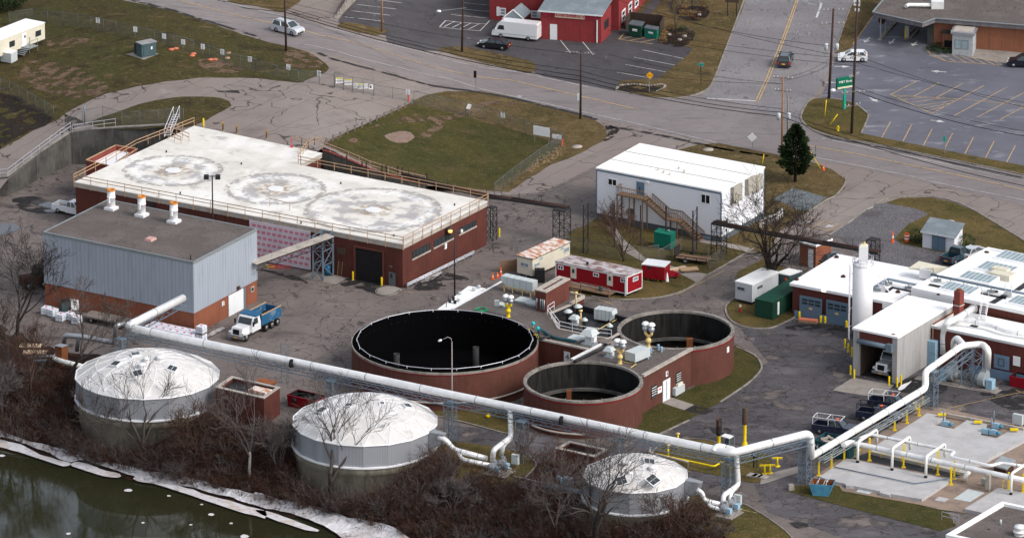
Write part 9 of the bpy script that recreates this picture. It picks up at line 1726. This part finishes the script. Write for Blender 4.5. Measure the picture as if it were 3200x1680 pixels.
zones=[("-40,1150 150,1110 250,1260 210,1340 260,1420 400,1450 700,1520 700,1600 300,1450 0,1370 -40,1360",250,1.9),("560,1330 700,1270 860,1330 900,1500 1000,1560 1250,1590 1400,1480 1600,1480 1800,1560 2000,1700 1250,1700 800,1590 560,1480",420,1.7),("1180,1480 1380,1420 1500,1480 1780,1560 1850,1700 1250,1700",260,1.9),("2050,1600 2180,1560 2300,1660 2250,1700 2000,1700",90,1.4),("250,1330 420,1450 560,1490 700,1560 500,1500 300,1430",80,1.2),("190,1380 300,1410 420,1430 560,1400 690,1290 700,1400 560,1490 400,1480 200,1430",170,2.6),("900,1400 960,1560 1140,1590 1280,1560 1400,1400 1420,1480 1300,1600 1130,1630 920,1590 860,1450",190,2.8),("1780,1560 1850,1640 2000,1670 2120,1640 2180,1560 2220,1640 2100,1700 1800,1700",110,2.4),("900,1540 1150,1590 1250,1650 1000,1600",60,1.2)]
def inside(x,y,poly):
    c=False;n=len(poly)
    for i in range(n):
        (x1_,y1_),(x2_,y2_)=poly[i],poly[i-1]
        if(y1_>y)!=(y2_>y)and x<(x2_-x1_)*(y-y1_)/(y2_-y1_)+x1_:c=not c
    return c
m=MB();cnt=0
for zs,n,h in zones:
    poly=PL(zs);xs=[p[0]for p in poly];ys=[p[1]for p in poly];k=0;tries=0
    while k<n and tries<n*6:
        tries+=1;x,y=RU(min(xs),max(xs)),RU(min(ys),max(ys))
        if not inside(x,y,poly):continue
        p=G((x,y),'L')
        if p.z<WATER+.4 or any((p.to_2d()-c.to_2d()).length<r_ for c,r_ in blocked):continue
        k+=1;hh_=h*RU(.5,1.4);spray(m,p-Vec((0,0,.1)),hh_,random.randint(9,16),RU(.35,.9),random.choice((0,0,1,1,2,2)))
tag(m.build('thicket',[M['twig_brown'],M['twig_red'],M['twig_grey']]),'tangled brown thicket covering the river bank','thicket',kind='stuff')
m=MB()
for k in range(5200):
    x,y=RU(-20,2300),RU(1180,1700);p=G((x,y),'L')
    if bank_d(p.x,p.y)<-2.0 or p.z<WATER+.3:continue
    a=RU(0,6.28);w=RU(.05,.16);e=Vec((math.cos(a)*w,math.sin(a)*w,RU(-.03,.06)));f=Vec((-math.sin(a)*w,math.cos(a)*w,RU(-.03,.06)));p.z+=RU(.04,.2);m.mat(random.choice((0,0,1)));m.add([p-e,p+f,p+e],[(0,1,2)])
tag(m.build('leaf_litter',[mat('leaf_brown',(.13,.065,.035),1),mat('leaf_tan',(.24,.16,.09),1)]),kind='stuff')
def leafball(m,c,rx,rz,n,sz,nm=2,shape=1.0):
    for _ in range(n):
        v=Vec((random.gauss(0,1),random.gauss(0,1),random.gauss(0,1))).normalized()*RU(.55,1)**.5;p=c+Vec((v.x*rx,v.y*rx,v.z*rz));a,b=rnd_perp(v)*sz*RU(.6,1.4),rnd_perp(v)*sz*RU(.5,1);m.mat(random.randrange(nm));m.add([p-a,p+b,p+a,p-b],[(0,1,2,3)])
mat('needle_a',(.012,.026,.009),.9);mat('needle_b',(.026,.046,.016),.9);mat('needle_c',(.05,.075,.028),.9);mat('shrub_green',(.02,.045,.014),.9);mat('shrub_red',(.05,.022,.018),1);mat('shrub_tan',(.24,.15,.065),1);mat('shrub_grey',(.08,.065,.06),1)
p=G(Q(3,205,1372),'Z');o=T('conifer_tree','dense dark green conifer standing alone behind the white office','tree',p);MB().tube([(0,0,-.2),(0,0,7.2)],[.22,.05],8).build('trunk','bark_dark',o);m=MB()
for k in range(7500):
    t=random.random()**.85;z=1.2+6.9*t;prof=(math.sin(min(1,(t+.08)*2.2)*math.pi/2))*(1-t)**.55*2.45+.1;a=RU(0,6.283);lobes=1+.14*math.sin(a*5+z*2.2)+.1*math.sin(z*5.5)+.12*math.sin(a*3-z*3.1);r_=prof*lobes*RU(.6,1.05);q=Vec((math.cos(a)*r_,math.sin(a)*r_,z+RU(-.15,.15)));d=Vec((math.cos(a),math.sin(a),.5)).normalized();s1_,s2_=d*RU(.15,.3),rnd_perp(d)*RU(.06,.13);m.mat(2 if r_>prof*lobes*.98 and random.random()<.5 else random.choice((0,0,1)));m.add([q-s1_,q+s2_,q+s1_,q-s2_],[(0,1,2,3)])
m.build('crown',[M['needle_a'],M['needle_b'],M['needle_c']],o)
def bush(label,px,rx,rz,mts,n=500,s='Z',group=None,sz=.09):
    p=G(px,s);o=T('shrub',label,'shrub',p,0,group);m=MB();leafball(m,Vec((0,0,rz*.85)),rx,rz,n,sz,len(mts));m.build('foliage',[M[k]for k in mts],o);MB().tube([(0,0,-.1),(0,0,rz)],[.08,.03],5).build('stem','bark_dark',o)
bush('round dark green bush left of the garden shed',Q(7,1112,475),1.3,1.1,('needle_b','shrub_green'),900);bush('round dark green bush right of the garden shed',Q(7,1495,520),1.35,1.1,('needle_b','shrub_green'),900)
sheet('planting_bed',QL(2,"1240,95 1290,60 1400,50 1480,70 1485,120 1420,160 1330,160 1260,135"),M['dark_soil'],.075,'U',sm=2);sheet('planting_bed',QL(2,"1115,270 1160,230 1300,215 1380,250 1360,310 1290,355 1200,350 1110,320"),M['dark_soil'],.075,'U',sm=2)
for i,(x,y,r_,c)in enumerate(((1300,70,.6,'shrub_tan'),(1285,110,.6,'shrub_tan'),(1340,115,.65,'shrub_tan'),(1440,75,1.0,'shrub_red'),(1430,130,.9,'shrub_red'),(1270,85,.7,'shrub_red'),(1370,150,.8,'shrub_red'),(1150,260,.6,'shrub_tan'),(1145,290,.65,'shrub_tan'),(1135,325,.8,'shrub_tan'),(1200,300,.9,'shrub_red'),(1260,340,1.0,'shrub_red'),(1205,245,.9,'shrub_red'),(1285,230,.6,'shrub_green'),(1335,265,1.1,'shrub_grey'),(1310,310,.9,'shrub_grey'))):
    up_=y<200;bush(('tan','maroon','green','grey')[('shrub_tan','shrub_red','shrub_green','shrub_grey').index(c)]+f" shrub, {('first','second','third','fourth','fifth','sixth','seventh')[i] if up_ else ('first','second','third','fourth','fifth','sixth','seventh','eighth','ninth')[i-7]} of the {'upper' if up_ else 'lower'} planting bed",Q(2,x,y),r_,r_*.7,(c,),160,'U','shrubs in the planting beds')
for i,(x,y)in enumerate(((1185,268),(1300,280),(1410,120),(1265,308))):p=G(Q(2,x,y),'U');tag(MB().ball((p.x,p.y,p.z+.15),.35,7,5,.6).build('boulder','coping',loc=p),('left boulder in the lower planting bed','right boulder in the lower planting bed','boulder in the upper planting bed','front boulder in the lower planting bed')[i],'boulder')
sheet('planting_bed',QL(2,"795,680 820,655 920,645 1030,655 1100,643 1145,660 1100,690 1000,700 880,697"),M['dark_soil'],.075,'U',sm=2)
rg=T('stone_border','ring of pale stones edging the dark bed at the road corner','stone border',G(Q(2,960,700),'U'));
for k,(x,y)in enumerate(smooth_pts([Q(2,*map(float,t_.split(',')))for t_ in "785,680 815,652 920,642 1030,652 1130,643 1150,662 1090,692".split()],5,False)):p=G((x,y),'U');MB().ball((p.x,p.y,p.z+.12),RU(.15,.27),6,4,.6).build('stone','concrete',rg,world=1)
sheet('planting_bed',QL(3,"1195,350 1260,340 1390,350 1390,400 1300,400 1215,380"),M['dark_soil'],.07,'U',sm=2);bush('low clipped green hedge patch by the drive through bay',Q(3,1300,385),2.4,.5,('shrub_green','needle_b'),900,'U');
o=None;bush('dark evergreen corner tree at the top left edge',Q(0,20,70),4.2,3.6,('needle_a','needle_b'),3000,'U',sz=.2)
m=MB();random.seed(5)
for k in range(170):
    a=random.random();x,y=Q(2,385-250*a,1110+150*a+RU(-25,60)*(1-.3*a));p=G((x+RU(-10,10),y),'U');w=.12;m.add([p+Vec((-w,0,.05)),p+Vec((0,w,.12)),p+Vec((w,0,.05))],[(0,1,2)])
tag(m.build('fallen_leaves','leaf_tan'),kind='stuff')
w=bpy.data.worlds.new("World");S.world=w;w.use_nodes=True;nt=w.node_tree
bg=nt.nodes['Background'];sky=nt.nodes.new('ShaderNodeTexSky');sky.sky_type='NISHITA';sky.sun_disc=False
SE,SA=rad(42),rad(122)
sky.sun_elevation=SE;sky.sun_rotation=SA;sky.dust_density=3.0;sky.air_density=1.0
hs=nt.nodes.new('ShaderNodeHueSaturation');hs.inputs['Saturation'].default_value=.45
nt.links.new(sky.outputs[0],hs.inputs['Color']);nt.links.new(hs.outputs[0],bg.inputs['Color']);bg.inputs['Strength'].default_value=.15
sl=bpy.data.lights.new('sun','SUN');sl.energy=1.0;sl.angle=rad(14);sl.color=(1,.96,.92)
so=bpy.data.objects.new('sun',sl);COL.objects.link(so)
sd=Vec((math.sin(SA)*math.cos(SE),math.cos(SA)*math.cos(SE),math.sin(SE)))
so.rotation_euler=sd.to_track_quat('Z','Y').to_euler();so.location=(0,0,100)
cd=bpy.data.cameras.new('camera');co=bpy.data.objects.new('camera',cd);COL.objects.link(co)
co.location=CAM;co.rotation_euler=(math.pi/2-PITCH,0,0)
cd.sensor_fit='HORIZONTAL';cd.sensor_width=36;cd.lens=FOC*36/3200;cd.clip_start=10;cd.clip_end=5000
S.camera=co
S.view_settings.view_transform='Standard';S.view_settings.look='None';S.view_settings.gamma=1;S.view_settings.use_curve_mapping=False
S.view_settings.exposure=0.6
